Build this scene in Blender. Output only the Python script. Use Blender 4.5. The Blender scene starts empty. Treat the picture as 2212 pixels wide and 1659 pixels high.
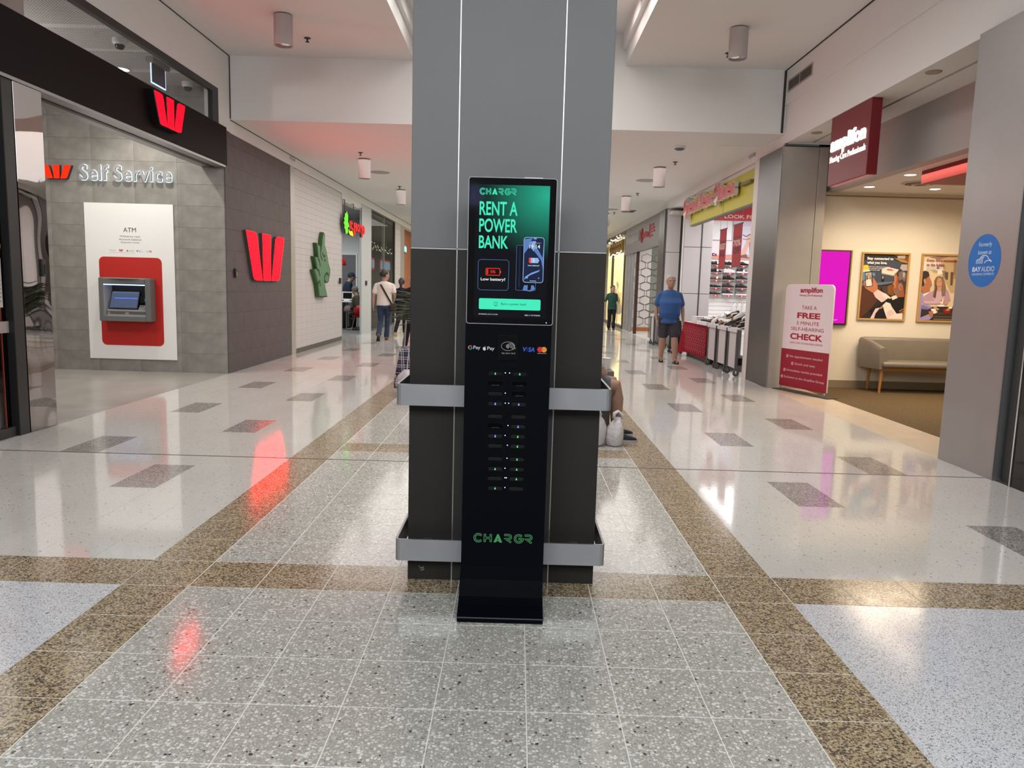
import bpy, bmesh, math, random
from mathutils import Vector, Matrix
random.seed(7)
PI = math.pi
scene = bpy.context.scene
COL = scene.collection

# ------------------------------------------------------------------ camera
cam_data = bpy.data.cameras.new('camera')
cam = bpy.data.objects.new('camera', cam_data)
COL.objects.link(cam)
F_PX = 1631.137                      # focal length in pixels of the 2212 px wide frame
cam_data.sensor_fit = 'HORIZONTAL'
cam_data.sensor_width = 36.0
cam_data.lens = 36.0 * F_PX / 2212.0
cam_data.clip_start = 0.05
cam_data.clip_end = 200
YAW, PITCH, ROLL = 0.00417242, 0.12742958, 0.02730851
def cam_matrix():
    cy, sy = math.cos(YAW), math.sin(YAW)
    Ry = Matrix(((cy, sy, 0), (-sy, cy, 0), (0, 0, 1)))
    B = Matrix(((1, 0, 0), (0, 0, -1), (0, 1, 0)))
    cp, sp = math.cos(PITCH), math.sin(PITCH)
    Rx = Matrix(((1, 0, 0), (0, cp, -sp), (0, sp, cp)))
    cr, sr = math.cos(ROLL), math.sin(ROLL)
    Rz = Matrix(((cr, -sr, 0), (sr, cr, 0), (0, 0, 1)))
    M = Rz @ Rx @ B @ Ry               # world -> x right, y down, z forward
    R = Matrix((M[0], -M[1], -M[2])).transposed()
    m = R.to_4x4()
    m.translation = Vector((0, 0, 1.42))
    return m
cam.matrix_world = cam_matrix()
scene.camera = cam

# ------------------------------------------------------------------ world, exposure
world = bpy.data.worlds.new('world')
scene.world = world
world.use_nodes = True
world.node_tree.nodes['Background'].inputs[0].default_value = (0.9, 0.95, 1.0, 1)
world.node_tree.nodes['Background'].inputs[1].default_value = 0.15
vs = scene.view_settings
vs.view_transform = 'Standard'
vs.look = 'None'
vs.exposure = 0.0
vs.gamma = 1.0
vs.use_curve_mapping = False
scene.cycles.use_denoising = True
scene.cycles.max_bounces = 8
scene.cycles.diffuse_bounces = 4
scene.cycles.glossy_bounces = 4
scene.cycles.transparent_max_bounces = 8
scene.cycles.sample_clamp_indirect = 20.0
scene.cycles.caustics_reflective = False
scene.cycles.caustics_refractive = False

# ------------------------------------------------------------------ lamps and added fill
def area(name, loc, size, sizey, power, color=(1, 1, 1), rot=(0, 0, 0), spread=180):
    d = bpy.data.lights.new(name, 'AREA')
    d.shape = 'RECTANGLE'; d.size = size; d.size_y = sizey
    d.energy = power; d.color = color; d.spread = math.radians(spread)
    o = bpy.data.objects.new(name, d); COL.objects.link(o)
    o.location = loc; o.rotation_euler = rot
    return o
def spot(name, loc, power, color=(1, 1, 1), angle=90, blend=0.6, size=0.06, aim=None):
    d = bpy.data.lights.new(name, 'SPOT')
    d.energy = power; d.color = color; d.spot_size = math.radians(angle); d.spot_blend = blend
    d.shadow_soft_size = size
    o = bpy.data.objects.new(name, d); COL.objects.link(o)
    o.location = loc
    if aim is not None:
        o.rotation_euler = (Vector(aim) - Vector(loc)).to_track_quat('-Z', 'Y').to_euler()
    return o
WARM = (1.0, 0.72, 0.45)
NEUT = (1.0, 0.93, 0.86)
COOL = (0.93, 0.97, 1.0)
# added fill lamps without fittings: behind the viewer, in the coffer, down the mall
area('mall_fill', (0, -2.8, 4.5), 7.0, 3.5, 880, (0.95, 0.98, 1.0), (math.radians(38), 0, 0), 170)
area('mall_fill', (0.0, 7.8, 5.1), 2.6, 5.6, 255, (1.0, 0.95, 0.91), (0, 0, 0), 170)
area('mall_fill', (-0.2, 22.0, 3.76), 6.4, 19.0, 730, (1.0, 0.95, 0.91), (0, 0, 0), 175)
area('mall_fill', (0, 38, 3.7), 6.0, 8.0, 250, NEUT, (0, 0, 0), 160)
# shop lighting
area('bank_light', (-6.2, 9.4, 4.1), 1.6, 2.4, 40, (1, 0.94, 0.86), (0, 0, 0), 150)
area('clinic_light', (5.7, 9.6, 2.93), 1.8, 2.6, 125, (1.0, 0.80, 0.58), (0, 0, 0), 165)
area('shoe_shop_light', (5.7, 16.9, 3.5), 2.0, 3.6, 150, (1.0, 0.95, 0.95), (0, 0, 0), 170)
area('branch_light', (-6.0, 21.9, 3.3), 2.4, 3.4, 110, (0.98, 1.0, 0.99), (0, 0, 0), 170)
area('boutique_light', (5.2, 32.0, 3.35), 1.8, 8.0, 420, (1.0, 0.86, 0.55), (0, 0, 0), 170)
area('optician_light', (5.4, 24.4, 3.35), 1.6, 3.6, 90, (1.0, 0.97, 0.95), (0, 0, 0), 170)
def point_light(name, loc, power, color, size=0.12):
    d = bpy.data.lights.new(name, 'POINT'); d.energy = power; d.color = color; d.shadow_soft_size = size
    o = bpy.data.objects.new(name, d); COL.objects.link(o); o.location = loc
point_light('bank_fill', (-6.6, 8.6, 3.3), 70, (1, 0.95, 0.9))  # added fill without a fitting, brightens the bank ceiling and walls

# ------------------------------------------------------------------ node helpers
def nt(m): return m.node_tree.nodes, m.node_tree.links
def mat(name, col, rough=0.5, metal=0.0, spec=0.5, emit=None, estr=1.0, coat=0.0, noise=0.0, nscale=20.0, bump=0.0, bscale=200.0):
    m = bpy.data.materials.new(name)
    m.use_nodes = True
    N, L = nt(m)
    b = N['Principled BSDF']
    b.inputs['Base Color'].default_value = (*col, 1)
    b.inputs['Roughness'].default_value = rough
    b.inputs['Metallic'].default_value = metal
    b.inputs['Specular IOR Level'].default_value = spec
    if coat: 
        b.inputs['Coat Weight'].default_value = coat; b.inputs['Coat Roughness'].default_value = 0.05
    if emit is not None:
        b.inputs['Emission Color'].default_value = (*emit, 1)
        b.inputs['Emission Strength'].default_value = estr
    if noise or bump:
        tc = N.new('ShaderNodeTexCoord')
    if noise:
        n = N.new('ShaderNodeTexNoise'); n.inputs['Scale'].default_value = nscale; n.inputs['Detail'].default_value = 5
        L.new(tc.outputs['Object'], n.inputs['Vector'])
        r = N.new('ShaderNodeMapRange')
        r.inputs[1].default_value = 0.3; r.inputs[2].default_value = 0.7
        r.inputs[3].default_value = 1 - noise; r.inputs[4].default_value = 1 + noise
        L.new(n.outputs['Fac'], r.inputs[0])
        mx = N.new('ShaderNodeVectorMath'); mx.operation = 'MULTIPLY'
        mx.inputs[0].default_value = col
        L.new(r.outputs[0], mx.inputs[1])
        L.new(mx.outputs[0], b.inputs['Base Color'])
    if bump:
        n = N.new('ShaderNodeTexNoise'); n.inputs['Scale'].default_value = bscale
        L.new(tc.outputs['Object'], n.inputs['Vector'])
        bp = N.new('ShaderNodeBump'); bp.inputs['Strength'].default_value = bump; bp.inputs['Distance'].default_value = 0.01
        L.new(n.outputs['Fac'], bp.inputs['Height'])
        L.new(bp.outputs[0], b.inputs['Normal'])
    return m
def emis(name, col, s):
    return mat(name, (0.0, 0.0, 0.0), 0.6, emit=col, estr=s, spec=0.1)
def srgb(r, g, b):
    f = lambda c: (c / 255 / 12.92) if c / 255 <= 0.04045 else ((c / 255 + 0.055) / 1.055) ** 2.4
    return (f(r), f(g), f(b))
_mc = {}
def flat(r, g, b, rough=0.6, spec=0.3):
    k = (r, g, b, rough)
    if k not in _mc:
        _mc[k] = mat('paint_%d_%d_%d' % (r, g, b), srgb(r, g, b), rough, spec=spec)
    return _mc[k]
def mixrgb(N, L, fac, a, b):
    n = N.new('ShaderNodeMix'); n.data_type = 'RGBA'
    for s, v in ((n.inputs[0], fac), (n.inputs[6], a), (n.inputs[7], b)):
        if hasattr(v, 'links'): L.new(v, s)
        elif isinstance(v, (int, float)): s.default_value = v
        else: s.default_value = (*v, 1)
    return n.outputs[2]
def math_n(N, L, op, a, b=None):
    n = N.new('ShaderNodeMath'); n.operation = op
    for i, v in enumerate((a, b)):
        if v is None: continue
        if hasattr(v, 'links'): L.new(v, n.inputs[i])
        else: n.inputs[i].default_value = v
    return n.outputs[0]
def ramp01(N, L, v, lo, hi):
    n = N.new('ShaderNodeMapRange'); n.inputs[1].default_value = lo; n.inputs[2].default_value = hi
    L.new(v, n.inputs[0]); return n.outputs[0]

def terrazzo(name, base, layers, rough=0.13, tint=0.05):
    """layers: (scale, threshold, [(pos, colour)...]) chips as voronoi cells over a base colour, in world position"""
    m = bpy.data.materials.new(name); m.use_nodes = True
    N, L = nt(m); b = N['Principled BSDF']
    g = N.new('ShaderNodeNewGeometry')
    pos = g.outputs['Position']
    nz = N.new('ShaderNodeTexNoise'); nz.inputs['Scale'].default_value = 70; nz.inputs['Detail'].default_value = 1
    L.new(pos, nz.inputs['Vector'])
    sc = N.new('ShaderNodeVectorMath'); sc.operation = 'MULTIPLY_ADD'
    L.new(nz.outputs['Color'], sc.inputs[0]); sc.inputs[1].default_value = (0.009, 0.009, 0.0); L.new(pos, sc.inputs[2])
    warped = sc.outputs[0]
    big = N.new('ShaderNodeTexNoise'); big.inputs['Scale'].default_value = 1.3
    L.new(pos, big.inputs['Vector'])
    col = mixrgb(N, L, ramp01(N, L, big.outputs['Fac'], 0.3, 0.7), [c * (1 - tint) for c in base], [min(1, c * (1 + tint)) for c in base])
    for (scale, thr, cols, off) in layers:
        mp = N.new('ShaderNodeVectorMath'); mp.operation = 'ADD'
        L.new(warped, mp.inputs[0]); mp.inputs[1].default_value = (off, off * 1.7, 0)
        v = N.new('ShaderNodeTexVoronoi'); v.voronoi_dimensions = '2D'; v.inputs['Scale'].default_value = scale
        L.new(mp.outputs[0], v.inputs['Vector'])
        sep = N.new('ShaderNodeSeparateColor'); L.new(v.outputs['Color'], sep.inputs[0])
        th = math_n(N, L, 'MULTIPLY', sep.outputs[0], thr * 2)
        fac = ramp01(N, L, math_n(N, L, 'SUBTRACT', th, v.outputs['Distance']), 0.0, 0.10)
        cr = N.new('ShaderNodeValToRGB'); cr.color_ramp.interpolation = 'CONSTANT'
        while len(cr.color_ramp.elements) < len(cols): cr.color_ramp.elements.new(0.5)
        for e, (p, c) in zip(cr.color_ramp.elements, cols):
            e.position = p; e.color = (*c, 1)
        L.new(sep.outputs[1], cr.inputs[0])
        col = mixrgb(N, L, fac, col, cr.outputs[0])
    L.new(col, b.inputs['Base Color'])
    rn = N.new('ShaderNodeTexNoise'); rn.inputs['Scale'].default_value = 9; rn.inputs['Detail'].default_value = 4
    L.new(pos, rn.inputs['Vector'])
    rr_ = N.new('ShaderNodeMapRange'); rr_.inputs[1].default_value = 0.3; rr_.inputs[2].default_value = 0.7
    rr_.inputs[3].default_value = rough * 0.8; rr_.inputs[4].default_value = rough * 1.25
    L.new(rn.outputs['Fac'], rr_.inputs[0])
    L.new(rr_.outputs[0], b.inputs['Roughness'])
    b.inputs['Specular IOR Level'].default_value = 0.55
    bn = N.new('ShaderNodeTexNoise'); bn.inputs['Scale'].default_value = 26
    L.new(pos, bn.inputs['Vector'])
    bp = N.new('ShaderNodeBump'); bp.inputs['Strength'].default_value = 0.012; bp.inputs['Distance'].default_value = 0.01
    L.new(bn.outputs['Fac'], bp.inputs['Height']); L.new(bp.outputs[0], b.inputs['Normal'])
    return m
WH = [(0.0, (0.52, 0.515, 0.48)), (0.30, (0.66, 0.66, 0.64)), (0.60, (0.40, 0.39, 0.35)), (0.76, (0.74, 0.74, 0.72)), (0.955, (0.13, 0.09, 0.06)), (0.978, (0.06, 0.055, 0.05))]
M_PEBBLE = terrazzo('pebbled_terrazzo', (0.36, 0.35, 0.31), [
    (190, 0.36, [(0.0, (0.52, 0.51, 0.48)), (0.45, (0.36, 0.35, 0.31)), (0.86, (0.20, 0.185, 0.16)), (0.92, (0.56, 0.56, 0.54))], 3.1),
    (84, 0.32, WH, 0.0)], 0.11)
M_INSET = terrazzo('dark_inset_terrazzo', (0.20, 0.195, 0.18), [
    (150, 0.40, [(0.0, (0.36, 0.355, 0.33)), (0.6, (0.12, 0.11, 0.10))], 1.3),
    (80, 0.28, [(0.0, (0.46, 0.45, 0.43)), (0.6, (0.32, 0.31, 0.28)), (0.85, (0.10, 0.08, 0.07))], 0.0)], 0.15)
M_TAN = terrazzo('tan_terrazzo', (0.40, 0.31, 0.19), [
    (120, 0.42, [(0.0, (0.085, 0.065, 0.045)), (0.55, (0.16, 0.12, 0.08)), (0.8, (0.05, 0.045, 0.04))], 0.0),
    (70, 0.20, [(0.0, (0.50, 0.44, 0.33)), (0.5, (0.13, 0.10, 0.07)), (0.75, (0.56, 0.50, 0.40))], 2.3)], 0.15)
M_WHITE = terrazzo('white_terrazzo', (0.56, 0.545, 0.515), [
    (120, 0.16, [(0.0, (0.46, 0.45, 0.42)), (0.6, (0.70, 0.69, 0.66)), (0.93, (0.22, 0.20, 0.18))], 0.7),
    (40, 0.13, [(0.0, (0.46, 0.44, 0.41)), (0.55, (0.66, 0.64, 0.60)), (0.84, (0.12, 0.115, 0.11))], 5.0)], 0.07, 0.04)
M_SPECK = terrazzo('speckled_terrazzo', (0.60, 0.61, 0.64), [
    (190, 0.33, [(0.0, (0.36, 0.36, 0.38)), (0.5, (0.70, 0.71, 0.73)), (0.72, (0.14, 0.14, 0.16))], 0.0)], 0.13, 0.02)
M_STONEFLOOR = mat('grey_stone_floor', (0.32, 0.30, 0.275), 0.28, noise=0.14, nscale=2.2)
M_THRESH = mat('threshold_stone', (0.52, 0.44, 0.34), 0.3, noise=0.08, nscale=5)
M_CARPET = mat('gold_brown_carpet', (0.135, 0.098, 0.052), 0.95, spec=0.1, noise=0.28, nscale=60, bump=0.6, bscale=400)
M_GROUT = mat('white_grout', (0.74, 0.73, 0.69), 0.6)
M_GREYGROUT = mat('pale_grout', (0.42, 0.405, 0.38), 0.6)
M_CEIL = mat('ceiling_paint', (0.70, 0.70, 0.69), 0.85, spec=0.2)
M_WALLW = mat('white_paint', (0.70, 0.69, 0.67), 0.7, spec=0.3)
M_STONE = mat('grey_stone_tile', (0.235, 0.222, 0.20), 0.6, noise=0.20, nscale=5.5, bump=0.16, bscale=14)
M_STONE2 = mat('brown_stone_tile', (0.088, 0.070, 0.069), 0.65, noise=0.10, nscale=5.0, bump=0.08, bscale=18)
M_CREAM = mat('cream_wall', (0.76, 0.70, 0.58), 0.8, spec=0.2)
M_ALU = mat('satin_grey_panel', (0.128, 0.130, 0.133), 0.5, 0.0, spec=0.3, noise=0.02, nscale=2)
M_BRONZE = mat('bronze_panel', (0.020, 0.0175, 0.015), 0.5, 0.0, spec=0.18, noise=0.06, nscale=3)
M_BRONZE2 = mat('grey_bronze_panel', (0.030, 0.029, 0.0285), 0.5, 0.0, spec=0.18, noise=0.04, nscale=3)
M_SEAM = mat('bright_seam', (0.32, 0.32, 0.32), 0.35, 0.8)
M_STEEL = mat('brushed_steel', (0.42, 0.395, 0.36), 0.33, 0.35, noise=0.03, nscale=4)
M_STEELD = mat('steel_panel', (0.36, 0.355, 0.355), 0.38, 0.8, noise=0.03, nscale=3)
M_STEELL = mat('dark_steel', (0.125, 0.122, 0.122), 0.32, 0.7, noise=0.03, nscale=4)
M_RAIL = mat('rail_steel', (0.30, 0.305, 0.325), 0.36, 0.6, noise=0.05, nscale=8)
M_CHROME = mat('chrome', (0.75, 0.75, 0.76), 0.12, 1.0)
M_BLACK = mat('black_plastic', (0.012, 0.012, 0.013), 0.4)
M_BLACKG = mat('black_gloss', (0.004, 0.004, 0.005), 0.06)
M_DARK = mat('dark_grey', (0.05, 0.05, 0.052), 0.5)
M_KIOSK = mat('kiosk_black', (0.0014, 0.0018, 0.0036), 0.6, spec=0.045)
M_BEAM = mat('aubergine_fascia', (0.0065, 0.0035, 0.0045), 0.6, spec=0.12)
M_WHITE_P = mat('white_plastic', (0.80, 0.80, 0.79), 0.45)
M_RED_E = emis('red_light', (1.0, 0.0, 0.0022), 13.0)
M_RED_E2 = emis('orange_red_light', (1.0, 0.025, 0.004), 1.25)
M_WHITE_E = emis('white_light', (1.0, 0.97, 0.9), 9.0)
M_WARM_E = emis('warm_light', (1.0, 0.85, 0.6), 14.0)
M_HALO = emis('halo_light', (0.72, 0.95, 1.0), 3.2)
M_MIRROR = mat('polished_steel', (0.42, 0.39, 0.38), 0.02, 1.0)
def wavy(m, scale, strength):
    N, L = nt(m); b = N['Principled BSDF']
    tc = N.new('ShaderNodeTexCoord'); n = N.new('ShaderNodeTexNoise'); n.inputs['Scale'].default_value = scale
    n.inputs['Detail'].default_value = 0
    L.new(tc.outputs['Object'], n.inputs['Vector'])
    bp = N.new('ShaderNodeBump'); bp.inputs['Strength'].default_value = strength; bp.inputs['Distance'].default_value = 0.05
    L.new(n.outputs['Fac'], bp.inputs['Height']); L.new(bp.outputs[0], b.inputs['Normal'])
wavy(M_MIRROR, 2.2, 0.22)
def glass(name, tint=(0.9, 0.95, 0.93), refl=0.12):
    m = bpy.data.materials.new(name); m.use_nodes = True
    N, L = nt(m); N.remove(N['Principled BSDF'])
    out = N['Material Output']
    t = N.new('ShaderNodeBsdfTransparent'); t.inputs[0].default_value = (*tint, 1)
    g = N.new('ShaderNodeBsdfGlossy'); g.inputs['Roughness'].default_value = 0.01
    fr = N.new('ShaderNodeLayerWeight'); fr.inputs[0].default_value = 0.5
    mx = N.new('ShaderNodeMixShader')
    f = math_n(N, L, 'ADD', math_n(N, L, 'MULTIPLY', math_n(N, L, 'POWER', fr.outputs['Facing'], 5.0), refl), 0.03)
    L.new(f, mx.inputs[0]); L.new(t.outputs[0], mx.inputs[1]); L.new(g.outputs[0], mx.inputs[2])
    L.new(mx.outputs[0], out.inputs[0])
    return m
M_GLASS = glass('clear_glass', (0.95, 0.96, 0.96), 0.30)
M_GLASSD = glass('smoky_glass', (0.62, 0.67, 0.64), 0.35)
M_GLASSK = glass('dark_door_glass', (0.80, 0.80, 0.81), 0.6)
M_SKIN = mat('skin', srgb(168, 130, 112), 0.55, noise=0.06, nscale=30)
M_SKIN2 = mat('tanned_skin', srgb(150, 116, 98), 0.55, noise=0.06, nscale=30)

# ------------------------------------------------------------------ geometry helpers
class MB:
    def __init__(s): s.v = []; s.f = []; s.m = []
    def add(s, vs, fs, mi=0):
        o = len(s.v); s.v += [tuple(p) for p in vs]
        for f in fs: s.f.append([i + o for i in f]); s.m.append(mi)
        return s
    def box(s, x0, x1, y0, y1, z0, z1, mi=0):
        return s.add([(x0, y0, z0), (x1, y0, z0), (x1, y1, z0), (x0, y1, z0), (x0, y0, z1), (x1, y0, z1), (x1, y1, z1), (x0, y1, z1)],
              [(0, 3, 2, 1), (4, 5, 6, 7), (0, 1, 5, 4), (1, 2, 6, 5), (2, 3, 7, 6), (3, 0, 4, 7)], mi)
    def tube(s, pts, r, n=10, mi=0, cap=True):
        pts = [Vector(p) for p in pts]
        rs = r if isinstance(r, (list, tuple)) else [r] * len(pts)
        rings = []
        up = None
        for i, p in enumerate(pts):
            a = pts[max(0, i - 1)]; b = pts[min(len(pts) - 1, i + 1)]
            d = (b - a).normalized()
            if up is None or abs(up.dot(d)) > 0.98:
                up = Vector((0, 0, 1)) if abs(d.z) < 0.9 else Vector((0, 1, 0))
            x = d.cross(up).normalized(); up = x.cross(d).normalized()
            rings.append([p + (x * math.cos(2 * PI * k / n) + up * math.sin(2 * PI * k / n)) * rs[i] for k in range(n)])
        vs = [q for rg in rings for q in rg]; fs = []
        for i in range(len(pts) - 1):
            for k in range(n):
                fs.append((i * n + k, i * n + (k + 1) % n, (i + 1) * n + (k + 1) % n, (i + 1) * n + k))
        if cap:
            fs.append(tuple(range(n - 1, -1, -1))); fs.append(tuple((len(pts) - 1) * n + k for k in range(n)))
        return s.add(vs, fs, mi)
    def limb(s, pts, rs, n=12, mi=0):
        """tube with rounded ends"""
        P = [Vector(p) for p in pts]; R = list(rs)
        d0 = (P[0] - P[1]).normalized(); d1 = (P[-1] - P[-2]).normalized()
        pp = [P[0] + d0 * R[0] * 0.95, P[0] + d0 * R[0] * 0.6] + P + [P[-1] + d1 * R[-1] * 0.6, P[-1] + d1 * R[-1] * 0.95]
        rr = [R[0] * 0.3, R[0] * 0.8] + R + [R[-1] * 0.8, R[-1] * 0.3]
        return s.tube(pp, rr, n, mi)
    def rings(s, rings, n=20, mi=0, M=None):
        """rings: (cx, cy, cz, rx, ry) horizontal ellipses lofted bottom to top"""
        vs = []; fs = []
        for (cx, cy, cz, rx, ry) in rings:
            for k in range(n):
                a = 2 * PI * k / n
                vs.append(Vector((cx + rx * math.cos(a), cy + ry * math.sin(a), cz)))
        if M is not None: vs = [M @ v for v in vs]
        R = len(rings)
        for i in range(R - 1):
            for k in range(n):
                fs.append((i * n + k, i * n + (k + 1) % n, (i + 1) * n + (k + 1) % n, (i + 1) * n + k))
        fs.append(tuple(range(n - 1, -1, -1))); fs.append(tuple((R - 1) * n + k for k in range(n)))
        return s.add(vs, fs, mi)
    def lathe(s, prof, c=(0, 0, 0), n=24, mi=0, axis='z'):
        c = Vector(c); vs = []; fs = []
        for (r, h) in prof:
            for k in range(n):
                a = 2 * PI * k / n
                p = (r * math.cos(a), r * math.sin(a), h)
                if axis == 'y': p = (p[0], p[2], p[1])
                if axis == 'x': p = (p[2], p[0], p[1])
                vs.append(c + Vector(p))
        R = len(prof)
        for i in range(R - 1):
            for k in range(n):
                fs.append((i * n + k, i * n + (k + 1) % n, (i + 1) * n + (k + 1) % n, (i + 1) * n + k))
        if prof[0][0] > 1e-5: fs.append(tuple(range(n - 1, -1, -1)))
        if prof[-1][0] > 1e-5: fs.append(tuple((R - 1) * n + k for k in range(n)))
        return s.add(vs, fs, mi)
    def ell(s, c, r, mi=0, n=14, m=9, M=None):
        vs = []; fs = []; c = Vector(c)
        for i in range(m + 1):
            t = PI * i / m
            rr = max(math.sin(t), 0.02)
            for k in range(n):
                a = 2 * PI * k / n
                p = Vector((r[0] * rr * math.cos(a), r[1] * rr * math.sin(a), -r[2] * math.cos(t)))
                if M is not None: p = M @ p
                vs.append(c + p)
        for i in range(m):
            for k in range(n):
                fs.append((i * n + k, i * n + (k + 1) % n, (i + 1) * n + (k + 1) % n, (i + 1) * n + k))
        fs.append(tuple(range(n - 1, -1, -1))); fs.append(tuple(m * n + k for k in range(n)))
        return s.add(vs, fs, mi)
    def mesh(s, name, mats, smooth=False, bevel=0.0, bseg=2):
        me = bpy.data.meshes.new(name)
        me.from_pydata(s.v, [], s.f)
        if not isinstance(mats, (list, tuple)): mats = [mats]
        for m in mats: me.materials.append(m)
        if len(mats) > 1: me.polygons.foreach_set('material_index', s.m)
        bm = bmesh.new(); bm.from_mesh(me)
        bmesh.ops.recalc_face_normals(bm, faces=bm.faces)
        if bevel:
            es = [e for e in bm.edges if e.is_manifold and e.calc_face_angle(0) > 0.6]
            bmesh.ops.bevel(bm, geom=es, offset=bevel, segments=bseg, affect='EDGES', profile=0.5)
        bm.to_mesh(me); bm.free()
        if smooth:
            me.polygons.foreach_set('use_smooth', [True] * len(me.polygons))
            if smooth == 'angle':
                try: me.set_sharp_from_angle(angle=math.radians(38))
                except Exception: pass
        me.update()
        return me
    def build(s, name, mats, parent=None, smooth=False, bevel=0.0, bseg=2, **kw):
        return link(name, s.mesh(name, mats, smooth, bevel, bseg), parent, **kw)
def link(name, me, parent=None, label=None, cat=None, group=None, kind=None, loc=None):
    o = bpy.data.objects.new(name, me); COL.objects.link(o)
    if parent is not None:
        o.parent = parent
        o.matrix_parent_inverse = inv_of(parent)
    if loc is not None: o.location = loc
    if label: o['label'] = label
    if cat: o['category'] = cat
    if group: o['group'] = group
    if kind: o['kind'] = kind
    return o
def inv_of(p): return world_of(p).inverted()
def world_of(p):
    if p.parent is None: return p.matrix_basis.copy()
    return world_of(p.parent) @ p.matrix_parent_inverse @ p.matrix_basis
def thing(name, label, cat, loc=(0, 0, 0), rz=0.0, group=None, kind=None):
    o = bpy.data.objects.new(name, None); COL.objects.link(o)
    o.location = loc; o.rotation_euler = (0, 0, rz)
    o.empty_display_size = 0.1
    if label: o['label'] = label
    if cat: o['category'] = cat
    if group: o['group'] = group
    if kind: o['kind'] = kind
    return o
def box(name, x0, x1, y0, y1, z0, z1, m, parent=None, bevel=0.0, **kw):
    return MB().box(min(x0, x1), max(x0, x1), min(y0, y1), max(y0, y1), min(z0, z1), max(z0, z1)).build(name, m, parent, bevel=bevel, **kw)
def copy_tree(o, parent=None):
    c = o.copy(); COL.objects.link(c)
    if parent is not None: c.parent = parent
    for ch in list(o.children): copy_tree(ch, c)
    return c

class Fr:
    """a drawing frame on a real surface: origin o, right u, up v, out n"""
    def __init__(s, o, u, v, n): s.o, s.u, s.v, s.n = Vector(o), Vector(u).normalized(), Vector(v).normalized(), Vector(n).normalized()
    def p(s, a, b, h=0.0): return s.o + s.u * a + s.v * b + s.n * h
    def extr(s, mb, pts, h0, h1, mi=0):
        n = len(pts)
        vs = [s.p(a, b, h0) for a, b in pts] + [s.p(a, b, h1) for a, b in pts]
        fs = [tuple(range(n - 1, -1, -1)), tuple(range(n, 2 * n))] + [(i, (i + 1) % n, n + (i + 1) % n, n + i) for i in range(n)]
        mb.add(vs, fs, mi); return mb
    def face(s, mb, pts, h, mi=0):
        mb.add([s.p(a, b, h) for a, b in pts], [tuple(range(len(pts)))], mi); return mb
    def rect(s, mb, a0, b0, a1, b1, h0, h1, mi=0): return s.extr(mb, [(a0, b0), (a1, b0), (a1, b1), (a0, b1)], h0, h1, mi)
    def stroke(s, mb, pts, w, h0, h1, mi=0, close=False):
        """flat mitred ribbon of half width w along a polyline"""
        P = [Vector(q) for q in pts]
        if close and (P[0] - P[-1]).length > 1e-7: P = P + [P[0]]
        P = [p for i, p in enumerate(P) if i == 0 or (p - P[i - 1]).length > 1e-7]
        m = len(P); D = [(P[i + 1] - P[i]).normalized() for i in range(m - 1)]
        L, R = [], []
        for i in range(m):
            d0 = D[i - 1] if i > 0 else (D[-1] if close else D[0]); d1 = D[i] if i < m - 1 else (D[0] if close else D[-1])
            t = (d0 + d1)
            t = t.normalized() if t.length > 1e-6 else d1
            k = w / max(0.5, t.dot(d1)); nr = Vector((-t.y, t.x)) * k
            p = P[i]
            if not close and i == 0: p = p - d1 * w * 0.5
            if not close and i == m - 1: p = p + d0 * w * 0.5
            L.append(p + nr); R.append(p - nr)
        vs = []
        for h in (h0, h1): vs += [s.p(q.x, q.y, h) for q in L] + [s.p(q.x, q.y, h) for q in R]
        fs = []
        for i in range(m - 1):
            fs += [(2 * m + i, 3 * m + i, 3 * m + i + 1, 2 * m + i + 1), (i, i + 1, m + i + 1, m + i), (i, 2 * m + i, 2 * m + i + 1, i + 1), (m + i, m + i + 1, 3 * m + i + 1, 3 * m + i)]
        if not close: fs += [(0, m, 3 * m, 2 * m), (m - 1, 3 * m - 1, 4 * m - 1, 2 * m - 1)]
        mb.add(vs, fs, mi)
        return mb
def FL(y0=0, z0=0, x=-4.36): return Fr((x, y0, z0), (0, 1, 0), (0, 0, 1), (1, 0, 0))
def FR(y0=0, z0=0, x=3.9): return Fr((x, y0, z0), (0, -1, 0), (0, 0, 1), (-1, 0, 0))
def FB(x0=0, z0=0, y=0): return Fr((x0, y, z0), (1, 0, 0), (0, 0, 1), (0, -1, 0))
def rr(a0, b0, a1, b1, r, n=5):
    pts = []
    for (cx, cy, st) in ((a1 - r, b0 + r, -90), (a1 - r, b1 - r, 0), (a0 + r, b1 - r, 90), (a0 + r, b0 + r, 180)):
        for k in range(n + 1):
            t = math.radians(st + 90 * k / n); pts.append((cx + r * math.cos(t), cy + r * math.sin(t)))
    return pts
def circ(cx, cy, r, n=24, ry=None): return [(cx + r * math.cos(2 * PI * k / n), cy + (ry or r) * math.sin(2 * PI * k / n)) for k in range(n)]
def arc(cx, cy, r, a0, a1, n=10, ry=None):
    return [(cx + r * math.cos(math.radians(a0 + (a1 - a0) * k / n)), cy + (ry or r) * math.sin(math.radians(a0 + (a1 - a0) * k / n))) for k in range(n + 1)]

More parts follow.
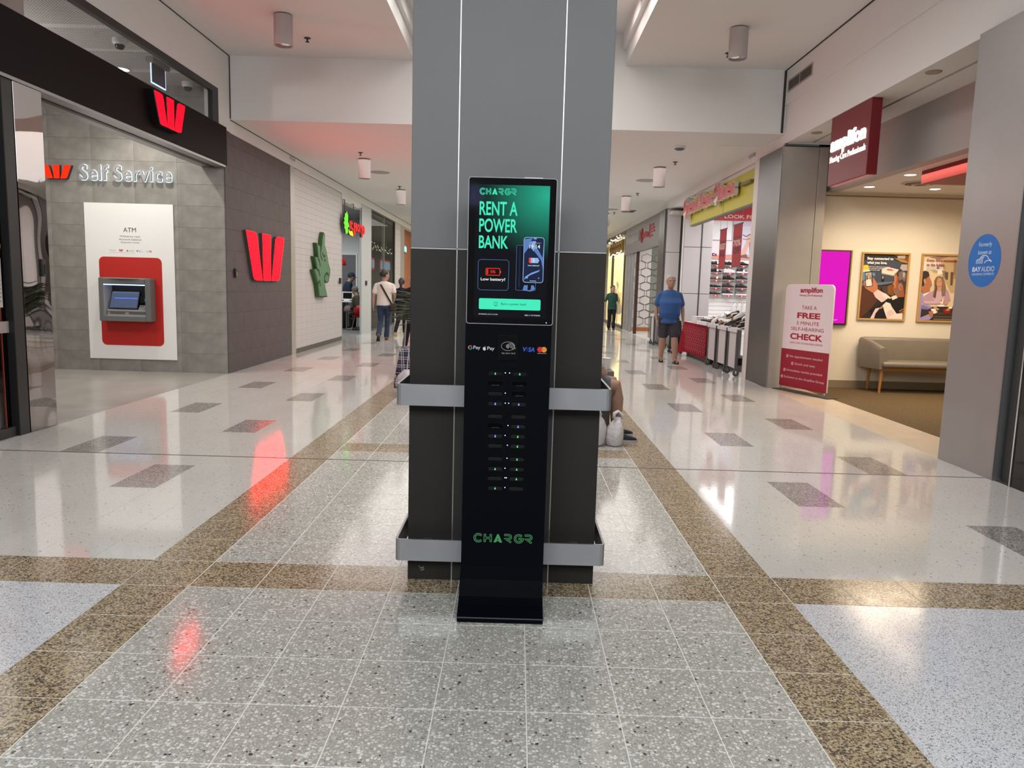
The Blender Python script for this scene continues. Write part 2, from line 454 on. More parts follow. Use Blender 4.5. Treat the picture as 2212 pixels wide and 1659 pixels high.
_tcache = {}
def text_raw(s, bold):
    k = (s, bold)
    if k not in _tcache:
        c = bpy.data.curves.new('lettering', 'FONT'); c.body = s; c.size = 1.0; c.offset = bold; c.resolution_u = 4
        o = bpy.data.objects.new('lettering', c)
        me = bpy.data.meshes.new_from_object(o)
        vs = [v.co.copy() for v in me.vertices]; fs = [tuple(p.vertices) for p in me.polygons]
        bpy.data.objects.remove(o); bpy.data.meshes.remove(me); bpy.data.curves.remove(c)
        xs = [v.x for v in vs]; ys = [v.y for v in vs]
        _tcache[k] = (vs, fs, min(xs), max(xs), min(ys), max(ys))
    return _tcache[k]
def text(mb, fr, s, a0, b0, a1, b1, h0, h1=None, mi=0, bold=0.0, shear=0.0):
    """lettering fitted to a rectangle of the frame; extruded from h0 to h1"""
    vs, fs, x0, x1, y0, y1 = text_raw(s, bold)
    sx = (a1 - a0) / (x1 - x0); sy = (b1 - b0) / (y1 - y0)
    P = [(a0 + (v.x - x0) * sx + shear * (v.y - y0) * sy, b0 + (v.y - y0) * sy) for v in vs]
    if h1 is None:
        mb.add([fr.p(a, b, h0) for a, b in P], fs, mi)
    else:
        n = len(P)
        edges = {}
        for f in fs:
            for i in range(len(f)):
                e = (f[i], f[(i + 1) % len(f)])
                edges[e] = edges.get(e, 0) + 1
        side = [(e[0], e[1]) for e in edges if (e[1], e[0]) not in edges]
        F = [tuple(i + n for i in f) for f in fs] + [(a, b, b + n, a + n) for a, b in side]
        mb.add([fr.p(a, b, h0) for a, b in P] + [fr.p(a, b, h1) for a, b in P], F, mi)
    return mb
TMP = bpy.data.scenes.new('workshop')
def remeshed(mb, name, mats, voxel, smooth_it=2):
    """fuse overlapping solids into one continuous skin"""
    me = mb.mesh(name, mats)
    o = bpy.data.objects.new(name, me); TMP.collection.objects.link(o)
    m = o.modifiers.new('fuse', 'REMESH'); m.mode = 'VOXEL'; m.voxel_size = voxel; m.use_smooth_shade = True
    if smooth_it:
        s = o.modifiers.new('soft', 'SMOOTH'); s.factor = 0.5; s.iterations = smooth_it
    vl = TMP.view_layers[0]; vl.update()
    r = bpy.data.meshes.new_from_object(o.evaluated_get(vl.depsgraph))
    r.name = name
    bpy.data.objects.remove(o); bpy.data.meshes.remove(me)
    r.polygons.foreach_set('use_smooth', [True] * len(r.polygons))
    return r
# ================================================================== SETTING
XL, XR = -4.36, 3.9
# ------------------------------------------------------------------ floor
def yrow(k): return 3.675 + (0.328 if k >= 0 else 0.322) * k
GX = [-1.807 + 0.3125 * i for i in range(11)]
mb = MB()
mb.box(GX[0], GX[10], 1.40, 43.9, -0.08, -0.0008, 0)
mb.box(XL, GX[0], 1.40, 43.9, -0.08, -0.0008, 1)
mb.box(GX[10], 3.83, 1.40, 43.9, -0.08, -0.0008, 1)
mb.box(-4.36, 3.83, -7.0, 1.40, -0.08, 0.0, 2)
floor = mb.build('floor', [M_GROUT, M_GREYGROUT, M_WHITE], kind='structure')
_tm = {}
def floor_tile(name, x0, x1, y0, y1, m, gap=0.002):
    k = (name, round(x1 - x0, 4), round(y1 - y0, 4))
    w, d = (x1 - x0) / 2 - gap, (y1 - y0) / 2 - gap
    if k not in _tm:
        _tm[k] = MB().box(-w, w, -d, d, -0.012, 0.0).mesh(name, m, bevel=0.0006 if gap > 0.0015 else 0.0, bseg=1)
    return link(name, _tm[k], floor, loc=((x0 + x1) / 2, (y0 + y1) / 2, 0))
KN = 15
for k in range(-6, KN):
    for i in range(10):
        tan = i in (0, 9) or k == -1 or k == 8
        y0, y1 = yrow(k), yrow(k + 1)
        if k == 7: y0 += 0.010
        if k == 6: y1 -= 0.010
        if tan: floor_tile('tan_tile', GX[i], GX[i + 1], y0, y1, M_TAN)
        else: floor_tile('pebble_tile', GX[i], GX[i + 1], y0, y1, M_PEBBLE)
def side_cols(side):
    out = []
    for j in range(9):
        if side < 0: x1 = GX[0] - 0.3125 * j; x0 = max(XL, x1 - 0.3125)
        else: x0 = GX[10] + 0.3125 * j; x1 = min(3.83, x0 + 0.3125)
        if x1 - x0 > 0.02: out.append((j, x0, x1))
    return out
for side in (-1, 1):
    for j, x0, x1 in side_cols(side):
        floor_tile('tan_tile', x0, x1, yrow(-1), yrow(0), M_TAN)
        k = 0 if j != 5 else -1
        if j % 2 and j != 5: k = -1
        while k < KN:
            ka, kb = max(k, 0), min(k + 2, KN)
            inset = (j == 2 and (k - 4) % 6 == 0 and k >= 4) or (j == 5 and (k - 1) % 6 == 0)
            ya, yb = yrow(ka), yrow(kb)
            segs = [(ya, yb)]
            if ya < 5.97 < yb - 0.02 and not abs(ya - 5.971) < 0.01: segs = [(ya, 5.961), (5.981, yb)]
            elif abs(ya - 5.971) < 0.01: segs = [(5.981, yb)]
            elif abs(yb - 5.971) < 0.01: segs = [(ya, 5.961)]
            for a, b in segs:
                floor_tile('inset_tile' if inset else 'white_tile', x0, x1, a, b, M_INSET if inset else M_WHITE, 0.0007)
            k += 2
    xs = [GX[0], GX[0] - 0.9375, GX[0] - 1.875, XL] if side < 0 else [GX[10], GX[10] + 0.9375, GX[10] + 1.875, 3.83]
    for a, b in zip(xs, xs[1:]):
        for y0, y1 in ((yrow(-7), yrow(-4)), (yrow(-4), yrow(-1))):
            floor_tile('speckled_tile', min(a, b), max(a, b), y0, y1, M_SPECK, 0.001)
mb = MB()
def quad(x0, x1, y0, y1, mi, g=0.002): mb.add([(x0 + g, y0 + g, 0), (x1 - g, y0 + g, 0), (x1 - g, y1 - g, 0), (x0 + g, y1 - g, 0)], [(0, 1, 2, 3)], mi)
for k in range(KN, 122):
    for i in range(10):
        quad(GX[i], GX[i + 1], yrow(k), yrow(k + 1), 1 if i in (0, 9) or (k - 8) % 24 == 0 else 0)
for side in (-1, 1):
    for j, x0, x1 in side_cols(side):
        k = KN
        while k < 122:
            inset = (j == 2 and (k - 4) % 6 == 0) or (j == 5 and (k - 1) % 6 == 0)
            n = 2 if inset else 1
            quad(x0, x1, yrow(k), yrow(k + n), 3 if inset else 2, 0.001)
            k += n
mb.build('tile_field', [M_PEBBLE, M_TAN, M_WHITE, M_INSET], floor, kind='stuff')
box('expansion_joint', XL, 3.80, 5.963, 5.979, -0.02, 0.0006, mat('joint_metal', (0.05, 0.05, 0.052), 0.4, 0.5), floor)
def slab(name, x0, x1, y0, y1, m, z1=0.0): return box(name, x0, x1, y0, y1, -0.08, z1, m, kind='structure')
slab('floor', -10.0, XL, 1.5, 11.5, M_STONEFLOOR)
slab('floor', 4.40, 8.0, 5.0, 11.9, M_CARPET, 0.003)
slab('floor', 3.83, 4.40, 6.0, 11.55, M_THRESH)
slab('floor', 3.83, 7.4, 11.9, 20.0, M_WHITE)
slab('floor', -9.0, XL, 18.5, 27.0, mat('grey_carpet', (0.13, 0.13, 0.135), 0.9, noise=0.1, nscale=80))
slab('floor', 3.83, 8.0, 20.0, 43.9, mat('pale_shop_floor', (0.55, 0.52, 0.46), 0.25))

# ------------------------------------------------------------------ ceilings
ZH, ZLW, YB = 4.70, 3.785, 11.64
mb = MB()
mb.box(-4.46, -1.62, -7, YB + 0.1, ZH, ZH + 0.1)
mb.box(1.50, 4.0, -7, YB + 0.1, ZH, ZH + 0.1)
mb.box(-1.62, 1.50, -7, 4.2, ZH, ZH + 0.1)
mb.box(-1.72, -1.62, 4.2, YB, ZH + 0.1, 4.93); mb.box(1.50, 1.60, 4.2, YB, ZH + 0.1, 4.93)
mb.box(-1.64, -1.56, 4.2, YB, 4.92, 5.2); mb.box(1.44, 1.52, 4.2, YB, 4.92, 5.2)
mb.box(-1.7, 1.6, 4.2, YB, 5.15, 5.25)
mb.box(-1.7, 1.6, 4.1, 4.2, ZH + 0.1, 5.25)
mb.box(-1.56, 1.44, 9.7, 10.0, 5.02, 5.15)
ceil_hi = mb.build('ceiling', M_CEIL, kind='structure')
mb = MB(); mb.box(-4.46, 4.0, YB, YB + 0.12, ZLW, 5.25)
mb.build('ceiling', M_CEIL, kind='structure')
mb = MB(); mb.box(-4.46, 4.0, YB + 0.12, 44, ZLW, ZLW + 0.1)
mb.build('ceiling', M_CEIL, kind='structure')
M_GAP = mat('shadow_gap', (0.035, 0.032, 0.03), 0.8)
def trim(n, x0, x1, y0, y1, z0, z1, m=M_CEIL, parent=None, bevel=0.0): return box('trim_%d' % n, x0, x1, y0, y1, z0, z1, m, parent, bevel, kind='structure')
# left fascia over the bank glass and the band over the shopfronts
mb = MB(); mb.box(-4.56, XL, -7, 11.2, 4.12, ZH); mb.box(-4.56, XL, 11.2, YB, 3.60, ZH); mb.box(-4.56, XL, YB, 44, 3.59, ZLW)
mb.build('trim_1', M_CEIL, kind='structure')
box('shadow_gap', -4.372, -4.352, -7, YB - 0.001, ZH - 0.012, ZH - 0.001, M_GAP, ceil_hi)
box('shadow_gap', -4.372, -4.346, YB - 0.012, YB - 0.001, 3.80, ZH - 0.012, M_GAP, ceil_hi)
box('shadow_gap', -4.372, -4.352, YB, 44, ZLW - 0.01, ZLW - 0.001, M_GAP, ceil_hi)
mb = MB(); mb.box(3.872, 3.93, -7, YB, 4.19, ZH); mb.box(3.90, 3.93, -7, YB, 3.64, 4.19); mb.box(3.90, 3.93, YB, 44, 3.60, ZLW)
mb.build('trim_2', M_CEIL, kind='structure')
box('shadow_gap', 3.86, 3.88, -7, YB - 0.001, ZH - 0.014, ZH - 0.001, M_GAP, ceil_hi)
box('shadow_gap', 3.84, 3.872, YB - 0.016, YB - 0.001, 3.80, ZH - 0.014, M_GAP, ceil_hi)
box('access_panel', 3.22, 3.80, 12.62, 13.2, ZLW - 0.004, ZLW + 0.01, M_CEIL, ceil_hi)
# far end and the wall behind the viewer
box('wall_back', -10, 8, 44, 44.2, 0, 5.3, M_WALLW, kind='structure')
box('wall_front', -10, 8, -7.2, -7, 0, 5.3, flat(120, 112, 105), kind='structure')

# ------------------------------------------------------------------ LEFT: bank with self service alcove
wb = box('wall_back', -10.0, -4.376, 11.415, 11.6, 0, 4.3, M_GREYGROUT, kind='structure')
_st = {}
def stone(parent, fr, a0, a1, b0, b1, m, h=0.016, name='stone_tile', gap=0.0009):
    k = (round(a1 - a0, 3), round(b1 - b0, 3), m.name, tuple(round(c, 2) for c in fr.n), h)
    if k not in _st:
        f2 = Fr((0, 0, 0), fr.u, fr.v, fr.n)
        w, d = (a1 - a0) / 2 - gap, (b1 - b0) / 2 - gap
        q = MB(); f2.rect(q, -w, -d, w, d, -h, 0)
        _st[k] = q.mesh(name, m, bevel=0.0009, bseg=1)
    return link(name, _st[k], parent, loc=fr.p((a0 + a1) / 2, (b0 + b1) / 2, 0))
fr = FB(0, 0, 11.4)
zr = [0.0] + [0.29 + 0.3135 * i for i in range(13)]
zr = [z for z in zr if z < 4.15] + [4.2]
for b0, b1 in zip(zr, zr[1:]):
    x1 = -4.376; x0 = -5.07
    while x1 > -9.6:
        stone(wb, fr, x0, x1, b0, b1, M_STONE)
        x1 = x0; x0 -= 0.63
wl = box('wall_left', -4.6, -4.376, 11.44, 14.6, 0, 3.6, mat('dark_grout', (0.085, 0.068, 0.067), 0.7), kind='structure')
fr = FL()
zr2 = [0.0] + [0.29 + 0.3135 * i for i in range(11)] + [3.59]
for r, (b0, b1) in enumerate(zip(zr2, zr2[1:])):
    y = 11.402 - (0.315 if r % 2 else 0.0)
    while y < 14.59:
        a0, a1 = max(y, 11.402), min(y + 0.63, 14.6)
        if a1 - a0 > 0.02: stone(wl, fr, a0, a1, b0, b1, M_STONE2)
        y += 0.63
trim(3, -4.5, -4.352, 14.605, 14.88, 0, 3.59, M_STEEL)
# fascia beam and transom
beam = box('trim_4', -4.72, -4.335, 1.6, 11.43, 3.085, 3.63, M_BEAM, kind='structure', bevel=0.004)
q = MB(); q.box(-4.71, -4.345, 1.6, 11.39, 3.055, 3.0845)
q.build('soffit_channel', M_STEELD, beam)
q = MB(); q.box(-4.56, -4.50, 1.6, 11.37, 3.045, 3.054)
q.build('door_track', M_BLACK, beam)
w1 = thing('window_1', None, None, (-4.38, 8.2, 3.63), kind='structure')
q = MB(); q.box(-4.42, -4.355, 1.6, 11.19, 4.04, 4.12); q.box(-4.42, -4.355, 10.98, 11.19, 3.63, 4.04); q.box(-4.42, -4.36, 1.6, 10.98, 3.63, 3.645)
q.build('window_frame', M_BLACK, w1)
box('pane', -4.392, -4.384, 1.6, 10.98, 3.645, 4.04, M_GLASS, w1)
ci = box('ceiling', -10.0, -4.45, 1.6, 11.4, 4.2, 4.3, mat('bank_ceiling', (0.62, 0.60, 0.585), 0.8), kind='structure')
def perforated():
    m = mat('perforated_board', (0.62, 0.60, 0.585), 0.8)
    N, L = nt(m); b = N['Principled BSDF']
    g = N.new('ShaderNodeNewGeometry')
    sc = N.new('ShaderNodeVectorMath'); sc.operation = 'SCALE'; sc.inputs['Scale'].default_value = 28
    L.new(g.outputs['Position'], sc.inputs[0])
    fr_ = N.new('ShaderNodeVectorMath'); fr_.operation = 'FRACTION'; L.new(sc.outputs[0], fr_.inputs[0])
    sb = N.new('ShaderNodeVectorMath'); sb.operation = 'SUBTRACT'; L.new(fr_.outputs[0], sb.inputs[0]); sb.inputs[1].default_value = (0.5, 0.5, 0)
    mu = N.new('ShaderNodeVectorMath'); mu.operation = 'MULTIPLY'; L.new(sb.outputs[0], mu.inputs[0]); mu.inputs[1].default_value = (1, 1, 0)
    ln = N.new('ShaderNodeVectorMath'); ln.operation = 'LENGTH'; L.new(mu.outputs[0], ln.inputs[0])
    f = ramp01(N, L, ln.outputs['Value'], 0.28, 0.34)
    L.new(mixrgb(N, L, f, (0.12, 0.115, 0.11), (0.62, 0.60, 0.585)), b.inputs['Base Color'])
    return m
M_PERF = perforated()
for i in range(5):
    y0 = 7.2 + i * 0.88
    box('perforated_panel', -5.6, -4.62, y0, y0 + 0.74, 4.194, 4.204, M_PERF, ci)
    box('perforated_panel', -7.2, -5.75, y0, y0 + 0.74, 4.194, 4.204, M_PERF, ci)
box('wall_left', -10.1, -10.0, 1.5, 11.5, 0, 4.3, M_WALLW, kind='structure')
box('wall_left', -5.0, -4.46, 6.3, 7.05, 3.64, 4.2, flat(176, 160, 155), kind='structure')
# polished steel pier beside the sliding door
pier = box('wall_left', -4.62, -4.366, 6.68, 7.065, 0, 3.055, M_DARK, kind='structure')
box('mirror_cladding', -4.366, -4.357, 6.68, 7.07, 0.004, 3.052, M_MIRROR, pier, bevel=0.001)
d1 = thing('door_1', None, None, (-4.4, 6.4, 0), kind='structure')
q = MB(); q.box(-4.45, -4.36, 6.535, 6.672, 0.0, 3.05); q.box(-4.45, -4.385, 1.7, 6.535, 0.0, 0.085); q.box(-4.45, -4.385, 1.7, 6.535, 2.97, 3.05)
q.build('door_frame', M_BLACK, d1, bevel=0.004, bseg=1)
box('glass_panel', -4.424, -4.412, 1.7, 6.44, 0.085, 2.97, M_GLASSK, d1)
box('glass_panel', -4.444, -4.432, 6.40, 6.535, 0.085, 2.97, glass('tinted_edge_glass', (0.30, 0.29, 0.29), 0.5), d1)
box('edge_strip', -4.425, -4.411, 6.44, 6.447, 0.085, 1.9, flat(150, 60, 44), d1)
box('frosted_band', -4.4115, -4.4095, 1.7, 6.535, 0.91, 1.01, flat(150, 140, 138), d1)
q = MB(); FL(0, 0, -4.41).rect(q, 6.10, 1.13, 6.475, 1.55, 0, 0.001, 0)
for i in range(9): FL(0, 0, -4.41).rect(q, 6.38, 1.18 + i * 0.035, 6.46, 1.186 + i * 0.035, 0.001, 0.0015, 1)
q.build('notice_sheet', [flat(176, 172, 168), flat(60, 60, 62)], d1)
q = MB(); FL(0, 0, -4.41).rect(q, 6.10, 1.57, 6.465, 1.80, 0, 0.001, 0); FL(0, 0, -4.41).stroke(q, circ(6.44, 1.65, 0.04, 16), 0.006, 0.001, 0.0015, 1, True)
q.build('door_poster', [flat(170, 46, 30), flat(196, 150, 60)], d1)

# ------------------------------------------------------------------ LEFT: white branch wall, opening and glass
ww = box('wall_left', -4.6, -4.372, 14.88, 18.83, 0.09, 3.58, flat(186, 180, 176), kind='structure')
M_EMB = mat('embossed_white_tile', (0.50, 0.475, 0.465), 0.5, bump=0.2, bscale=26)
for r in range(28):
    for c in range(10):
        stone(ww, FL(), 14.885 + c * 0.3945, 14.885 + (c + 1) * 0.3945, 0.09 + r * 0.1246, 0.09 + (r + 1) * 0.1246, M_EMB, 0.014, 'embossed_tile', 0.0011)
box('baseboard_left', -4.5, -4.352, 14.88, 18.80, 0, 0.095, flat(84, 80, 77, 0.4), kind='structure')
box('trim_5', -4.5, -4.356, 18.80, 18.86, 0, 3.58, M_STEEL, kind='structure')
box('trim_6', -4.55, -4.37, 18.86, 21.2, 3.42, 3.59, M_WALLW, kind='structure')
box('wall_left', -4.41, -4.36, 21.2, 22.62, 0, 3.58, mat('branch_white', (0.47, 0.495, 0.49), 0.6), kind='structure')
wi = box('wall_back', -9.0, -4.4, 24.9, 25.1, 0, 3.6, mat('branch_wall', (0.66, 0.69, 0.68), 0.6), kind='structure')
box('grey_recess', -6.35, -5.30, 24.885, 24.90, 0, 2.32, flat(112, 114, 120), wi)
q = MB(); q.box(-5.30, -5.25, 24.87, 24.9, 0, 2.37); q.box(-6.4, -5.30, 24.87, 24.9, 2.32, 2.37)
q.build('recess_frame', M_WHITE_P, wi)
box('ceiling', -9.0, -4.45, 18.6, 27, 3.45, 3.55, flat(150, 152, 150), kind='structure')
box('wall_left', -9.1, -9.0, 18.5, 27, 0, 3.6, flat(150, 154, 152), kind='structure')
box('wall_left', -9.0, -4.62, 18.55, 18.7, 0, 3.6, flat(150, 154, 152), kind='structure')
w2 = thing('window_2', None, None, (-4.4, 24.8, 0), kind='structure')
q = MB(); q.box(-4.42, -4.36, 26.86, 26.98, 0, 3.58); q.box(-4.42, -4.36, 22.62, 26.86, 3.54, 3.58); q.box(-4.42, -4.36, 22.62, 26.86, 0, 0.06)
q.build('window_frame', M_DARK, w2)
box('pane', -4.40, -4.39, 22.64, 24.88, 0.06, 3.54, M_GLASSD, w2)
box('pane', -4.40, -4.39, 24.90, 26.86, 0.06, 3.54, M_GLASSD, w2)
box('backing_panel', -4.49, -4.47, 22.64, 26.86, 0, 3.54, flat(34, 38, 35), w2)  # added dark sheet, the glass's greenish reflection put into its colour
wp = box('wall_left', -4.6, -4.372, 26.98, 28.2, 0, 3.59, M_GREYGROUT, kind='structure')
for r in range(18):
    for c in range(3):
        stone(wp, FL(), 26.98 + c * 0.406, 26.98 + (c + 1) * 0.406, r * 0.199, (r + 1) * 0.199, M_EMB, 0.014, 'embossed_tile', 0.002)
trim(7, -4.6, -4.352, 28.2, 29.1, 0, 3.59, M_STEEL)
wo = box('wall_left', -4.9, -4.6, 29.1, 44, 0, 3.59, flat(150, 96, 66), kind='structure')
for i in range(5):
    box('wall_panel', -4.6, -4.585, 29.15 + i * 1.2, 30.32 + i * 1.2, 0.02, 3.4, flat(168, 108, 72), wo, bevel=0.004, bseg=1)

# ------------------------------------------------------------------ RIGHT: clinic
box('ceiling', 3.93, 4.24, 5.0, 11.5, 3.64, 3.76, M_CEIL, kind='structure')
box('ceiling', 4.28, 4.70, 5.0, 11.5, 3.64, 3.76, M_CEIL, kind='structure')
box('trim_8', 4.24, 4.28, 5.9, 11.5, 3.67, 3.72, M_GAP, kind='structure')
box('trim_9', 4.62, 4.785, 5.0, 11.75, 2.978, 3.64, mat('taupe_bulkhead', (0.42, 0.385, 0.37), 0.7), kind='structure')
box('ceiling', 4.79, 8.0, 5.0, 11.75, 2.98, 3.08, mat('clinic_ceiling', (0.72, 0.68, 0.62), 0.8), kind='structure')
cw = box('wall_back', 4.50, 8.0, 11.75, 11.9, 0, 3.0, M_CREAM, kind='structure')
box('cornice_line', 4.52, 8.0, 11.74, 11.75, 2.92, 2.935, flat(150, 130, 104), cw)
box('wall_right', 7.9, 8.0, 5.0, 11.75, 0, 3.0, M_CREAM, kind='structure')
box('wall_front', 4.62, 8.0, 5.0, 5.1, 0, 3.0, M_CREAM, kind='structure')
box('baseboard_back', 4.53, 8.0, 11.735, 11.75, 0.0, 0.12, flat(140, 126, 104), kind='structure')
pn = thing('wall_right', None, None, (4.2, 6.28, 0), kind='structure')
box('steel_cladding', 3.81, 4.50, 5.905, 6.67, 0, 3.625, M_STEELD, pn, bevel=0.003)
box('edge_strip', 3.806, 3.82, 5.885, 5.905, 0, 3.62, M_SEAM, pn)
box('dark_recess', 3.88, 4.40, 5.70, 5.885, 0, 3.62, M_DARK, pn)
bs = thing('wall_right', None, None, (3.9, 3, 0), kind='structure')
box('black_cladding', 3.83, 4.2, 3.9, 5.70, 0, 1.30, M_BLACKG, bs, bevel=0.004)
box('black_cladding', 3.83, 4.2, 3.9, 5.70, 1.31, 3.62, M_BLACKG, bs, bevel=0.004)
box('edge_strip', 3.822, 3.832, 5.69, 5.705, 0, 3.62, M_CHROME, bs)
box('black_cladding', 3.83, 4.2, -6.9, 3.895, 0, 3.62, M_BLACKG, bs)
pf = thing('wall_right', None, None, (4.2, 12, 0), kind='structure')
box('steel_cladding', 3.850, 4.385, 11.5, 12.56, 0, 3.585, M_STEEL, pf, bevel=0.003)
box('steel_cladding', 3.842, 3.8495, 11.505, 12.56, 0, 3.585, M_STEELL, pf)  # left face in darker steel, its dim reflection put into the colour
box('steel_cladding', 4.392, 4.53, 11.5, 12.56, 0, 3.585, M_STEEL, pf, bevel=0.003)
box('edge_strip', 3.838, 3.85, 11.492, 11.503, 0.0, 3.58, M_SEAM, pf)
box('shadow_gap', 3.87, 4.52, 11.51, 12.5, 3.585, 3.60, M_GAP, pf)
# ------------------------------------------------------------------ RIGHT: shoe shop shell
box('trim_10', 3.86, 3.98, 12.56, 12.85, 0, 3.6, mat('jamb_panel', (0.55, 0.53, 0.52), 0.45), kind='structure')
box('wall_front', 4.53, 7.4, 11.9, 12.0, 0, 3.7, M_WALLW, kind='structure')
box('wall_right', 7.3, 7.4, 12.0, 19.6, 0, 3.7, M_WALLW, kind='structure')
sb = box('wall_back', 4.2, 7.4, 19.62, 19.8, 0, 3.7, M_WALLW, kind='structure')
box('ceiling', 4.02, 7.4, 11.9, 19.8, 3.62, 3.7, M_WALLW, kind='structure')
box('ceiling', 3.93, 4.6, 17.7, 21.1, 3.585, 3.7, M_CEIL, kind='structure')
box('trim_14', 3.94, 4.02, 12.86, 17.3, 3.45, 3.62, M_CEIL, kind='structure')
M_PANEL = mat('grey_white_panel', (0.50, 0.485, 0.495), 0.4)
wpan = box('wall_right', 3.88, 4.52, 18.03, 18.12, 0, 3.58, flat(120, 118, 120), kind='structure')
for x0, x1 in ((3.87, 4.265), (4.285, 4.53)):
    for z0, z1 in ((0, 1.38), (1.387, 2.465), (2.472, 3.58)):
        box('wall_panel', x0 + 0.003, x1 - 0.003, 18.0, 18.03, z0 + 0.003, z1 - 0.003, M_PANEL, wpan, bevel=0.003, bseg=1)
box('shadow_gap', 4.265, 4.285, 17.99, 18.03, 0, 3.58, M_DARK, wpan)
pp = thing('wall_right', None, None, (4.0, 20.5, 0), kind='structure')
for z0, z1 in ((0, 1.38), (1.387, 2.45), (2.457, 3.575)):
    box('wall_panel', 3.90, 4.27, 20.4, 20.7, z0 + 0.003, z1, mat('white_panel_far', (0.74, 0.72, 0.73), 0.4), pp, bevel=0.003, bseg=1)
box('dark_edge', 4.275, 4.31, 20.39, 20.7, 0, 3.575, M_DARK, pp)
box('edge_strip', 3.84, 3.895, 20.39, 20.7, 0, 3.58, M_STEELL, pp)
# ------------------------------------------------------------------ RIGHT: optician and boutique fronts further along
op = box('trim_12', 3.86, 4.0, 21.15, 27.9, 2.68, 3.58, mat('optician_fascia', (0.14, 0.135, 0.134), 0.5), kind='structure')
q = MB()
q.box(3.84, 3.92, 20.71, 21.15, 0, 3.58)
q.build('trim_13', M_STEELL, kind='structure')
d2 = thing('door_2', None, None, (3.9, 25, 0), kind='structure')
for y in (27.6, 26.9, 26.15, 25.1): box('door_post', 3.86, 3.95, y - 0.07, y + 0.07, 0, 2.68, M_STEELD if y > 26 else flat(64, 44, 40), d2)
box('glass_panel', 3.90, 3.91, 25.2, 27.5, 0.05, 2.66, M_GLASS, d2)
w3 = thing('window_3', None, None, (3.9, 21.9, 0), kind='structure')
box('pane', 3.90, 3.91, 21.2, 22.5, 0.05, 2.66, M_GLASSD, w3)
box('window_frame', 3.88, 3.93, 21.16, 21.24, 0, 2.68, M_STEEL, w3)
box('backing_panel', 4.2, 4.22, 21.2, 22.2, 0.0, 2.66, flat(78, 76, 72), w3)
hx = box('wall_back', 3.95, 7.0, 27.0, 27.2, 0, 3.4, flat(206, 200, 198), kind='structure')
q = MB(); f = FB(0, 0, 27.0)
for r in range(10):
    for c in range(3):
        cx = 4.30 + c * 0.45 + (0.225 if r % 2 else 0); cz = 0.35 + r * 0.245
        pts = [(cx + 0.17 * math.sin(PI / 3 * k) * 1.25, cz + 0.16 * math.cos(PI / 3 * k)) for k in range(6)]
        f.stroke(q, pts, 0.007, 0.001, 0.006, 0, True)
q.build('hexagon_lines', flat(84, 76, 72), hx, kind='stuff')
box('timber_plinth', 4.0, 7.0, 26.97, 26.995, 0, 0.13, flat(170, 106, 60), hx)
box('wall_right', 6.9, 7.0, 20, 27, 0, 3.4, M_WALLW, kind='structure')
box('ceiling', 3.95, 8.0, 20.0, 44, 3.42, 3.5, M_WALLW, kind='structure')
box('wall_back', 4.35, 7, 20.6, 20.7, 0, 3.42, M_WALLW, kind='structure')
w4 = thing('window_4', None, None, (3.9, 32, 0), kind='structure')
q = MB()
for y in (28.0, 31.6, 34.8, 38.5): q.box(3.86, 3.94, y - 0.08, y + 0.08, 0, 3.45)
q.box(3.86, 3.94, 28, 38.5, 3.42, 3.58); q.box(3.86, 3.94, 28, 38.5, 0, 0.12)
q.build('window_frame', mat('bronze_frame', (0.05, 0.035, 0.025), 0.4, 0.5), w4)
for a, b in ((28.1, 31.5), (31.7, 34.7), (34.9, 38.4)): box('pane', 3.89, 3.90, a, b, 0.12, 3.42, M_GLASS, w4)
M_BOUT = mat('boutique_cream', (0.78, 0.72, 0.52), 0.8)
box('wall_right', 6.3, 6.4, 27.2, 44, 0, 3.42, M_BOUT, kind='structure')
box('wall_back', 4.25, 6.3, 36.2, 36.4, 0, 3.42, M_BOUT, kind='structure')
box('wall_back', 3.95, 6.3, 39.5, 39.7, 0, 3.42, M_BOUT, kind='structure')
# ================================================================== PILLAR, RAILS, KIOSK
pil = thing('pillar', 'tall square mall pillar, pale grey panels above and dark bronze panels below, behind the kiosk', 'pillar', (-0.05, 3.98, 0))
PX = [-0.497, -0.284, 0.184, 0.403]
ZS = 1.587
for i in range(3):
    x0, x1 = PX[i] + (0.002 if i else 0), PX[i + 1] - (0.002 if i < 2 else 0)
    box('lower_panel', x0, x1, 3.52, 3.56, 0.0, ZS - 0.003, M_BRONZE if i != 1 else M_BRONZE2, pil, bevel=0.0015, bseg=1)
    box('upper_panel', x0, x1, 3.52, 3.56, ZS + 0.003, ZH, M_ALU, pil, bevel=0.0015, bseg=1)
for x in (PX[1], PX[2]): box('bright_seam', x - 0.0025, x + 0.0025, 3.5195, 3.55, 0, ZH, M_SEAM, pil)
box('bright_seam', PX[0] + 0.001, PX[3] - 0.001, 3.5195, 3.55, ZS - 0.0025, ZS + 0.0025, M_SEAM, pil)
for s, x0, x1 in ((-1, PX[0], PX[0] + 0.03), (1, PX[3] - 0.03, PX[3])):
    box('side_panel', x0, x1, 3.56, 4.42, 0, ZS - 0.003, M_BRONZE, pil); box('side_panel', x0, x1, 3.56, 4.42, ZS + 0.003, ZH, M_ALU, pil)
box('rear_panel', PX[0], PX[3], 4.42, 4.45, 0, ZS, M_BRONZE, pil); box('rear_panel', PX[0], PX[3], 4.42, 4.45, ZS, ZH, M_ALU, pil)
q = MB(); f = FB(0, 0, 3.5195)
for (a, b, w, h) in ((-0.44, 0.055, 0.02, 0.006), (-0.428, 0.048, 0.012, 0.005), (-0.445, 0.064, 0.008, 0.004), (-0.425, 0.06, 0.006, 0.005), (-0.437, 0.045, 0.015, 0.003)):
    f.extr(q, [(a, b), (a + w, b + h * 0.3), (a + w * 1.1, b + h), (a + w * 0.2, b + h * 0.9)], 0, 0.0006)
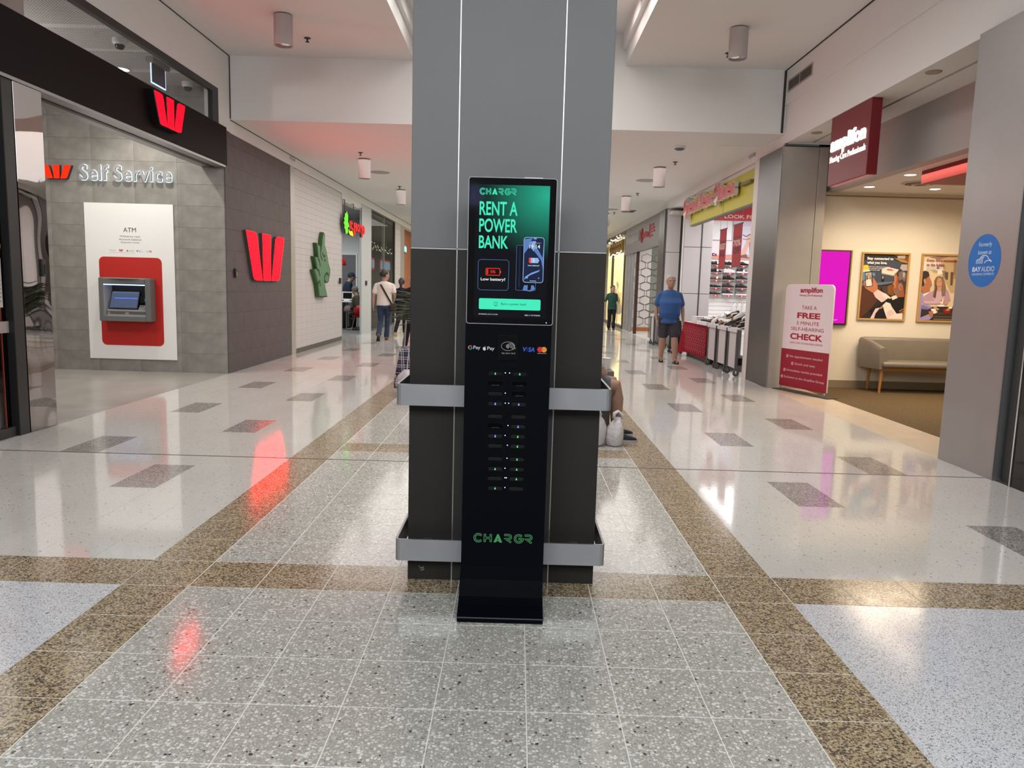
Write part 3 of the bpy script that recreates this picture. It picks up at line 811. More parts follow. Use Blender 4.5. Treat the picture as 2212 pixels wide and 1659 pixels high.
q.build('scuff_mark', flat(128, 124, 118), pil)
def rail(z0, z1, label):
    t = thing('bumper_rail', label, 'rail', (-0.05, 3.4, z0), group=None)
    x0, x1, yf, yb_, r, th = -0.54, 0.44, 3.40, 4.52, 0.022, 0.010
    out = [(x0, yb_)] + [(x0 + r - r * math.cos(math.radians(a)), yf + r - r * math.sin(math.radians(a))) for a in (0, 30, 60, 90)] + \
          [(x1 - r + r * math.sin(math.radians(a)), yf + r - r * math.cos(math.radians(a))) for a in (0, 30, 60, 90)] + [(x1, yb_)]
    r2 = r - th
    inn = [(x0 + th, yb_)] + [(x0 + r - r2 * math.cos(math.radians(a)), yf + r - r2 * math.sin(math.radians(a))) for a in (0, 30, 60, 90)] + \
          [(x1 - r + r2 * math.sin(math.radians(a)), yf + r - r2 * math.cos(math.radians(a))) for a in (0, 30, 60, 90)] + [(x1 - th, yb_)]
    n = len(out); q = MB()
    vs = [(p[0], p[1], z) for z in (z0, z1) for p in out] + [(p[0], p[1], z) for z in (z0, z1) for p in inn]
    fs = []
    for i in range(n - 1):
        fs += [(i, i + 1, n + i + 1, n + i), (2 * n + i, 3 * n + i, 3 * n + i + 1, 2 * n + i + 1),
               (n + i, n + i + 1, 3 * n + i + 1, 3 * n + i), (i, 2 * n + i, 2 * n + i + 1, i + 1)]
    fs += [(0, n, 3 * n, 2 * n), (n - 1, 3 * n - 1, 4 * n - 1, 2 * n - 1)]
    q.add(vs, fs)
    q.build('rail_band', M_RAIL, t)
    for x in (-0.40, 0.30): box('bracket', x - 0.02, x + 0.02, 3.41, 3.521, z0 + 0.03, z1 - 0.03, M_DARK, t)
    for y in (3.8, 4.3):
        box('bracket', x0 + 0.009, PX[0], y - 0.02, y + 0.02, z0 + 0.03, z1 - 0.03, M_DARK, t)
        box('bracket', PX[3], x1 - 0.009, y - 0.02, y + 0.02, z0 + 0.03, z1 - 0.03, M_DARK, t)
rail(0.873, 0.971, 'upper steel bumper rail wrapped round the pillar at waist height')
rail(0.137, 0.240, 'lower steel bumper rail wrapped round the pillar near the floor')

YK = 3.2
ki = thing('power_bank_kiosk', 'slim black power bank rental kiosk with a lit touchscreen, standing before the pillar', 'kiosk', (-0.036, 3.25, 0))
prof = [(3.20, 1.262), (3.20, 0.30), (3.197, 0.20), (3.19, 0.140), (3.178, 0.103), (3.155, 0.075), (3.12, 0.056), (3.05, 0.030), (3.05, 0.006), (3.40, 0.006), (3.40, 0.03), (3.28, 0.05), (3.27, 0.12), (3.27, 1.262)]
KX0, KX1 = -0.2165, 0.1485
q = MB(); n = len(prof)
xl = [KX0 - (0.004 if z < 0.2 else 0) for y, z in prof]; xr = [KX1 - (0.003 if z < 0.9 else 0) for y, z in prof]
q.add([(xl[i], y, z) for i, (y, z) in enumerate(prof)] + [(xr[i], y, z) for i, (y, z) in enumerate(prof)],
      [(i, (i + 1) % n, n + (i + 1) % n, n + i) for i in range(n)])
tri = [(0, 1, 12, 13), (1, 2, 11, 12), (2, 3, 11), (3, 4, 11), (4, 5, 11), (5, 6, 10, 11), (6, 7, 9, 10), (7, 8, 9)]
q.f += [list(t) for t in tri] + [[i + n for i in t] for t in tri]; q.m += [0] * (2 * len(tri))
q.build('body', M_KIOSK, ki)
box('base_edge', KX0 - 0.003, KX1 - 0.001, 3.047, 3.06, 0.024, 0.028, flat(70, 72, 78, 0.3), ki)
q = MB(); f = FB(0, 0, 3.262); f.extr(q, rr(-0.2145, 1.262, 0.1515, 1.868, 0.012), 0, 0.062)
screen_box = q.build('screen_housing', M_BLACK, ki, bevel=0.002, bseg=1)
f = FB(0, 0, YK)
q = MB(); f.extr(q, rr(-0.2125, 1.266, 0.1495, 1.8655, 0.010), 0, 0.003)
glassf = q.build('screen_glass', M_BLACKG, ki)
q = MB()
f.stroke(q, rr(-0.2135, 1.2645, 0.1505, 1.867, 0.011), 0.0012, 0.0, 0.0034, 0, True)
q.build('bezel_edge', flat(150, 152, 156, 0.3), ki)
box('top_strip', 0.015, 0.092, 3.203, 3.215, 1.867, 1.8715, emis('pale_edge_glow', (0.8, 0.95, 1.0), 0.8), ki)  # thin self-glowing strip on the housing's top edge
def display_mat():
    m = bpy.data.materials.new('touchscreen_image'); m.use_nodes = True
    N, L = nt(m); b = N['Principled BSDF']
    b.inputs['Base Color'].default_value = (0.003, 0.003, 0.004, 1); b.inputs['Roughness'].default_value = 0.06
    g = N.new('ShaderNodeNewGeometry')
    s = N.new('ShaderNodeVectorMath'); s.operation = 'SUBTRACT'; L.new(g.outputs['Position'], s.inputs[0]); s.inputs[1].default_value = (0.115, YK, 1.80)
    mu = N.new('ShaderNodeVectorMath'); mu.operation = 'MULTIPLY'; L.new(s.outputs[0], mu.inputs[0]); mu.inputs[1].default_value = (3.9, 0, 4.2)
    ln = N.new('ShaderNodeVectorMath'); ln.operation = 'LENGTH'; L.new(mu.outputs[0], ln.inputs[0])
    f1 = ramp01(N, L, ln.outputs['Value'], 1.15, 0.0)
    f2 = math_n(N, L, 'POWER', f1, 1.5)
    col = mixrgb(N, L, f2, (0.003, 0.004, 0.006), (0.02, 0.42, 0.27))
    L.new(col, b.inputs['Emission Color']); b.inputs['Emission Strength'].default_value = 1.0
    return m
q = MB(); f.rect(q, -0.184, 1.292, 0.1225, 1.838, 0.003, 0.0034)
disp = q.build('display', display_mat(), ki)
def scr(name, r, g, b, s=1.0):
    m = mat(name, (0.004, 0.004, 0.004), 0.08, emit=srgb(r, g, b), estr=s); return m
S_MINT = scr('screen_mint', 70, 236, 190); S_WHITE = scr('screen_white', 225, 235, 240); S_RED = scr('screen_red', 250, 60, 30)
S_DK = scr('screen_black', 8, 12, 18); S_BL = scr('screen_blue', 92, 128, 190); S_BLD = scr('screen_navy', 22, 34, 66); S_BLL = scr('screen_pale_blue', 150, 180, 225)
S_GRN = mat('logo_green', srgb(58, 138, 84), 0.5)
def chargr(mb, fr, a0, b0, a1, b1, h, m_out, m_in):
    W = (a1 - a0); H = (b1 - b0); lw = 0.125
    L = []
    L.append(('s', 0.0, arc(0.45, 0.5, 0.43, 48, 312, 14, 0.44)))
    L.append(('s', 1.15, [(0.02, 0.08), (0.02, 0.92)])); L.append(('s', 1.15, [(0.68, 0.08), (0.68, 0.92)])); L.append(('s', 1.15, [(0.02, 0.5), (0.68, 0.5)]))
    L.append(('p', 2.15, [(0.0, 0.0), (0.42, 1.0), (0.56, 1.0), (0.98, 0.0), (0.62, 0.0), (0.62, 0.16), (0.36, 0.16), (0.30, 0.0)]))
    for x in (3.35, 5.65):
        L.append(('s', x, [(0.05, 0.92), (0.5, 0.92)] + arc(0.5, 0.68, 0.24, 90, -90, 8) + [(0.15, 0.44), (0.72, 0.06)]))
    L.append(('s', 4.5, arc(0.48, 0.5, 0.43, 48, 352, 16, 0.44) + [(0.5, 0.5)]))
    T = 6.4
    def tr(x, p): return (a0 + (x + p[0]) / T * W, b0 + p[1] * H)
    for ty, x, pts in L:
        P = [tr(x, p) for p in pts]
        if ty == 'p':
            fr.extr(mb, P, h, h + 0.0004, m_out)
            fr.extr(mb, [tr(x, (0.40, 0.30)), tr(x, (0.58, 0.30)), tr(x, (0.49, 0.52))], h + 0.0004, h + 0.0007, m_in)
        else:
            fr.stroke(mb, P, lw * H, h, h + 0.0004, m_out)
    for ty, x, pts in L:
        if ty == 's': fr.stroke(mb, [tr(x, p) for p in pts], lw * H * 0.36, h + 0.0004, h + 0.0008, m_in)
q = MB(); chargr(q, f, -0.166, 1.798, -0.02, 1.823, 0.0034, 0, 1)
q.build('screen_logo', [S_MINT, S_DK], disp)
q = MB()
for s, b0, b1, a1 in (('RENT A', 1.714, 1.770, -0.0095), ('POWER', 1.6445, 1.7005, -0.010), ('BANK', 1.5785, 1.631, -0.0455)):
    text(q, f, s, -0.1675, b0, a1, b1, 0.0035, bold=0.018)
q.build('headline', S_MINT, disp)
q = MB(); f.stroke(q, rr(-0.168, 1.406, -0.040, 1.532, 0.012), 0.0007, 0.0034, 0.0037, 0, True)
q.build('card_outline', S_BL, disp)
q = MB(); f.stroke(q, rr(-0.135, 1.468, -0.077, 1.496, 0.003), 0.0013, 0.0034, 0.0037, 0, True); f.rect(q, -0.131, 1.472, -0.126, 1.492, 0.0034, 0.0037)
f.rect(q, -0.0755, 1.4775, -0.0725, 1.4865, 0.0034, 0.0037); text(q, f, '5%', -0.1165, 1.4765, -0.0955, 1.4885, 0.0036, bold=0.01)
q.build('battery_icon', S_RED, disp)
q = MB(); text(q, f, 'Low battery?', -0.1565, 1.4415, -0.0535, 1.457, 0.0035, bold=0.02)
q.build('card_text', S_WHITE, disp)
q = MB()
f.extr(q, rr(-0.162, 1.325, 0.0975, 1.371, 0.006), 0.0034, 0.0037, 0)
text(q, f, 'Rent a power bank', -0.069, 1.342, 0.038, 1.3545, 0.0039, mi=1)
f.stroke(q, rr(-0.0975, 1.342, -0.0835, 1.3565, 0.002), 0.0006, 0.0037, 0.0041, 1, True); f.rect(q, -0.094, 1.3395, -0.087, 1.341, 0.0037, 0.0041, 1)
f.extr(q, [(-0.0915, 1.347), (-0.0895, 1.353), (-0.088, 1.3485)], 0.0037, 0.0041, 1)
q.build('rent_button', [S_MINT, scr('screen_ink', 14, 50, 42)], disp)
for s_, a_, b_ in (('DTN02223_S4.4_V1.0.64', -0.162, -0.082), ('2025 11 27 07:05:06', 0.032, 0.097)):
    q = MB(); text(q, f, s_, a_, 1.3015, b_, 1.307, 0.0035); q.build('status_text', S_WHITE, disp)
q = MB()
f.extr(q, rr(-0.009, 1.408, 0.024, 1.594, 0.004), 0.0034, 0.0036, 1); f.stroke(q, rr(-0.009, 1.408, 0.074, 1.594, 0.005), 0.0006, 0.0034, 0.0037, 2, True)
f.rect(q, 0.001, 1.42, 0.008, 1.588, 0.0036, 0.0038, 3)
f.extr(q, [(0.02, 1.408), (0.026, 1.43), (0.066, 1.43), (0.073, 1.414), (0.055, 1.404)], 0.0035, 0.0038, 2)
f.extr(q, [(0.04, 1.41), (0.042, 1.43), (0.056, 1.43), (0.054, 1.41)], 0.0038, 0.0040, 1)
q.build('power_bank_picture', [S_WHITE, S_DK, S_BL, S_BLD], disp)
q = MB()
f.extr(q, rr(0.0195, 1.4405, 0.1055, 1.629, 0.012), 0.0038, 0.0041, 2)
f.extr(q, rr(0.022, 1.443, 0.103, 1.6265, 0.010), 0.0041, 0.0043, 1)
f.extr(q, [(0.023, 1.56), (0.023, 1.62), (0.055, 1.625), (0.066, 1.6), (0.085, 1.57), (0.1, 1.545), (0.102, 1.5), (0.094, 1.535), (0.07, 1.565), (0.045, 1.592)], 0.0043, 0.0045, 3)
f.extr(q, [(0.062, 1.626), (0.074, 1.626), (0.062, 1.57), (0.05, 1.585)], 0.0045, 0.0046, 4)
f.extr(q, [(0.102, 1.50), (0.1, 1.545), (0.1025, 1.6), (0.1025, 1.49)], 0.0043, 0.0045, 3)
f.extr(q, [(0.024, 1.452), (0.05, 1.472), (0.085, 1.487), (0.1, 1.51), (0.09, 1.495), (0.055, 1.482), (0.03, 1.466)], 0.0043, 0.0045, 4)
f.extr(q, rr(0.051, 1.613, 0.074, 1.620, 0.003), 0.0046, 0.0048, 1)
text(q, f, 'Wednesday, September 9', 0.042, 1.603, 0.092, 1.607, 0.0048, mi=0)
text(q, f, '19:14', 0.0435, 1.582, 0.088, 1.599, 0.0048, mi=0, bold=0.01)
f.extr(q, rr(0.043, 1.5225, 0.083, 1.544, 0.004), 0.0046, 0.0048, 2); f.extr(q, rr(0.043, 1.5225, 0.051, 1.544, 0.003), 0.0048, 0.0050, 5)
f.rect(q, 0.083, 1.529, 0.086, 1.537, 0.0046, 0.0048, 2)
text(q, f, '5', 0.0585, 1.526, 0.067, 1.541, 0.0050, mi=0, bold=0.01); text(q, f, 'Low battery?', 0.040, 1.508, 0.087, 1.5155, 0.0048, mi=0, bold=0.015)
f.rect(q, 0.049, 1.4475, 0.076, 1.449, 0.0046, 0.0048, 0)
f.extr(q, circ(0.038, 1.4605, 0.002), 0.0046, 0.0048, 0); f.extr(q, circ(0.086, 1.4605, 0.002), 0.0046, 0.0048, 0)
q.build('phone_picture', [S_WHITE, S_BLD, S_BLL, S_BL, scr('screen_sky', 128, 160, 214), S_RED], disp)
q = MB(); f.extr(q, circ(0.124, 1.2745, 0.002), 0.003, 0.0038)
M_BLUE_E = emis('blue_led', (0.10, 0.18, 1.0), 3.0); M_BLUEW_E = emis('blue_white_led', (0.35, 0.5, 1.0), 3.5); M_GREEN_E = emis('green_led', (0.10, 0.85, 0.28), 1.3)
q.build('status_light', M_BLUEW_E, ki)
# payment marks
I_W = flat(190, 190, 192); I_B = flat(40, 80, 185)
q = MB()
gx, gz, gr = -0.1945, 1.1615, 0.0075
for (a0, a1, mi) in ((45, 140, 1), (140, 215, 2), (215, 305, 3), (305, 362, 4)):
    f.stroke(q, arc(gx, gz, gr, a0, a1, 6), 0.0016, 0.0002, 0.0008, mi)
f.rect(q, gx, gz - 0.0015, gx + gr, gz + 0.0012, 0.0002, 0.0008, 4)
text(q, f, 'Pay', -0.1815, 1.151, -0.152, 1.1695, 0.0008, mi=0, bold=0.006)
LOGOM = [I_W, flat(220, 70, 55), flat(225, 175, 50), flat(60, 150, 90), flat(70, 125, 215), I_B, flat(14, 20, 44), flat(180, 25, 32), flat(200, 130, 32), flat(205, 85, 30)]
q.build('payment_logo', LOGOM, ki)
q = MB()
ax, az = -0.1345, 1.1585
f.extr(q, [(ax - 0.0062, az + 0.004), (ax - 0.003, az + 0.0062), (ax, az + 0.005), (ax + 0.003, az + 0.0062), (ax + 0.0056, az + 0.0045), (ax + 0.0038, az + 0.001), (ax + 0.0062, az - 0.003), (ax + 0.003, az - 0.0085), (ax, az - 0.0075), (ax - 0.003, az - 0.0085), (ax - 0.0068, az - 0.002)], 0.0002, 0.0008, 0)
f.extr(q, [(ax, az + 0.0065), (ax + 0.001, az + 0.0095), (ax + 0.0035, az + 0.011), (ax + 0.0025, az + 0.008)], 0.0002, 0.0008, 0)
text(q, f, 'Pay', -0.1225, 1.149, -0.092, 1.1675, 0.0008, mi=0, bold=0.006)
q.build('payment_logo', LOGOM, ki)
q = MB()
text(q, f, 'V', 0.0255, 1.151, 0.0425, 1.1695, 0.0008, mi=5, bold=0.03, shear=0.15)
text(q, f, 'I', 0.0435, 1.151, 0.0475, 1.1695, 0.0008, mi=6, bold=0.03, shear=0.15)
text(q, f, 'SA', 0.051, 1.150, 0.079, 1.169, 0.0008, mi=5, bold=0.03, shear=0.15)
q.build('payment_logo', LOGOM, ki)
q = MB()
f.extr(q, circ(0.1015, 1.1605, 0.0118), 0.0002, 0.0007, 7); f.extr(q, circ(0.1185, 1.1605, 0.0118), 0.0002, 0.0009, 8)
f.extr(q, arc(0.1015, 1.1605, 0.0118, -44, 44, 6) + arc(0.1185, 1.1605, 0.0118, 136, 224, 6), 0.0009, 0.0011, 9)
text(q, f, 'mastercard', 0.0915, 1.143, 0.1285, 1.1465, 0.0008, mi=0)
q.build('payment_logo', LOGOM, ki)
q = MB(); f.extr(q, rr(-0.0765, 1.110, 0.0105, 1.2175, 0.003), 0.0, 0.004)
rd = q.build('card_reader', M_BLACKG, ki, bevel=0.001, bseg=1)
q = MB()
f.stroke(q, circ(-0.0345, 1.1715, 0.0285, 28, 0.0185), 0.0007, 0.004, 0.0044, 0, True)
for r in (0.006, 0.0095, 0.013, 0.0165): f.stroke(q, arc(-0.0475, 1.1715, r, -38, 38, 6), 0.0008, 0.004, 0.0044)
for pts in ([(-0.028, 1.180), (-0.014, 1.176), (-0.002, 1.162)], [(-0.029, 1.1745), (-0.018, 1.171), (-0.007, 1.160)], [(-0.028, 1.169), (-0.020, 1.166), (-0.012, 1.157)], [(-0.030, 1.183), (-0.018, 1.184), (-0.006, 1.173)]): f.stroke(q, pts, 0.0008, 0.004, 0.0044)
text(q, f, 'tap your card', -0.0615, 1.137, -0.004, 1.1455, 0.0044)
q.build('reader_print', flat(150, 150, 152), rd)
rowz = [1.055, 1.0115, 0.968, 0.9245, 0.870, 0.8275, 0.784, 0.741, 0.684, 0.6395, 0.597, 0.5535]
occ = ['gg', '..', 'o.', 'bb', 'oo', '.b', 'bg', 'og', 'og', 'gg', 'og', 'go']
led = ['11', '00', '10', '11', '00', '01', '10', '01', '01', '10', '11', '10']
sm = {}
M_SLOT = mat('slot_recess', (0.0008, 0.0008, 0.001), 0.6, spec=0.03); M_BANK = mat('power_bank_shell', (0.0035, 0.0035, 0.0045), 0.22, spec=0.25)
M_RIM = mat('slot_rim', (0.003, 0.0035, 0.005), 0.4, spec=0.12)
ords = ['first', 'second', 'third', 'fourth', 'fifth', 'sixth', 'seventh', 'eighth', 'ninth', 'tenth', 'eleventh', 'twelfth']
lit = {'g': 'green light on', 'b': 'blue light on', 'o': 'no light'}
for i, z in enumerate(rowz):
    dx = 0.001 * i
    for sidx, cx in ((0, -0.0855 + dx), (1, 0.0185 - dx * 0.15)):
        q = MB(); f.extr(q, rr(cx - 0.036, z - 0.0125, cx + 0.036, z + 0.0125, 0.011), 0.0, 0.0012, 1); f.extr(q, rr(cx - 0.0345, z - 0.011, cx + 0.0345, z + 0.011, 0.0098), 0.0012, 0.0015, 0)
        if occ[i][sidx] == '.':
            f.rect(q, cx - 0.016, z - 0.0085, cx + 0.017, z - 0.0077, 0.0015, 0.002, 2)
        q.build('slot', [M_SLOT, M_RIM, flat(95, 95, 98)], ki)
        if led[i][sidx] == '1':
            q = MB(); f.extr(q, circ(cx + (0.0425 if sidx == 0 else -0.0435), z + 0.002, 0.0021, 12), 0.0, 0.0012); q.build('slot_light', M_BLUEW_E, ki)
        st = occ[i][sidx]
        if st != '.':
            q = MB(); f.extr(q, rr(cx - 0.032, z - 0.0098, cx + 0.032, z + 0.0075, 0.0085), 0.0015, 0.006)
            pb = q.build('power_bank', M_BANK, None, bevel=0.0012, bseg=1, label='black power bank, %s slot, %s row from the top, %s' % (('left', 'right')[sidx], ords[i], lit[st]), cat='power bank', group='power banks in the kiosk slots')
            if st in 'gb':
                q = MB(); f.extr(q, [(cx - 0.0033, z - 0.0055), (cx + 0.0033, z - 0.0055), (cx + 0.0006, z + 0.004), (cx - 0.0006, z + 0.004)], 0.006, 0.0066)
                q.build('indicator', M_GREEN_E if st == 'g' else M_BLUE_E, pb)
q = MB(); f5 = FB(0, 0, YK); chargr(q, f5, -0.160, 0.3075, 0.0905, 0.345, 0.0002, 0, 1)
q.build('front_logo', [S_GRN, M_KIOSK], ki)

# ================================================================== CEILING FITTINGS
def downlight(x, y, z, label, power=46):
    t = thing('cylinder_downlight', label, 'ceiling light', (x, y, z), group='white cylinder downlights')
    q = MB(); R = 0.115; H = 0.37
    q.lathe([(R - 0.012, z - H + 0.01), (R - 0.004, z - H), (R, z - H + 0.004), (R, z - 0.012), (R * 0.9, z - 0.012)], (x, y, 0), 32)
    q.build('shade', flat(176, 166, 164), t, smooth='angle')
    q = MB(); q.lathe([(0.09, z - 0.012), (0.09, z)], (x, y, 0), 24); q.build('ceiling_mount', M_DARK, t)
    q = MB(); q.lathe([(R - 0.012, z - H + 0.008), (0.085, z - H + 0.05), (0.05, z - H + 0.10), (0.04, z - H + 0.12)], (x, y, 0), 24); q.build('reflector', M_CHROME, t, smooth=True)
    q = MB(); q.lathe([(0.001, z - H + 0.112), (0.042, z - H + 0.115), (0.042, z - H + 0.13)], (x, y, 0), 16); q.build('lamp', emis('lamp_glow', (1.0, 0.95, 0.88), 7.0), t)
    spot('downlight_beam', (x, y, z - H + 0.09), power, NEUT, 110, 0.7, 0.05)
downlight(-3.01, 9.87, ZH, 'nearest white cylinder downlight on the left, under the high ceiling')
downlight(2.67, 9.92, ZH, 'nearest white cylinder downlight on the right, under the high ceiling')
downlight(-3.01, 14.9, ZLW, 'white cylinder downlight on the left tinted pink by the red sign')
downlight(2.67, 14.98, ZLW, 'first white cylinder downlight on the low right ceiling, above the shoe shop')
downlight(-3.01, 19.5, ZLW, 'second white cylinder downlight on the low left ceiling, before the pillar edge')
downlight(2.68, 19.6, ZLW, 'second white cylinder downlight on the low right ceiling')
downlight(2.70, 24.15, ZLW, 'farthest visible cylinder downlight, half hidden by the pillar')
def sprinkler(x, y, z, label):
    t = thing('fire_sprinkler', label, 'sprinkler', (x, y, z), group='ceiling sprinklers')
    q = MB(); q.lathe([(0.045, z), (0.045, z - 0.008), (0.02, z - 0.014)], (x, y, 0), 16); q.build('escutcheon', M_DARK, t)
    q = MB(); q.lathe([(0.012, z - 0.01), (0.012, z - 0.045), (0.028, z - 0.05), (0.028, z - 0.056)], (x, y, 0), 12); q.build('nozzle', M_BLACK, t)
for (x, y, z, l) in ((-2.95, 10.74, ZH, 'small dark sprinkler beside the nearest left downlight'), (2.81, 10.92, ZH, 'small dark sprinkler behind the nearest right downlight'),
    (-2.94, 14.19, ZLW, 'small dark sprinkler on the red lit left ceiling'), (-2.95, 18.85, ZLW, 'small dark sprinkler before the second low left downlight'),
    (2.83, 14.31, ZLW, 'small dark sprinkler before the first low right downlight'), (2.87, 18.97, ZLW, 'small dark sprinkler before the second low right downlight'), (2.9, 23.72, ZLW, 'farthest small sprinkler on the low right ceiling')):
    sprinkler(x, y, z, l)
def disc(name, x, y, z, r, m, label, cat, h=0.012):
    q = MB(); q.lathe([(r, z), (r, z - h * 0.5), (r * 0.9, z - h)], (x, y, 0), 28); return q.build(name, m, label=label, cat=cat)
M_GRILLE = mat('speaker_grille', (0.34, 0.32, 0.30), 0.7)
disc('ceiling_speaker', -3.02, 16.6, ZLW, 0.21, M_GRILLE, 'round flush ceiling speaker on the left, past the pink tinted downlight', 'speaker')
disc('ceiling_speaker', 2.70, 16.75, ZLW, 0.21, M_GRILLE, 'round flush ceiling speaker on the right, above the first low downlight', 'speaker')
disc('ceiling_speaker', 2.70, 22.85, ZLW, 0.21, M_GRILLE, 'farther round ceiling speaker on the right, near the pillar edge', 'speaker')
sdt = thing('smoke_detector', 'dark smoke detector on the low right ceiling nearest the bulkhead', 'detector', (2.59, 12.81, ZLW))
q = MB(); q.lathe([(0.10, ZLW), (0.10, ZLW - 0.02), (0.07, ZLW - 0.035)], (2.59, 12.81, 0), 24); q.build('base', M_WHITE_P, sdt)
q = MB(); q.lathe([(0.085, ZLW - 0.03), (0.085, ZLW - 0.045), (0.05, ZLW - 0.06)], (2.59, 12.81, 0), 24); q.build('head', M_DARK, sdt)
def vent(name, label, fr, a0, b0, a1, b1, nsl, vertical=False):
    t = thing(name, label, 'vent', fr.p((a0 + a1) / 2, b0))
    q = MB(); w = 0.02
    for r in ((a0 - w, b0 - w, a1 + w, b0), (a0 - w, b1, a1 + w, b1 + w), (a0 - w, b0, a0, b1), (a1, b0, a1 + w, b1), ((a0 + a1) / 2 - 0.008, b0, (a0 + a1) / 2 + 0.008, b1)): fr.rect(q, *r, 0, 0.012)
    q.build('frame', flat(168, 158, 152), t)
    q = MB(); fr.rect(q, a0, b0, a1, b1, 0, 0.002); q.build('duct_opening', M_GAP, t)
    for i in range(nsl):
        z = b0 + (i + 0.5) * (b1 - b0) / nsl
        q = MB(); fr.rect(q, a0, z - (b1 - b0) / nsl * 0.22, a1, z + (b1 - b0) / nsl * 0.22, 0.002, 0.009); q.build('slat', flat(112, 104, 100), t)
vent('wall_vent', 'rectangular slatted air vent high on the right fascia next to the bulkhead', FR(0, 0, 3.872), -11.50, 4.37, -10.62, 4.50, 7)
q_fr = Fr((3.10, 22.9, ZLW), (1, 0, 0), (0, 1, 0), (0, 0, -1))
vent('ceiling_vent', 'slatted square air vent on the far right ceiling', q_fr, 0.0, 0.0, 0.34, 0.6, 5)
for (x, y, l) in ((4.04, 10.75, 'round flush cover plate on the clinic soffit left of the red sign'), (4.04, 7.81, 'round flush cover plate on the clinic soffit right of the red sign')):
    disc('cover_plate', x, y, 3.64, 0.075, flat(160, 150, 138), l, 'cover')
q = MB(); text(q, FR(0, 0, 3.9), '1038', -13.36, 3.705, -13.0, 3.765, 0.002); q.build('shop_number', flat(60, 52, 50), label='small dark shop number on the white band above the shoe shop', cat='number sign')
q = MB(); text(q, FL(), '1024', 14.6, 3.70, 14.95, 3.765, 0.002); q.build('shop_number', flat(90, 80, 78), label='small dark shop number on the white band above the left steel strip', cat='number sign')
# ================================================================== BANK: signs, cash machines
W3 = [[(0, 1), (.18, 1), (.235, .98), (.262, .92), (.382, 0), (.235, 0), (.18, .02), (.155, .08)],
      [(.39, 1), (.61, 1), (.597, 0), (.403, 0)],
      [(1, 1), (.82, 1), (.765, .98), (.738, .92), (.618, 0), (.765, 0), (.82, .02), (.845, .08)]]
def bank_w(name, label, fr, a0, b0, a1, b1, depth, m_face, proud=0.0):
    t = thing(name, label, 'sign', fr.p((a0 + a1) / 2, b0))
    W, H = a1 - a0, b1 - b0
    q = MB()
    can = [(-.02, 1.02), (1.02, 1.02), (.86, .06), (.81, -.02), (.19, -.02), (.14, .06)]
    fr.extr(q, [(a0 + x * W, b0 + y * H) for x, y in can], 0.0, depth * 0.86) if proud else None
    if proud: q.build('backing_can', M_BEAM, t)
    for st in W3:
        q = MB(); P = [(a0 + x * W, b0 + y * H) for x, y in st]
        fr.extr(q, P, depth * 0.8 if proud else 0.0, depth, 1)
        cx = sum(p[0] for p in P) / len(P); cy = sum(p[1] for p in P) / len(P)
        fr.extr(q, [(cx + (p[0] - cx) * 0.96, cy + (p[1] - cy) * 0.985) for p in P], depth, depth + 0.004, 0)
        q.build('letter_stroke', [m_face, M_DARK], t)
    return t
bank_w('bank_logo_sign', 'red illuminated three stroke W logo on the dark fascia above the bank entrance', FL(0, 0, -4.335), 8.99, 3.20, 9.80, 3.555, 0.10, M_RED_E, True)
bank_w('bank_logo_sign', 'largest red illuminated W logo, on the brown stone wall', FL(), 12.08, 1.415, 14.06, 2.205, 0.05, M_RED_E)
bank_w('bank_logo_sign', 'small orange red W logo left of the Self Service lettering', FB(0, 0, 11.4), -7.05, 2.825, -6.60, 3.02, 0.05, M_RED_E2)
fr = FB(0, 0, 11.4)
ss = thing('lettering_sign', 'halo lit grey Self Service lettering on the stone tile wall', 'sign', (-5.82, 11.4, 2.82))
xs = -6.50
tot = text_raw('Self Service', 0.0); sc = (6.50 - 5.14) / (tot[3] - tot[2]); y0_ = tot[4]
def glyphs(s):
    """pen position of each glyph, measured from the set string"""
    out = []
    for i, ch in enumerate(s):
        if ch == ' ': continue
        r = text_raw(s[:i + 1], 0.0)
        g = text_raw(ch, 0.0)
        out.append((ch, r[3] - (g[3] - g[2]), r[3], g[4], g[5]))
    return out
for ch, ga, gb, g0, g1 in glyphs('Self Service'):
    A0, A1 = xs + (ga - tot[2]) * sc, xs + (gb - tot[2]) * sc
    B0, B1 = 2.815 + (g0 - y0_) * sc * 1.08, 2.815 + (g1 - y0_) * sc * 1.08
    e = 0.003
    q = MB(); text(q, fr, ch, A0 - e, B0 - e, A1 + e, B1 + e, 0.010, 0.018, 0, bold=0.026)
    h = q.build('halo_letter', M_HALO, ss)
    q = MB(); text(q, fr, ch, A0, B0, A1, B1, 0.018, 0.050, 0, bold=0.018)
    q.build('letter_face', flat(150, 148, 150, 0.4), h)
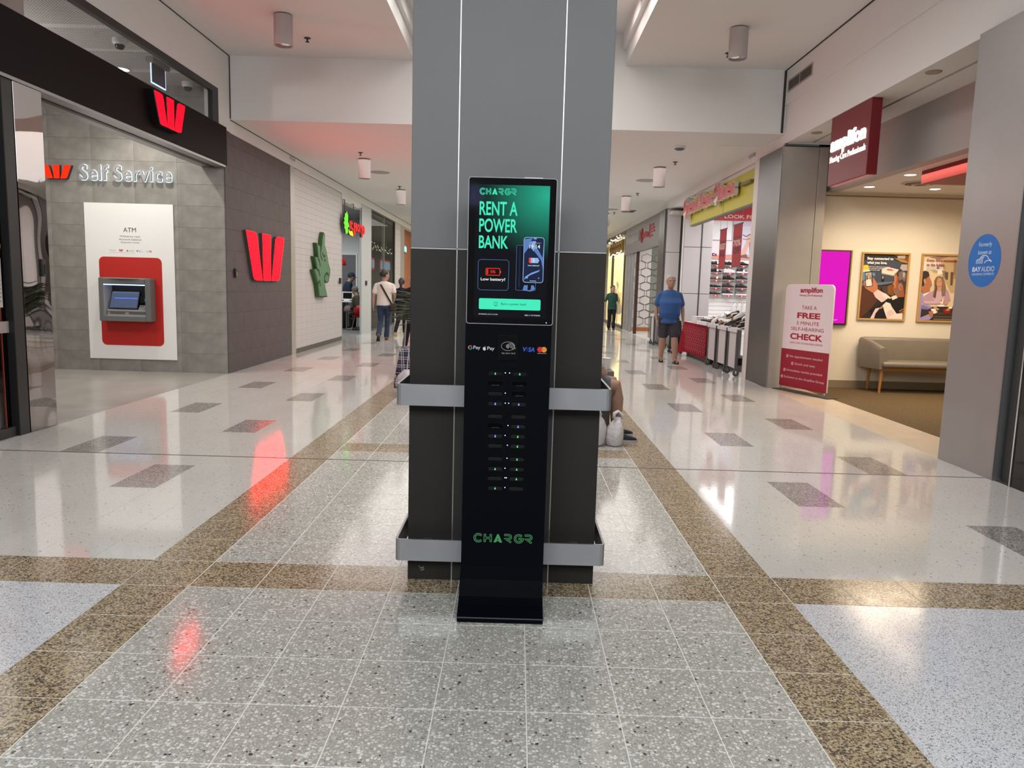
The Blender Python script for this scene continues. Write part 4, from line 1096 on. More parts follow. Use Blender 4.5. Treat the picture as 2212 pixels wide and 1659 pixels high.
def atm(dx, l1, l2, first):
    fr = FB(dx, 0, 11.397)
    p = thing('wall_board', l1, 'panel', fr.p(-5.8, 0.18))
    q = MB(); fr.rect(q, -6.465, 0.18, -5.14, 2.495, 0, 0.012); q.build('white_board', mat('white_board', (0.84, 0.83, 0.81), 0.5), p, bevel=0.002, bseg=1)
    q = MB(); fr.extr(q, rr(-6.27, 0.39, -5.33, 1.71, 0.075), 0.012, 0.016); q.build('red_field', mat('signal_red', srgb(186, 32, 24), 0.55), p)
    if first:
        for s_, a_, b_, c_, d_, m_ in (('ATM', -5.89, 2.077, -5.70, 2.143, 0), ('Withdraw cash', -5.945, 2.002, -5.643, 2.028, 0), ('Account balance', -5.958, 1.957, -5.626, 1.984, 0),
                ('Deposit notes', -5.932, 1.910, -5.655, 1.938, 0), ('ATM network', -6.108, 1.797, -6.012, 1.815, 1), ('Use cards from all these banks at this machine', -6.108, 1.771, -5.73, 1.780, 1)):
            q = MB(); text(q, fr, s_, a_, b_, c_, d_, 0.0125, bold=0.0); q.build('panel_text', flat(150, 148, 148) if m_ else flat(44, 44, 46), p)
        q = MB()
        for st in W3: fr.extr(q, [(-5.965 + x * 0.06, 1.793 + y * 0.03) for x, y in st], 0.012, 0.013, 0)
        text(q, fr, 'st.george', -5.825, 1.793, -5.74, 1.812, 0.0125, mi=0); fr.extr(q, circ(-5.84, 1.803, 0.008, 10, 0.016), 0.012, 0.013, 1)
        fr.extr(q, [(-5.70, 1.80), (-5.70, 1.815), (-5.685, 1.815), (-5.685, 1.80), (-5.6925, 1.79)], 0.012, 0.013, 2)
        text(q, fr, 'Bank of', -5.678, 1.804, -5.63, 1.815, 0.0125, mi=2); text(q, fr, 'Melbourne', -5.678, 1.79, -5.602, 1.80, 0.0125, mi=2)
        text(q, fr, 'bank', -5.552, 1.795, -5.51, 1.810, 0.0125, mi=3); fr.stroke(q, [(-5.506, 1.795), (-5.506, 1.813), (-5.482, 1.813), (-5.482, 1.79), (-5.496, 1.79), (-5.496, 1.804)], 0.003, 0.012, 0.013, 0)
        q.build('bank_logos', [flat(190, 40, 44), flat(60, 110, 70), flat(50, 66, 120), flat(60, 56, 58)], p)
    t = thing('cash_machine', l2, 'cash machine', fr.p(-5.815, 0.76))
    G = mat('atm_grey', srgb(104, 104, 102), 0.45); D = 0.19
    x0, x1, z0, z1 = -6.20, -5.435, 0.76, 1.40
    ox0, ox1, oz0, oz1 = -6.135, -5.515, 0.835, 1.315
    for nm, r in (('side_bezel', (x0, z0, ox0, z1)), ('side_bezel', (ox1, z0, x1, z1)), ('lower_bezel', (ox0, z0, ox1, oz0)), ('upper_bezel', (ox0, oz1, ox1, z1 - 0.012))):
        q = MB(); fr.rect(q, *r, 0.016, D); q.build(nm, G, t, bevel=0.010 if 'side' in nm else 0.004, bseg=2)
    q = MB()
    n = 10; pts = [(x0 + 0.05 + (x1 - x0 - 0.1) * k / n, D - 0.02 + 0.05 * math.sin(PI * k / n)) for k in range(n + 1)]
    vs = []
    for z in (z1 - 0.013, z1 + 0.004):
        vs += [fr.p(a, z, h) for a, h in pts] + [fr.p(a, z, 0.03) for a, h in pts]
    m = n + 1; fs = []
    for i in range(n):
        fs += [(i, i + 1, 2 * m + i + 1, 2 * m + i), (2 * m + i, 2 * m + i + 1, 3 * m + i + 1, 3 * m + i), (i, m + i, m + i + 1, i + 1)]
    fs += [(0, 2 * m, 3 * m, m), (n, m + n, 3 * m + n, 2 * m + n)]
    q.add(vs, fs); q.build('hood', M_STEEL, t)
    q = MB(); fr.rect(q, ox0, oz0, ox1, oz1, 0.016, 0.022); q.build('recess_back', M_BLACK, t)
    q = MB(); q.add([fr.p(*v) for v in ((ox0, oz0, D - 0.01), (ox0, oz1, D - 0.01), (ox0 + 0.05, oz1, 0.022), (ox0 + 0.05, oz0, 0.022))], [(0, 1, 2, 3)]); q.build('inner_cheek', flat(150, 152, 158, 0.35), t)
    q = MB(); fr.rect(q, ox0 + 0.005, oz1 - 0.022, ox1 - 0.005, oz1 - 0.008, D - 0.03, D - 0.015); q.build('light_strip', emis('strip_light', (0.42, 0.60, 1.0), 3.0), t)
    def slab4(pts, th, nm, m):
        q = MB(); P = [fr.p(*v) for v in pts]; nrm = (P[1] - P[0]).cross(P[3] - P[0]).normalized()
        q.add(P + [v - nrm * th for v in P], [(0, 1, 2, 3), (7, 6, 5, 4), (0, 4, 5, 1), (1, 5, 6, 2), (2, 6, 7, 3), (3, 7, 4, 0)]); return q.build(nm, m, t)
    sA, sB = ox0 + 0.06, ox1 - 0.14
    slab4([(sA, oz0 + 0.115, 0.15), (sB, oz0 + 0.115, 0.15), (sB, oz0 + 0.37, 0.045), (sA, oz0 + 0.37, 0.045)], 0.012, 'screen_surround', M_BLACK)
    slab4([(sA + 0.012, oz0 + 0.128, 0.1495), (sB - 0.012, oz0 + 0.128, 0.1495), (sB - 0.012, oz0 + 0.36, 0.0515), (sA + 0.012, oz0 + 0.36, 0.0515)], 0.004, 'screen', mat('atm_screen', (0.012, 0.014, 0.02), 0.12, emit=(0.06, 0.085, 0.16), estr=1.0))
    slab4([(sA + 0.06, oz0 + 0.262, 0.0975), (sB - 0.016, oz0 + 0.262, 0.0975), (sB - 0.016, oz0 + 0.270, 0.094), (sA + 0.06, oz0 + 0.270, 0.094)], 0.001, 'screen_bar', emis('screen_bar_light', (0.12, 0.25, 1.0), 1.3))
    q = MB(); fr.rect(q, ox0 + 0.045, oz0 + 0.075, ox1, oz0 + 0.10, 0.03, D - 0.02); fr.rect(q, ox0 + 0.045, oz0, ox1, oz0 + 0.02, 0.03, D - 0.008); fr.rect(q, ox0 + 0.045, oz0 + 0.02, ox1, oz0 + 0.075, 0.03, D - 0.035)
    q.build('cash_shelf', flat(150, 150, 152, 0.35), t)
    for a0_, a1_ in ((ox0 + 0.08, ox0 + 0.30), (ox0 + 0.36, ox1 - 0.01)):
        q = MB(); fr.rect(q, a0_, oz0 + 0.034, a1_, oz0 + 0.060, D - 0.04, D - 0.030); q.build('note_slot', flat(104, 92, 84), t)
    q = MB(); fr.rect(q, sB + 0.02, oz0 + 0.20, ox1 - 0.005, oz0 + 0.30, 0.03, 0.09); cr_ = q.build('card_slot', M_BLACKG, t)
    q = MB(); fr.stroke(q, circ(ox1 - 0.02, oz0 + 0.245, 0.03, 14), 0.004, 0.09, 0.092, 0, True); q.build('slot_ring', emis('dim_green', (0.05, 0.4, 0.25), 0.5), cr_)
    q = MB()
    for r in range(3):
        for c in range(4): fr.rect(q, sB + 0.01 + c * 0.032, oz0 + 0.105 + r * 0.022, sB + 0.036 + c * 0.032, oz0 + 0.121 + r * 0.022, 0.05, 0.128 - r * 0.02)
    q.build('keypad', flat(170, 170, 176, 0.3), t, kind='stuff')
atm(0, 'tall white ATM wall panel with a red field, on the stone wall under Self Service', 'grey framed cash machine set in the red field below the ATM lettering', True)
atm(-2.61, 'second white and red wall panel glimpsed through the glass door at the left edge', 'second cash machine mostly hidden beyond the black door frame', False)
def dome(x, y, z, label):
    t = thing('dome_camera', label, 'security camera', (x, y, z), group='dome cameras in the bank')
    q = MB(); q.lathe([(0.075, z), (0.08, z - 0.01), (0.08, z - 0.055), (0.062, z - 0.075)], (x, y, 0), 24); q.build('housing', M_WHITE_P, t, smooth='angle')
    q = MB(); q.lathe([(0.056, z - 0.072), (0.054, z - 0.09), (0.042, z - 0.115), (0.02, z - 0.128), (0.001, z - 0.131)], (x, y, 0), 20); q.build('dome', mat('smoked_dome', (0.03, 0.03, 0.032), 0.08), t, smooth=True)
dome(-4.77, 9.3, 4.2, 'white dome security camera nearer the viewer, behind the bank transom glass')
dome(-4.79, 11.2, 4.2, 'white dome security camera farther back by the stone wall, behind the transom glass')
def recessed(x, y, z, r, label, cat, group, m, power, color, ang=110):
    t = thing('recessed_downlight', label, cat, (x, y, z), group=group)
    q = MB(); q.lathe([(r * 1.15, z), (r * 1.15, z - 0.006), (r, z - 0.008), (r, z)], (x, y, 0), 24); q.build('trim_ring', M_WHITE_P, t)
    q = MB(); q.lathe([(r * 0.98, z - 0.004), (0.001, z - 0.005)], (x, y, 0), 24); q.build('lens', m, t)
    if power: spot('recessed_beam', (x, y, z - 0.03), power, color, ang, 0.6, 0.05)
recessed(-5.43, 10.6, 4.194, 0.10, 'round lit downlight in the bank ceiling beside the exit sign', 'ceiling light', None, M_WHITE_E, 135, (1, 0.95, 0.88), 120)
recessed(-4.80, 7.75, 4.194, 0.05, 'small bright downlight at the far left of the bank ceiling', 'ceiling light', None, M_WHITE_E, 25, (1, 0.97, 0.92), 110)
ex = thing('exit_sign', 'hanging exit sign edge lit in pale blue, under the bank ceiling', 'sign', (-4.75, 10.2, 4.1))
box('housing', -4.80, -4.70, 9.98, 10.45, 4.13, 4.194, flat(150, 146, 142), ex, bevel=0.004, bseg=1)
box('panel', -4.755, -4.745, 10.02, 10.40, 3.90, 4.13, flat(96, 92, 106), ex)
q = MB(); q.box(-4.757, -4.743, 10.012, 10.02, 3.895, 4.13); q.box(-4.757, -4.743, 10.012, 10.408, 3.885, 3.90); q.box(-4.757, -4.743, 10.40, 10.408, 3.895, 4.13)
q.build('lit_edge', emis('blue_white_edge', (0.55, 0.7, 1.0), 1.6), ex)
def reader(fr, a0, b0, a1, b1, label, h=0.035):
    t = thing('wall_reader', label, 'reader', fr.p((a0 + a1) / 2, b0))
    q = MB(); fr.extr(q, rr(a0, b0, a1, b1, 0.012), 0, h); b = q.build('body', M_BLACK, t, bevel=0.003, bseg=1)
    q = MB(); fr.rect(q, a0 + 0.02, b0 + 0.02, a1 - 0.02, b1 - 0.05, h, h + 0.002); q.build('face_plate', M_BLACKG, b)
reader(FL(), 11.66, 1.455, 11.75, 1.59, 'small black reader on the brown stone wall left of the large W')
reader(FL(), 18.53, 1.39, 18.66, 1.53, 'small black reader at the right end of the white embossed wall')
q = MB(); FL().rect(q, 18.40, 1.39, 18.47, 1.46, 0, 0.012); FL().rect(q, 18.415, 1.405, 18.455, 1.445, 0.012, 0.016)
q.build('wall_switch', flat(150, 148, 146), label='small pale switch plate beside the reader on the embossed wall', cat='switch')
reader(FL(), 21.72, 1.36, 21.87, 1.49, 'black reader on the wide white column of the branch')
reader(Fr((-4.357, 0, 0), (0, 1, 0), (0, 0, 1), (1, 0, 0)), 6.93, 1.40, 6.99, 1.56, 'black keypad reader with white dots on the mirror pier', 0.02)

# ------------------------------------------------------------------ dragon emblem and branch sign
DR = [(16.77, 2.5), (16.90, 2.46), (16.88, 2.23), (17.03, 2.10), (17.12, 1.98), (17.22, 1.82), (17.34, 1.73), (17.36, 1.64), (17.29, 1.54), (17.22, 1.44), (17.08, 1.40), (16.90, 1.45), (16.83, 1.52), (16.80, 1.44), (16.86, 1.34), (17.04, 1.16), (17.08, 1.09),
      (16.67, 1.085), (16.36, 1.10), (16.30, 1.24), (16.26, 1.36), (16.12, 1.50), (15.94, 1.67), (16.20, 1.70), (16.11, 1.82), (16.01, 1.95), (16.29, 1.94), (16.25, 2.09), (16.19, 2.24), (16.43, 2.20), (16.53, 2.08), (16.63, 2.25), (16.68, 2.40)]
dg = thing('dragon_emblem', 'large green dragon head emblem standing out from the white embossed wall', 'emblem', (-4.36, 16.6, 1.09))
fr = FL(0, 0, -4.356)
q = MB(); fr.extr(q, [(a - 0.03, b) for a, b in DR], 0.0, 0.075); q.build('emblem_body', mat('emblem_green_edge', srgb(46, 88, 30), 0.5), dg)
q = MB()
cx, cy = 16.72, 1.70
fr.extr(q, [(a - 0.015, b) for a, b in DR], 0.075, 0.078, 1)
fr.extr(q, [(cx + (a - cx) * 0.90 + 0.0, cy + (b - cy) * 0.955) for a, b in DR], 0.078, 0.080, 0)
q.build('emblem_face', [mat('emblem_green', srgb(74, 122, 82), 0.45), flat(30, 52, 34)], dg)
q = MB()
for pts in ([(16.48, 2.16), (16.52, 1.98), (16.62, 1.90)], [(16.28, 1.92), (16.40, 1.86), (16.46, 1.76)], [(16.17, 1.69), (16.34, 1.66), (16.42, 1.56)], [(16.24, 1.38), (16.40, 1.44), (16.46, 1.34)], [(16.80, 1.52), (16.92, 1.60), (17.05, 1.62), (17.18, 1.58)], [(16.66, 2.05), (16.76, 1.98), (16.88, 1.99)]):
    fr.stroke(q, pts, 0.024, 0.080, 0.083)
fr.extr(q, circ(16.86, 1.90, 0.045, 12, 0.035), 0.080, 0.084)
q.build('emblem_lines', flat(26, 44, 28), dg)
sg = thing('branch_sign', 'illuminated st.george sign with a bright green dragon above the branch opening', 'sign', (-4.30, 19.9, 2.7))
fr = FL(0, 0, -4.30)
D2 = [(18.89, 3.16), (19.03, 3.06), (19.01, 2.92), (19.14, 2.84), (19.14, 2.80), (19.0, 2.78), (19.02, 2.70), (18.98, 2.63), (18.79, 2.61), (18.73, 2.72), (18.64, 2.74), (18.68, 2.80), (18.57, 2.86), (18.67, 2.91), (18.62, 2.97), (18.71, 3.02), (18.72, 3.10), (18.80, 3.08)]
q = MB(); fr.extr(q, D2, 0.0, 0.05, 1); fr.extr(q, D2, 0.05, 0.054, 0); q.build('dragon_letter', [emis('green_sign', (0.10, 0.95, 0.01), 1.7), M_DARK], sg)
q = MB(); P = [(19.10, 2.74), (19.25, 2.70), (19.52, 2.73), (19.60, 2.66), (19.62, 2.60), (19.25, 2.61), (19.14, 2.66)]; fr.extr(q, P, 0, 0.05, 1); fr.extr(q, P, 0.05, 0.054, 0)
q.build('yellow_flash', [emis('yellow_sign', (0.95, 0.72, 0.01), 1.3), M_DARK], sg)
rt = text_raw('st.george', 0.03); sc = (21.10 - 19.20) / (rt[3] - rt[2]); hz = (3.01 - 2.64) / (rt[5] - rt[4])
tot = text_raw('st.george', 0.0)
for ch, ga, gb, g0, g1 in glyphs('st.george'):
    k = (21.10 - 19.20) / (tot[3] - tot[2]); kz = (3.01 - 2.64) / (tot[5] - tot[4])
    q = MB(); A0, A1, B0, B1 = 19.20 + (ga - tot[2]) * k, 19.20 + (gb - tot[2]) * k, 2.64 + (g0 - tot[4]) * kz, 2.64 + (g1 - tot[4]) * kz
    text(q, fr, ch, A0, B0, A1, B1, 0.0, 0.05, 1, bold=0.03); text(q, fr, ch, A0, B0, A1, B1, 0.052, None, 0, bold=0.03)
    q.build('letter', [emis('red_letter_light', (1.0, 0.015, 0.02), 1.5) if ch == 's' else bpy.data.materials['red_letter_light'], M_DARK], sg)
for y in (18.9, 19.9, 20.9): MB().box(-4.31, -4.295, y, y + 0.02, 2.95, 3.44).box(-4.38, -4.295, y, y + 0.02, 3.425, 3.44).build('hanger', M_DARK, sg)
q = MB(); fr2 = Fr((-4.2, 29.3, 2.6), (0, 1, 0), (0, 0, 1), (1, 0, 0))
bsn = thing('projecting_sign', 'small glowing pale blue sign on the orange shopfront left of the pillar', 'sign', (-4.3, 29.5, 2.6))
q = MB(); q.box(-4.58, -4.45, 29.2, 30.25, 2.62, 2.92); q.build('sign_case', M_DARK, bsn)
q = MB(); f9 = FL(0, 0, -4.45)
for k, (c, r) in enumerate(((29.35, 0.12), (29.62, 0.13), (29.92, 0.12), (30.12, 0.1))): f9.extr(q, circ(c, 2.80 - 0.03 * (k % 2), r, 12, 0.11), 0, 0.02)
q.build('lit_letters', emis('pale_blue_sign', (0.35, 0.72, 0.85), 1.5), bsn)

# ================================================================== CLINIC
sgn = thing('hanging_sign', 'dark red amplifon box sign hanging from the clinic soffit', 'sign', (3.96, 9.36, 2.8))
box('sign_box', 3.905, 4.03, 8.82, 9.90, 2.80, 3.639, mat('deep_red', srgb(112, 14, 26), 0.42), sgn, bevel=0.004, bseg=1)
box('under_panel', 3.93, 4.005, 8.84, 9.88, 2.795, 2.80, mat('pink_diffuser', (0.6, 0.28, 0.24), 0.5, emit=(0.8, 0.3, 0.24), estr=0.12), sgn)
fr = FR(0, 0, 3.905); M_SIGNW = emis('warm_white_letters', (1.0, 0.88, 0.80), 1.6)
q = MB(); text(q, fr, 'amplifon', -9.86, 3.155, -8.895, 3.39, 0.0, 0.012, bold=0.035); q.build('brand_letters', M_SIGNW, sgn)
q = MB(); text(q, fr, 'Hearing Care Professionals', -9.865, 3.055, -8.88, 3.155, 0.0, 0.006, bold=0.012); q.build('tagline_letters', M_SIGNW, sgn)
rb = thing('ceiling_banner', 'red rectangular box beam hanging from the clinic ceiling at the right', 'sign', (5.1, 8.9, 2.8))
box('banner_box', 4.95, 5.6, 7.4, 9.62, 2.82, 2.979, mat('banner_red', srgb(140, 20, 30), 0.5), rb, bevel=0.003, bseg=1)
for (x, y, l) in ((4.95, 9.90, 'warm downlight in the clinic ceiling, nearest, by the red sign corner'), (5.22, 9.92, 'warm downlight in the clinic ceiling, second from the red sign'),
                  (4.96, 11.05, 'warm downlight in the clinic ceiling, left one by the back wall'), (5.92, 11.1, 'warm downlight in the clinic ceiling, right one by the back wall')):
    recessed(x, y, 2.979, 0.07, l, 'ceiling light', 'clinic downlights', M_WARM_E, 36 if y < 10.5 else 10, (1.0, 0.79, 0.56), 125)
av = thing('round_air_vent', 'round air diffuser in the clinic ceiling among the downlights', 'vent', (5.45, 10.6, 2.98))
for i, r in enumerate((0.24, 0.18, 0.12)):
    q = MB(); q.lathe([(r, 2.979), (r, 2.972 - i * 0.01), (r - 0.045, 2.966 - i * 0.008), (r - 0.045, 2.979)], (5.45, 10.6, 0), 28); q.build('ring', flat(190, 176, 156) if i != 1 else M_DARK, av)
disc('smoke_detector', 5.30, 10.05, 2.979, 0.06, flat(150, 138, 122), 'small round detector on the clinic ceiling near the red beam', 'detector', 0.02)
# framed posters: flat printed pictures in oak frames
def poster(label, a0, a1, b0, b1, art, pal, y=11.75):
    fr = FB(0, 0, y)
    t = thing('framed_poster', label, 'poster', fr.p((a0 + a1) / 2, b0))
    M = mat('oak_frame', srgb(186, 146, 88), 0.5); w = 0.028
    for r in ((a0, b0, a1, b0 + w), (a0, b1 - w, a1, b1), (a0, b0 + w, a0 + w, b1 - w), (a1 - w, b0 + w, a1, b1 - w)):
        q = MB(); fr.rect(q, *r, 0, 0.035); q.build('frame_rail', M, t, bevel=0.003, bseg=1)
    q = MB(); mats = [flat(*c) for c in pal]
    A0, A1, B0, B1 = a0 + w, a1 - w, b0 + w, b1 - w
    h = 0.012
    fr.rect(q, A0, B0, A1, B1, 0, 0.010, 0)
    cl = lambda v: min(1.0, max(0.0, v))
    def mp(p): return (A0 + cl(p[0]) * (A1 - A0), B1 - cl(p[1]) * (B1 - B0))
    for mi, pts in art:
        h += 0.0003
        if isinstance(pts, str):
            continue
        if isinstance(pts, tuple) and isinstance(pts[0], str):
            s, x0, y0, x1, y1, bold = pts
            p0, p1 = mp((x0, y1)), mp((x1, y0)); text(q, fr, s, p0[0], p0[1], p1[0], p1[1], h, mi=mi, bold=bold)
        else:
            fr.face(q, [mp(p) for p in pts], h, mi)
    q.build('print', mats, t)
def n1(*pts):      # drawing units of the left print -> 0..1
    out = []
    for x, y in pts:
        v = (y - 165 - 0.026 * (x - 48)) / 1375.0
        out.append(((x - (48 - 93 * v)) / (957 - 40 * v), v))
    return out
def n2(*pts):
    out = []
    for x, y in pts:
        v = (y - 212 - 0.026 * (x - 1312)) / 1363.0
        out.append(((x - (1312 - 132 * v)) / 957.0, v))
    return out
E_ = lambda cx, cy, rx, ry, n=16: [(cx + rx * math.cos(2 * PI * k / n), cy + ry * math.sin(2 * PI * k / n)) for k in range(n)]
pal1 = [(44, 40, 42), (70, 74, 88), (96, 112, 128), (128, 78, 34), (170, 130, 60), (226, 214, 200), (200, 90, 84), (186, 116, 82), (150, 86, 58), (120, 104, 96), (70, 60, 56), (24, 22, 24), (220, 190, 186), (226, 196, 60), (250, 244, 236), (92, 140, 168), (84, 50, 34), (196, 150, 124), (176, 168, 164)]
art1 = [(1, n1((48, 300), (500, 280), (700, 290), (850, 350), (1000, 420), (960, 700), (650, 790), (400, 830), (0, 850))),
        (4, n1((690, 250), (1005, 300), (1000, 370), (850, 340))), (3, n1((690, 190), (1005, 190), (1003, 330))), (18, n1((770, 205), (945, 195), (930, 270), (775, 260))),
        (2, n1((0, 850), (400, 830), (650, 790), (700, 750), (300, 780), (0, 780))),
        (16, n1((0, 860), (300, 845), (420, 860), (350, 1150), (200, 1340), (0, 1540), (-45, 1540), (-20, 1000))), (3, n1((560, 850), (680, 800), (680, 1000), (740, 1080), (560, 1020))),
        (10, n1((420, 860), (560, 850), (560, 1010), (480, 1000))),
        (13, n1((45, 405), (140, 400), (170, 500), (25, 510))), (5, n1((25, 505), (172, 500), (190, 535), (20, 555))),
        (15, n1((20, 560), (90, 550), (80, 720), (0, 740))), (15, n1((230, 555), (300, 580), (280, 650), (235, 620))),
        (5, n1((435, 480), (560, 445), (800, 500), (700, 620), (430, 565))), (6, n1((520, 480), (640, 490), (700, 530), (560, 520))), (18, n1((430, 565), (700, 620), (700, 640), (430, 590))),
        (11, n1((430, 640), (480, 620), (490, 740), (430, 765))), (18, n1((440, 650), (470, 630), (470, 690), (445, 700))),
        # arm, phone and hand
        (12, n1((250, 990), (345, 920), (470, 990), (610, 1100), (520, 1160), (430, 1200), (300, 1090))), (5, n1((430, 990), (520, 1010), (640, 1110), (560, 1140), (470, 1080))),
        (7, n1((60, 840), (240, 850), (240, 660), (270, 690), (335, 800), (350, 920), (260, 1000), (180, 960), (90, 900))),
        (7, n1((45, 740), (80, 735), (85, 780), (50, 790))), (7, n1((45, 790), (85, 790), (90, 830), (50, 830))),
        (11, n1((70, 550), (220, 535), (232, 850), (95, 875))), (18, n1((82, 570), (212, 555), (220, 840), (105, 855))), (10, n1((100, 640), (145, 590), (190, 620), (200, 700), (110, 730))), (17, n1(*E_(155, 650, 32, 48))), (5, n1((90, 740), (140, 700), (190, 700), (222, 780), (222, 842), (105, 855))),
        # man
        (11, n1((560, 1110), (740, 1150), (800, 1100), (910, 1060), (880, 1420), (740, 1440), (560, 1545), (240, 1545), (200, 1350), (380, 1260))),
        (5, n1((630, 1080), (740, 1040), (770, 1100), (660, 1150))),
        (8, n1((700, 600), (740, 560), (820, 520), (880, 560), (900, 900), (910, 1080), (760, 1090), (735, 1045), (700, 1020), (672, 980), (660, 930), (655, 890), (690, 850), (660, 815), (665, 790), (692, 740), (690, 660))),
        (7, n1((705, 620), (750, 575), (748, 700), (730, 800), (735, 880), (700, 900), (690, 845), (668, 810), (695, 740), (695, 660))),
        (10, n1((735, 610), (770, 530), (830, 490), (985, 500), (950, 1000), (900, 960), (882, 840), (850, 770), (805, 790), (775, 750), (790, 660))), (9, n1((800, 560), (880, 530), (960, 600), (920, 760), (860, 700), (800, 740), (790, 640))), (18, n1((880, 560), (930, 560), (910, 680), (880, 650))),
        (18, n1((815, 470), (850, 390), (980, 390), (985, 520), (880, 525))), (9, n1((775, 790), (805, 790), (792, 960), (772, 1030), (735, 1042), (695, 1005), (674, 965), (705, 935), (752, 940))),
        (7, n1(*E_(828, 872, 40, 70))), (8, n1(*E_(834, 878, 20, 44))),
        (12, n1((190, 1545), (300, 1330), (400, 1310), (300, 1440), (270, 1545))), (7, n1((380, 1330), (470, 1240), (480, 1270), (420, 1340))),
        (5, n1((450, 1260), (520, 1190), (610, 1220), (640, 1290), (740, 1440), (870, 1430), (860, 1560), (540, 1550), (480, 1370))), (12, n1((540, 1400), (640, 1350), (700, 1440), (600, 1500), (540, 1550))),
        (7, n1((790, 1380), (890, 1330), (890, 1350), (800, 1400))), (7, n1((800, 1420), (890, 1380), (885, 1410))),
        (14, ('Stay connected to', 0.075, 0.045, 0.665, 0.10, 0.03)), (14, ('what you love.', 0.08, 0.11, 0.53, 0.165, 0.03)),
        (14, ('PAIR YOUR COMPATIBLE HEARING AID', 0.13, 0.19, 0.60, 0.205, 0.004)), (14, ('TO A RANGE OF SMART DEVICES', 0.13, 0.215, 0.55, 0.23, 0.004)), (14, ('OR TVS AT HOME.', 0.17, 0.24, 0.38, 0.255, 0.004))]
pal2 = [(226, 206, 172), (196, 168, 128), (150, 128, 104), (96, 84, 74), (58, 48, 44), (176, 116, 84), (206, 150, 118), (92, 72, 56), (138, 112, 86), (186, 150, 170), (206, 174, 190), (128, 118, 170), (160, 148, 194), (84, 60, 44), (242, 236, 228), (140, 34, 30), (214, 130, 60), (190, 36, 44), (60, 50, 48), (110, 150, 170), (248, 244, 238), (236, 226, 214)]
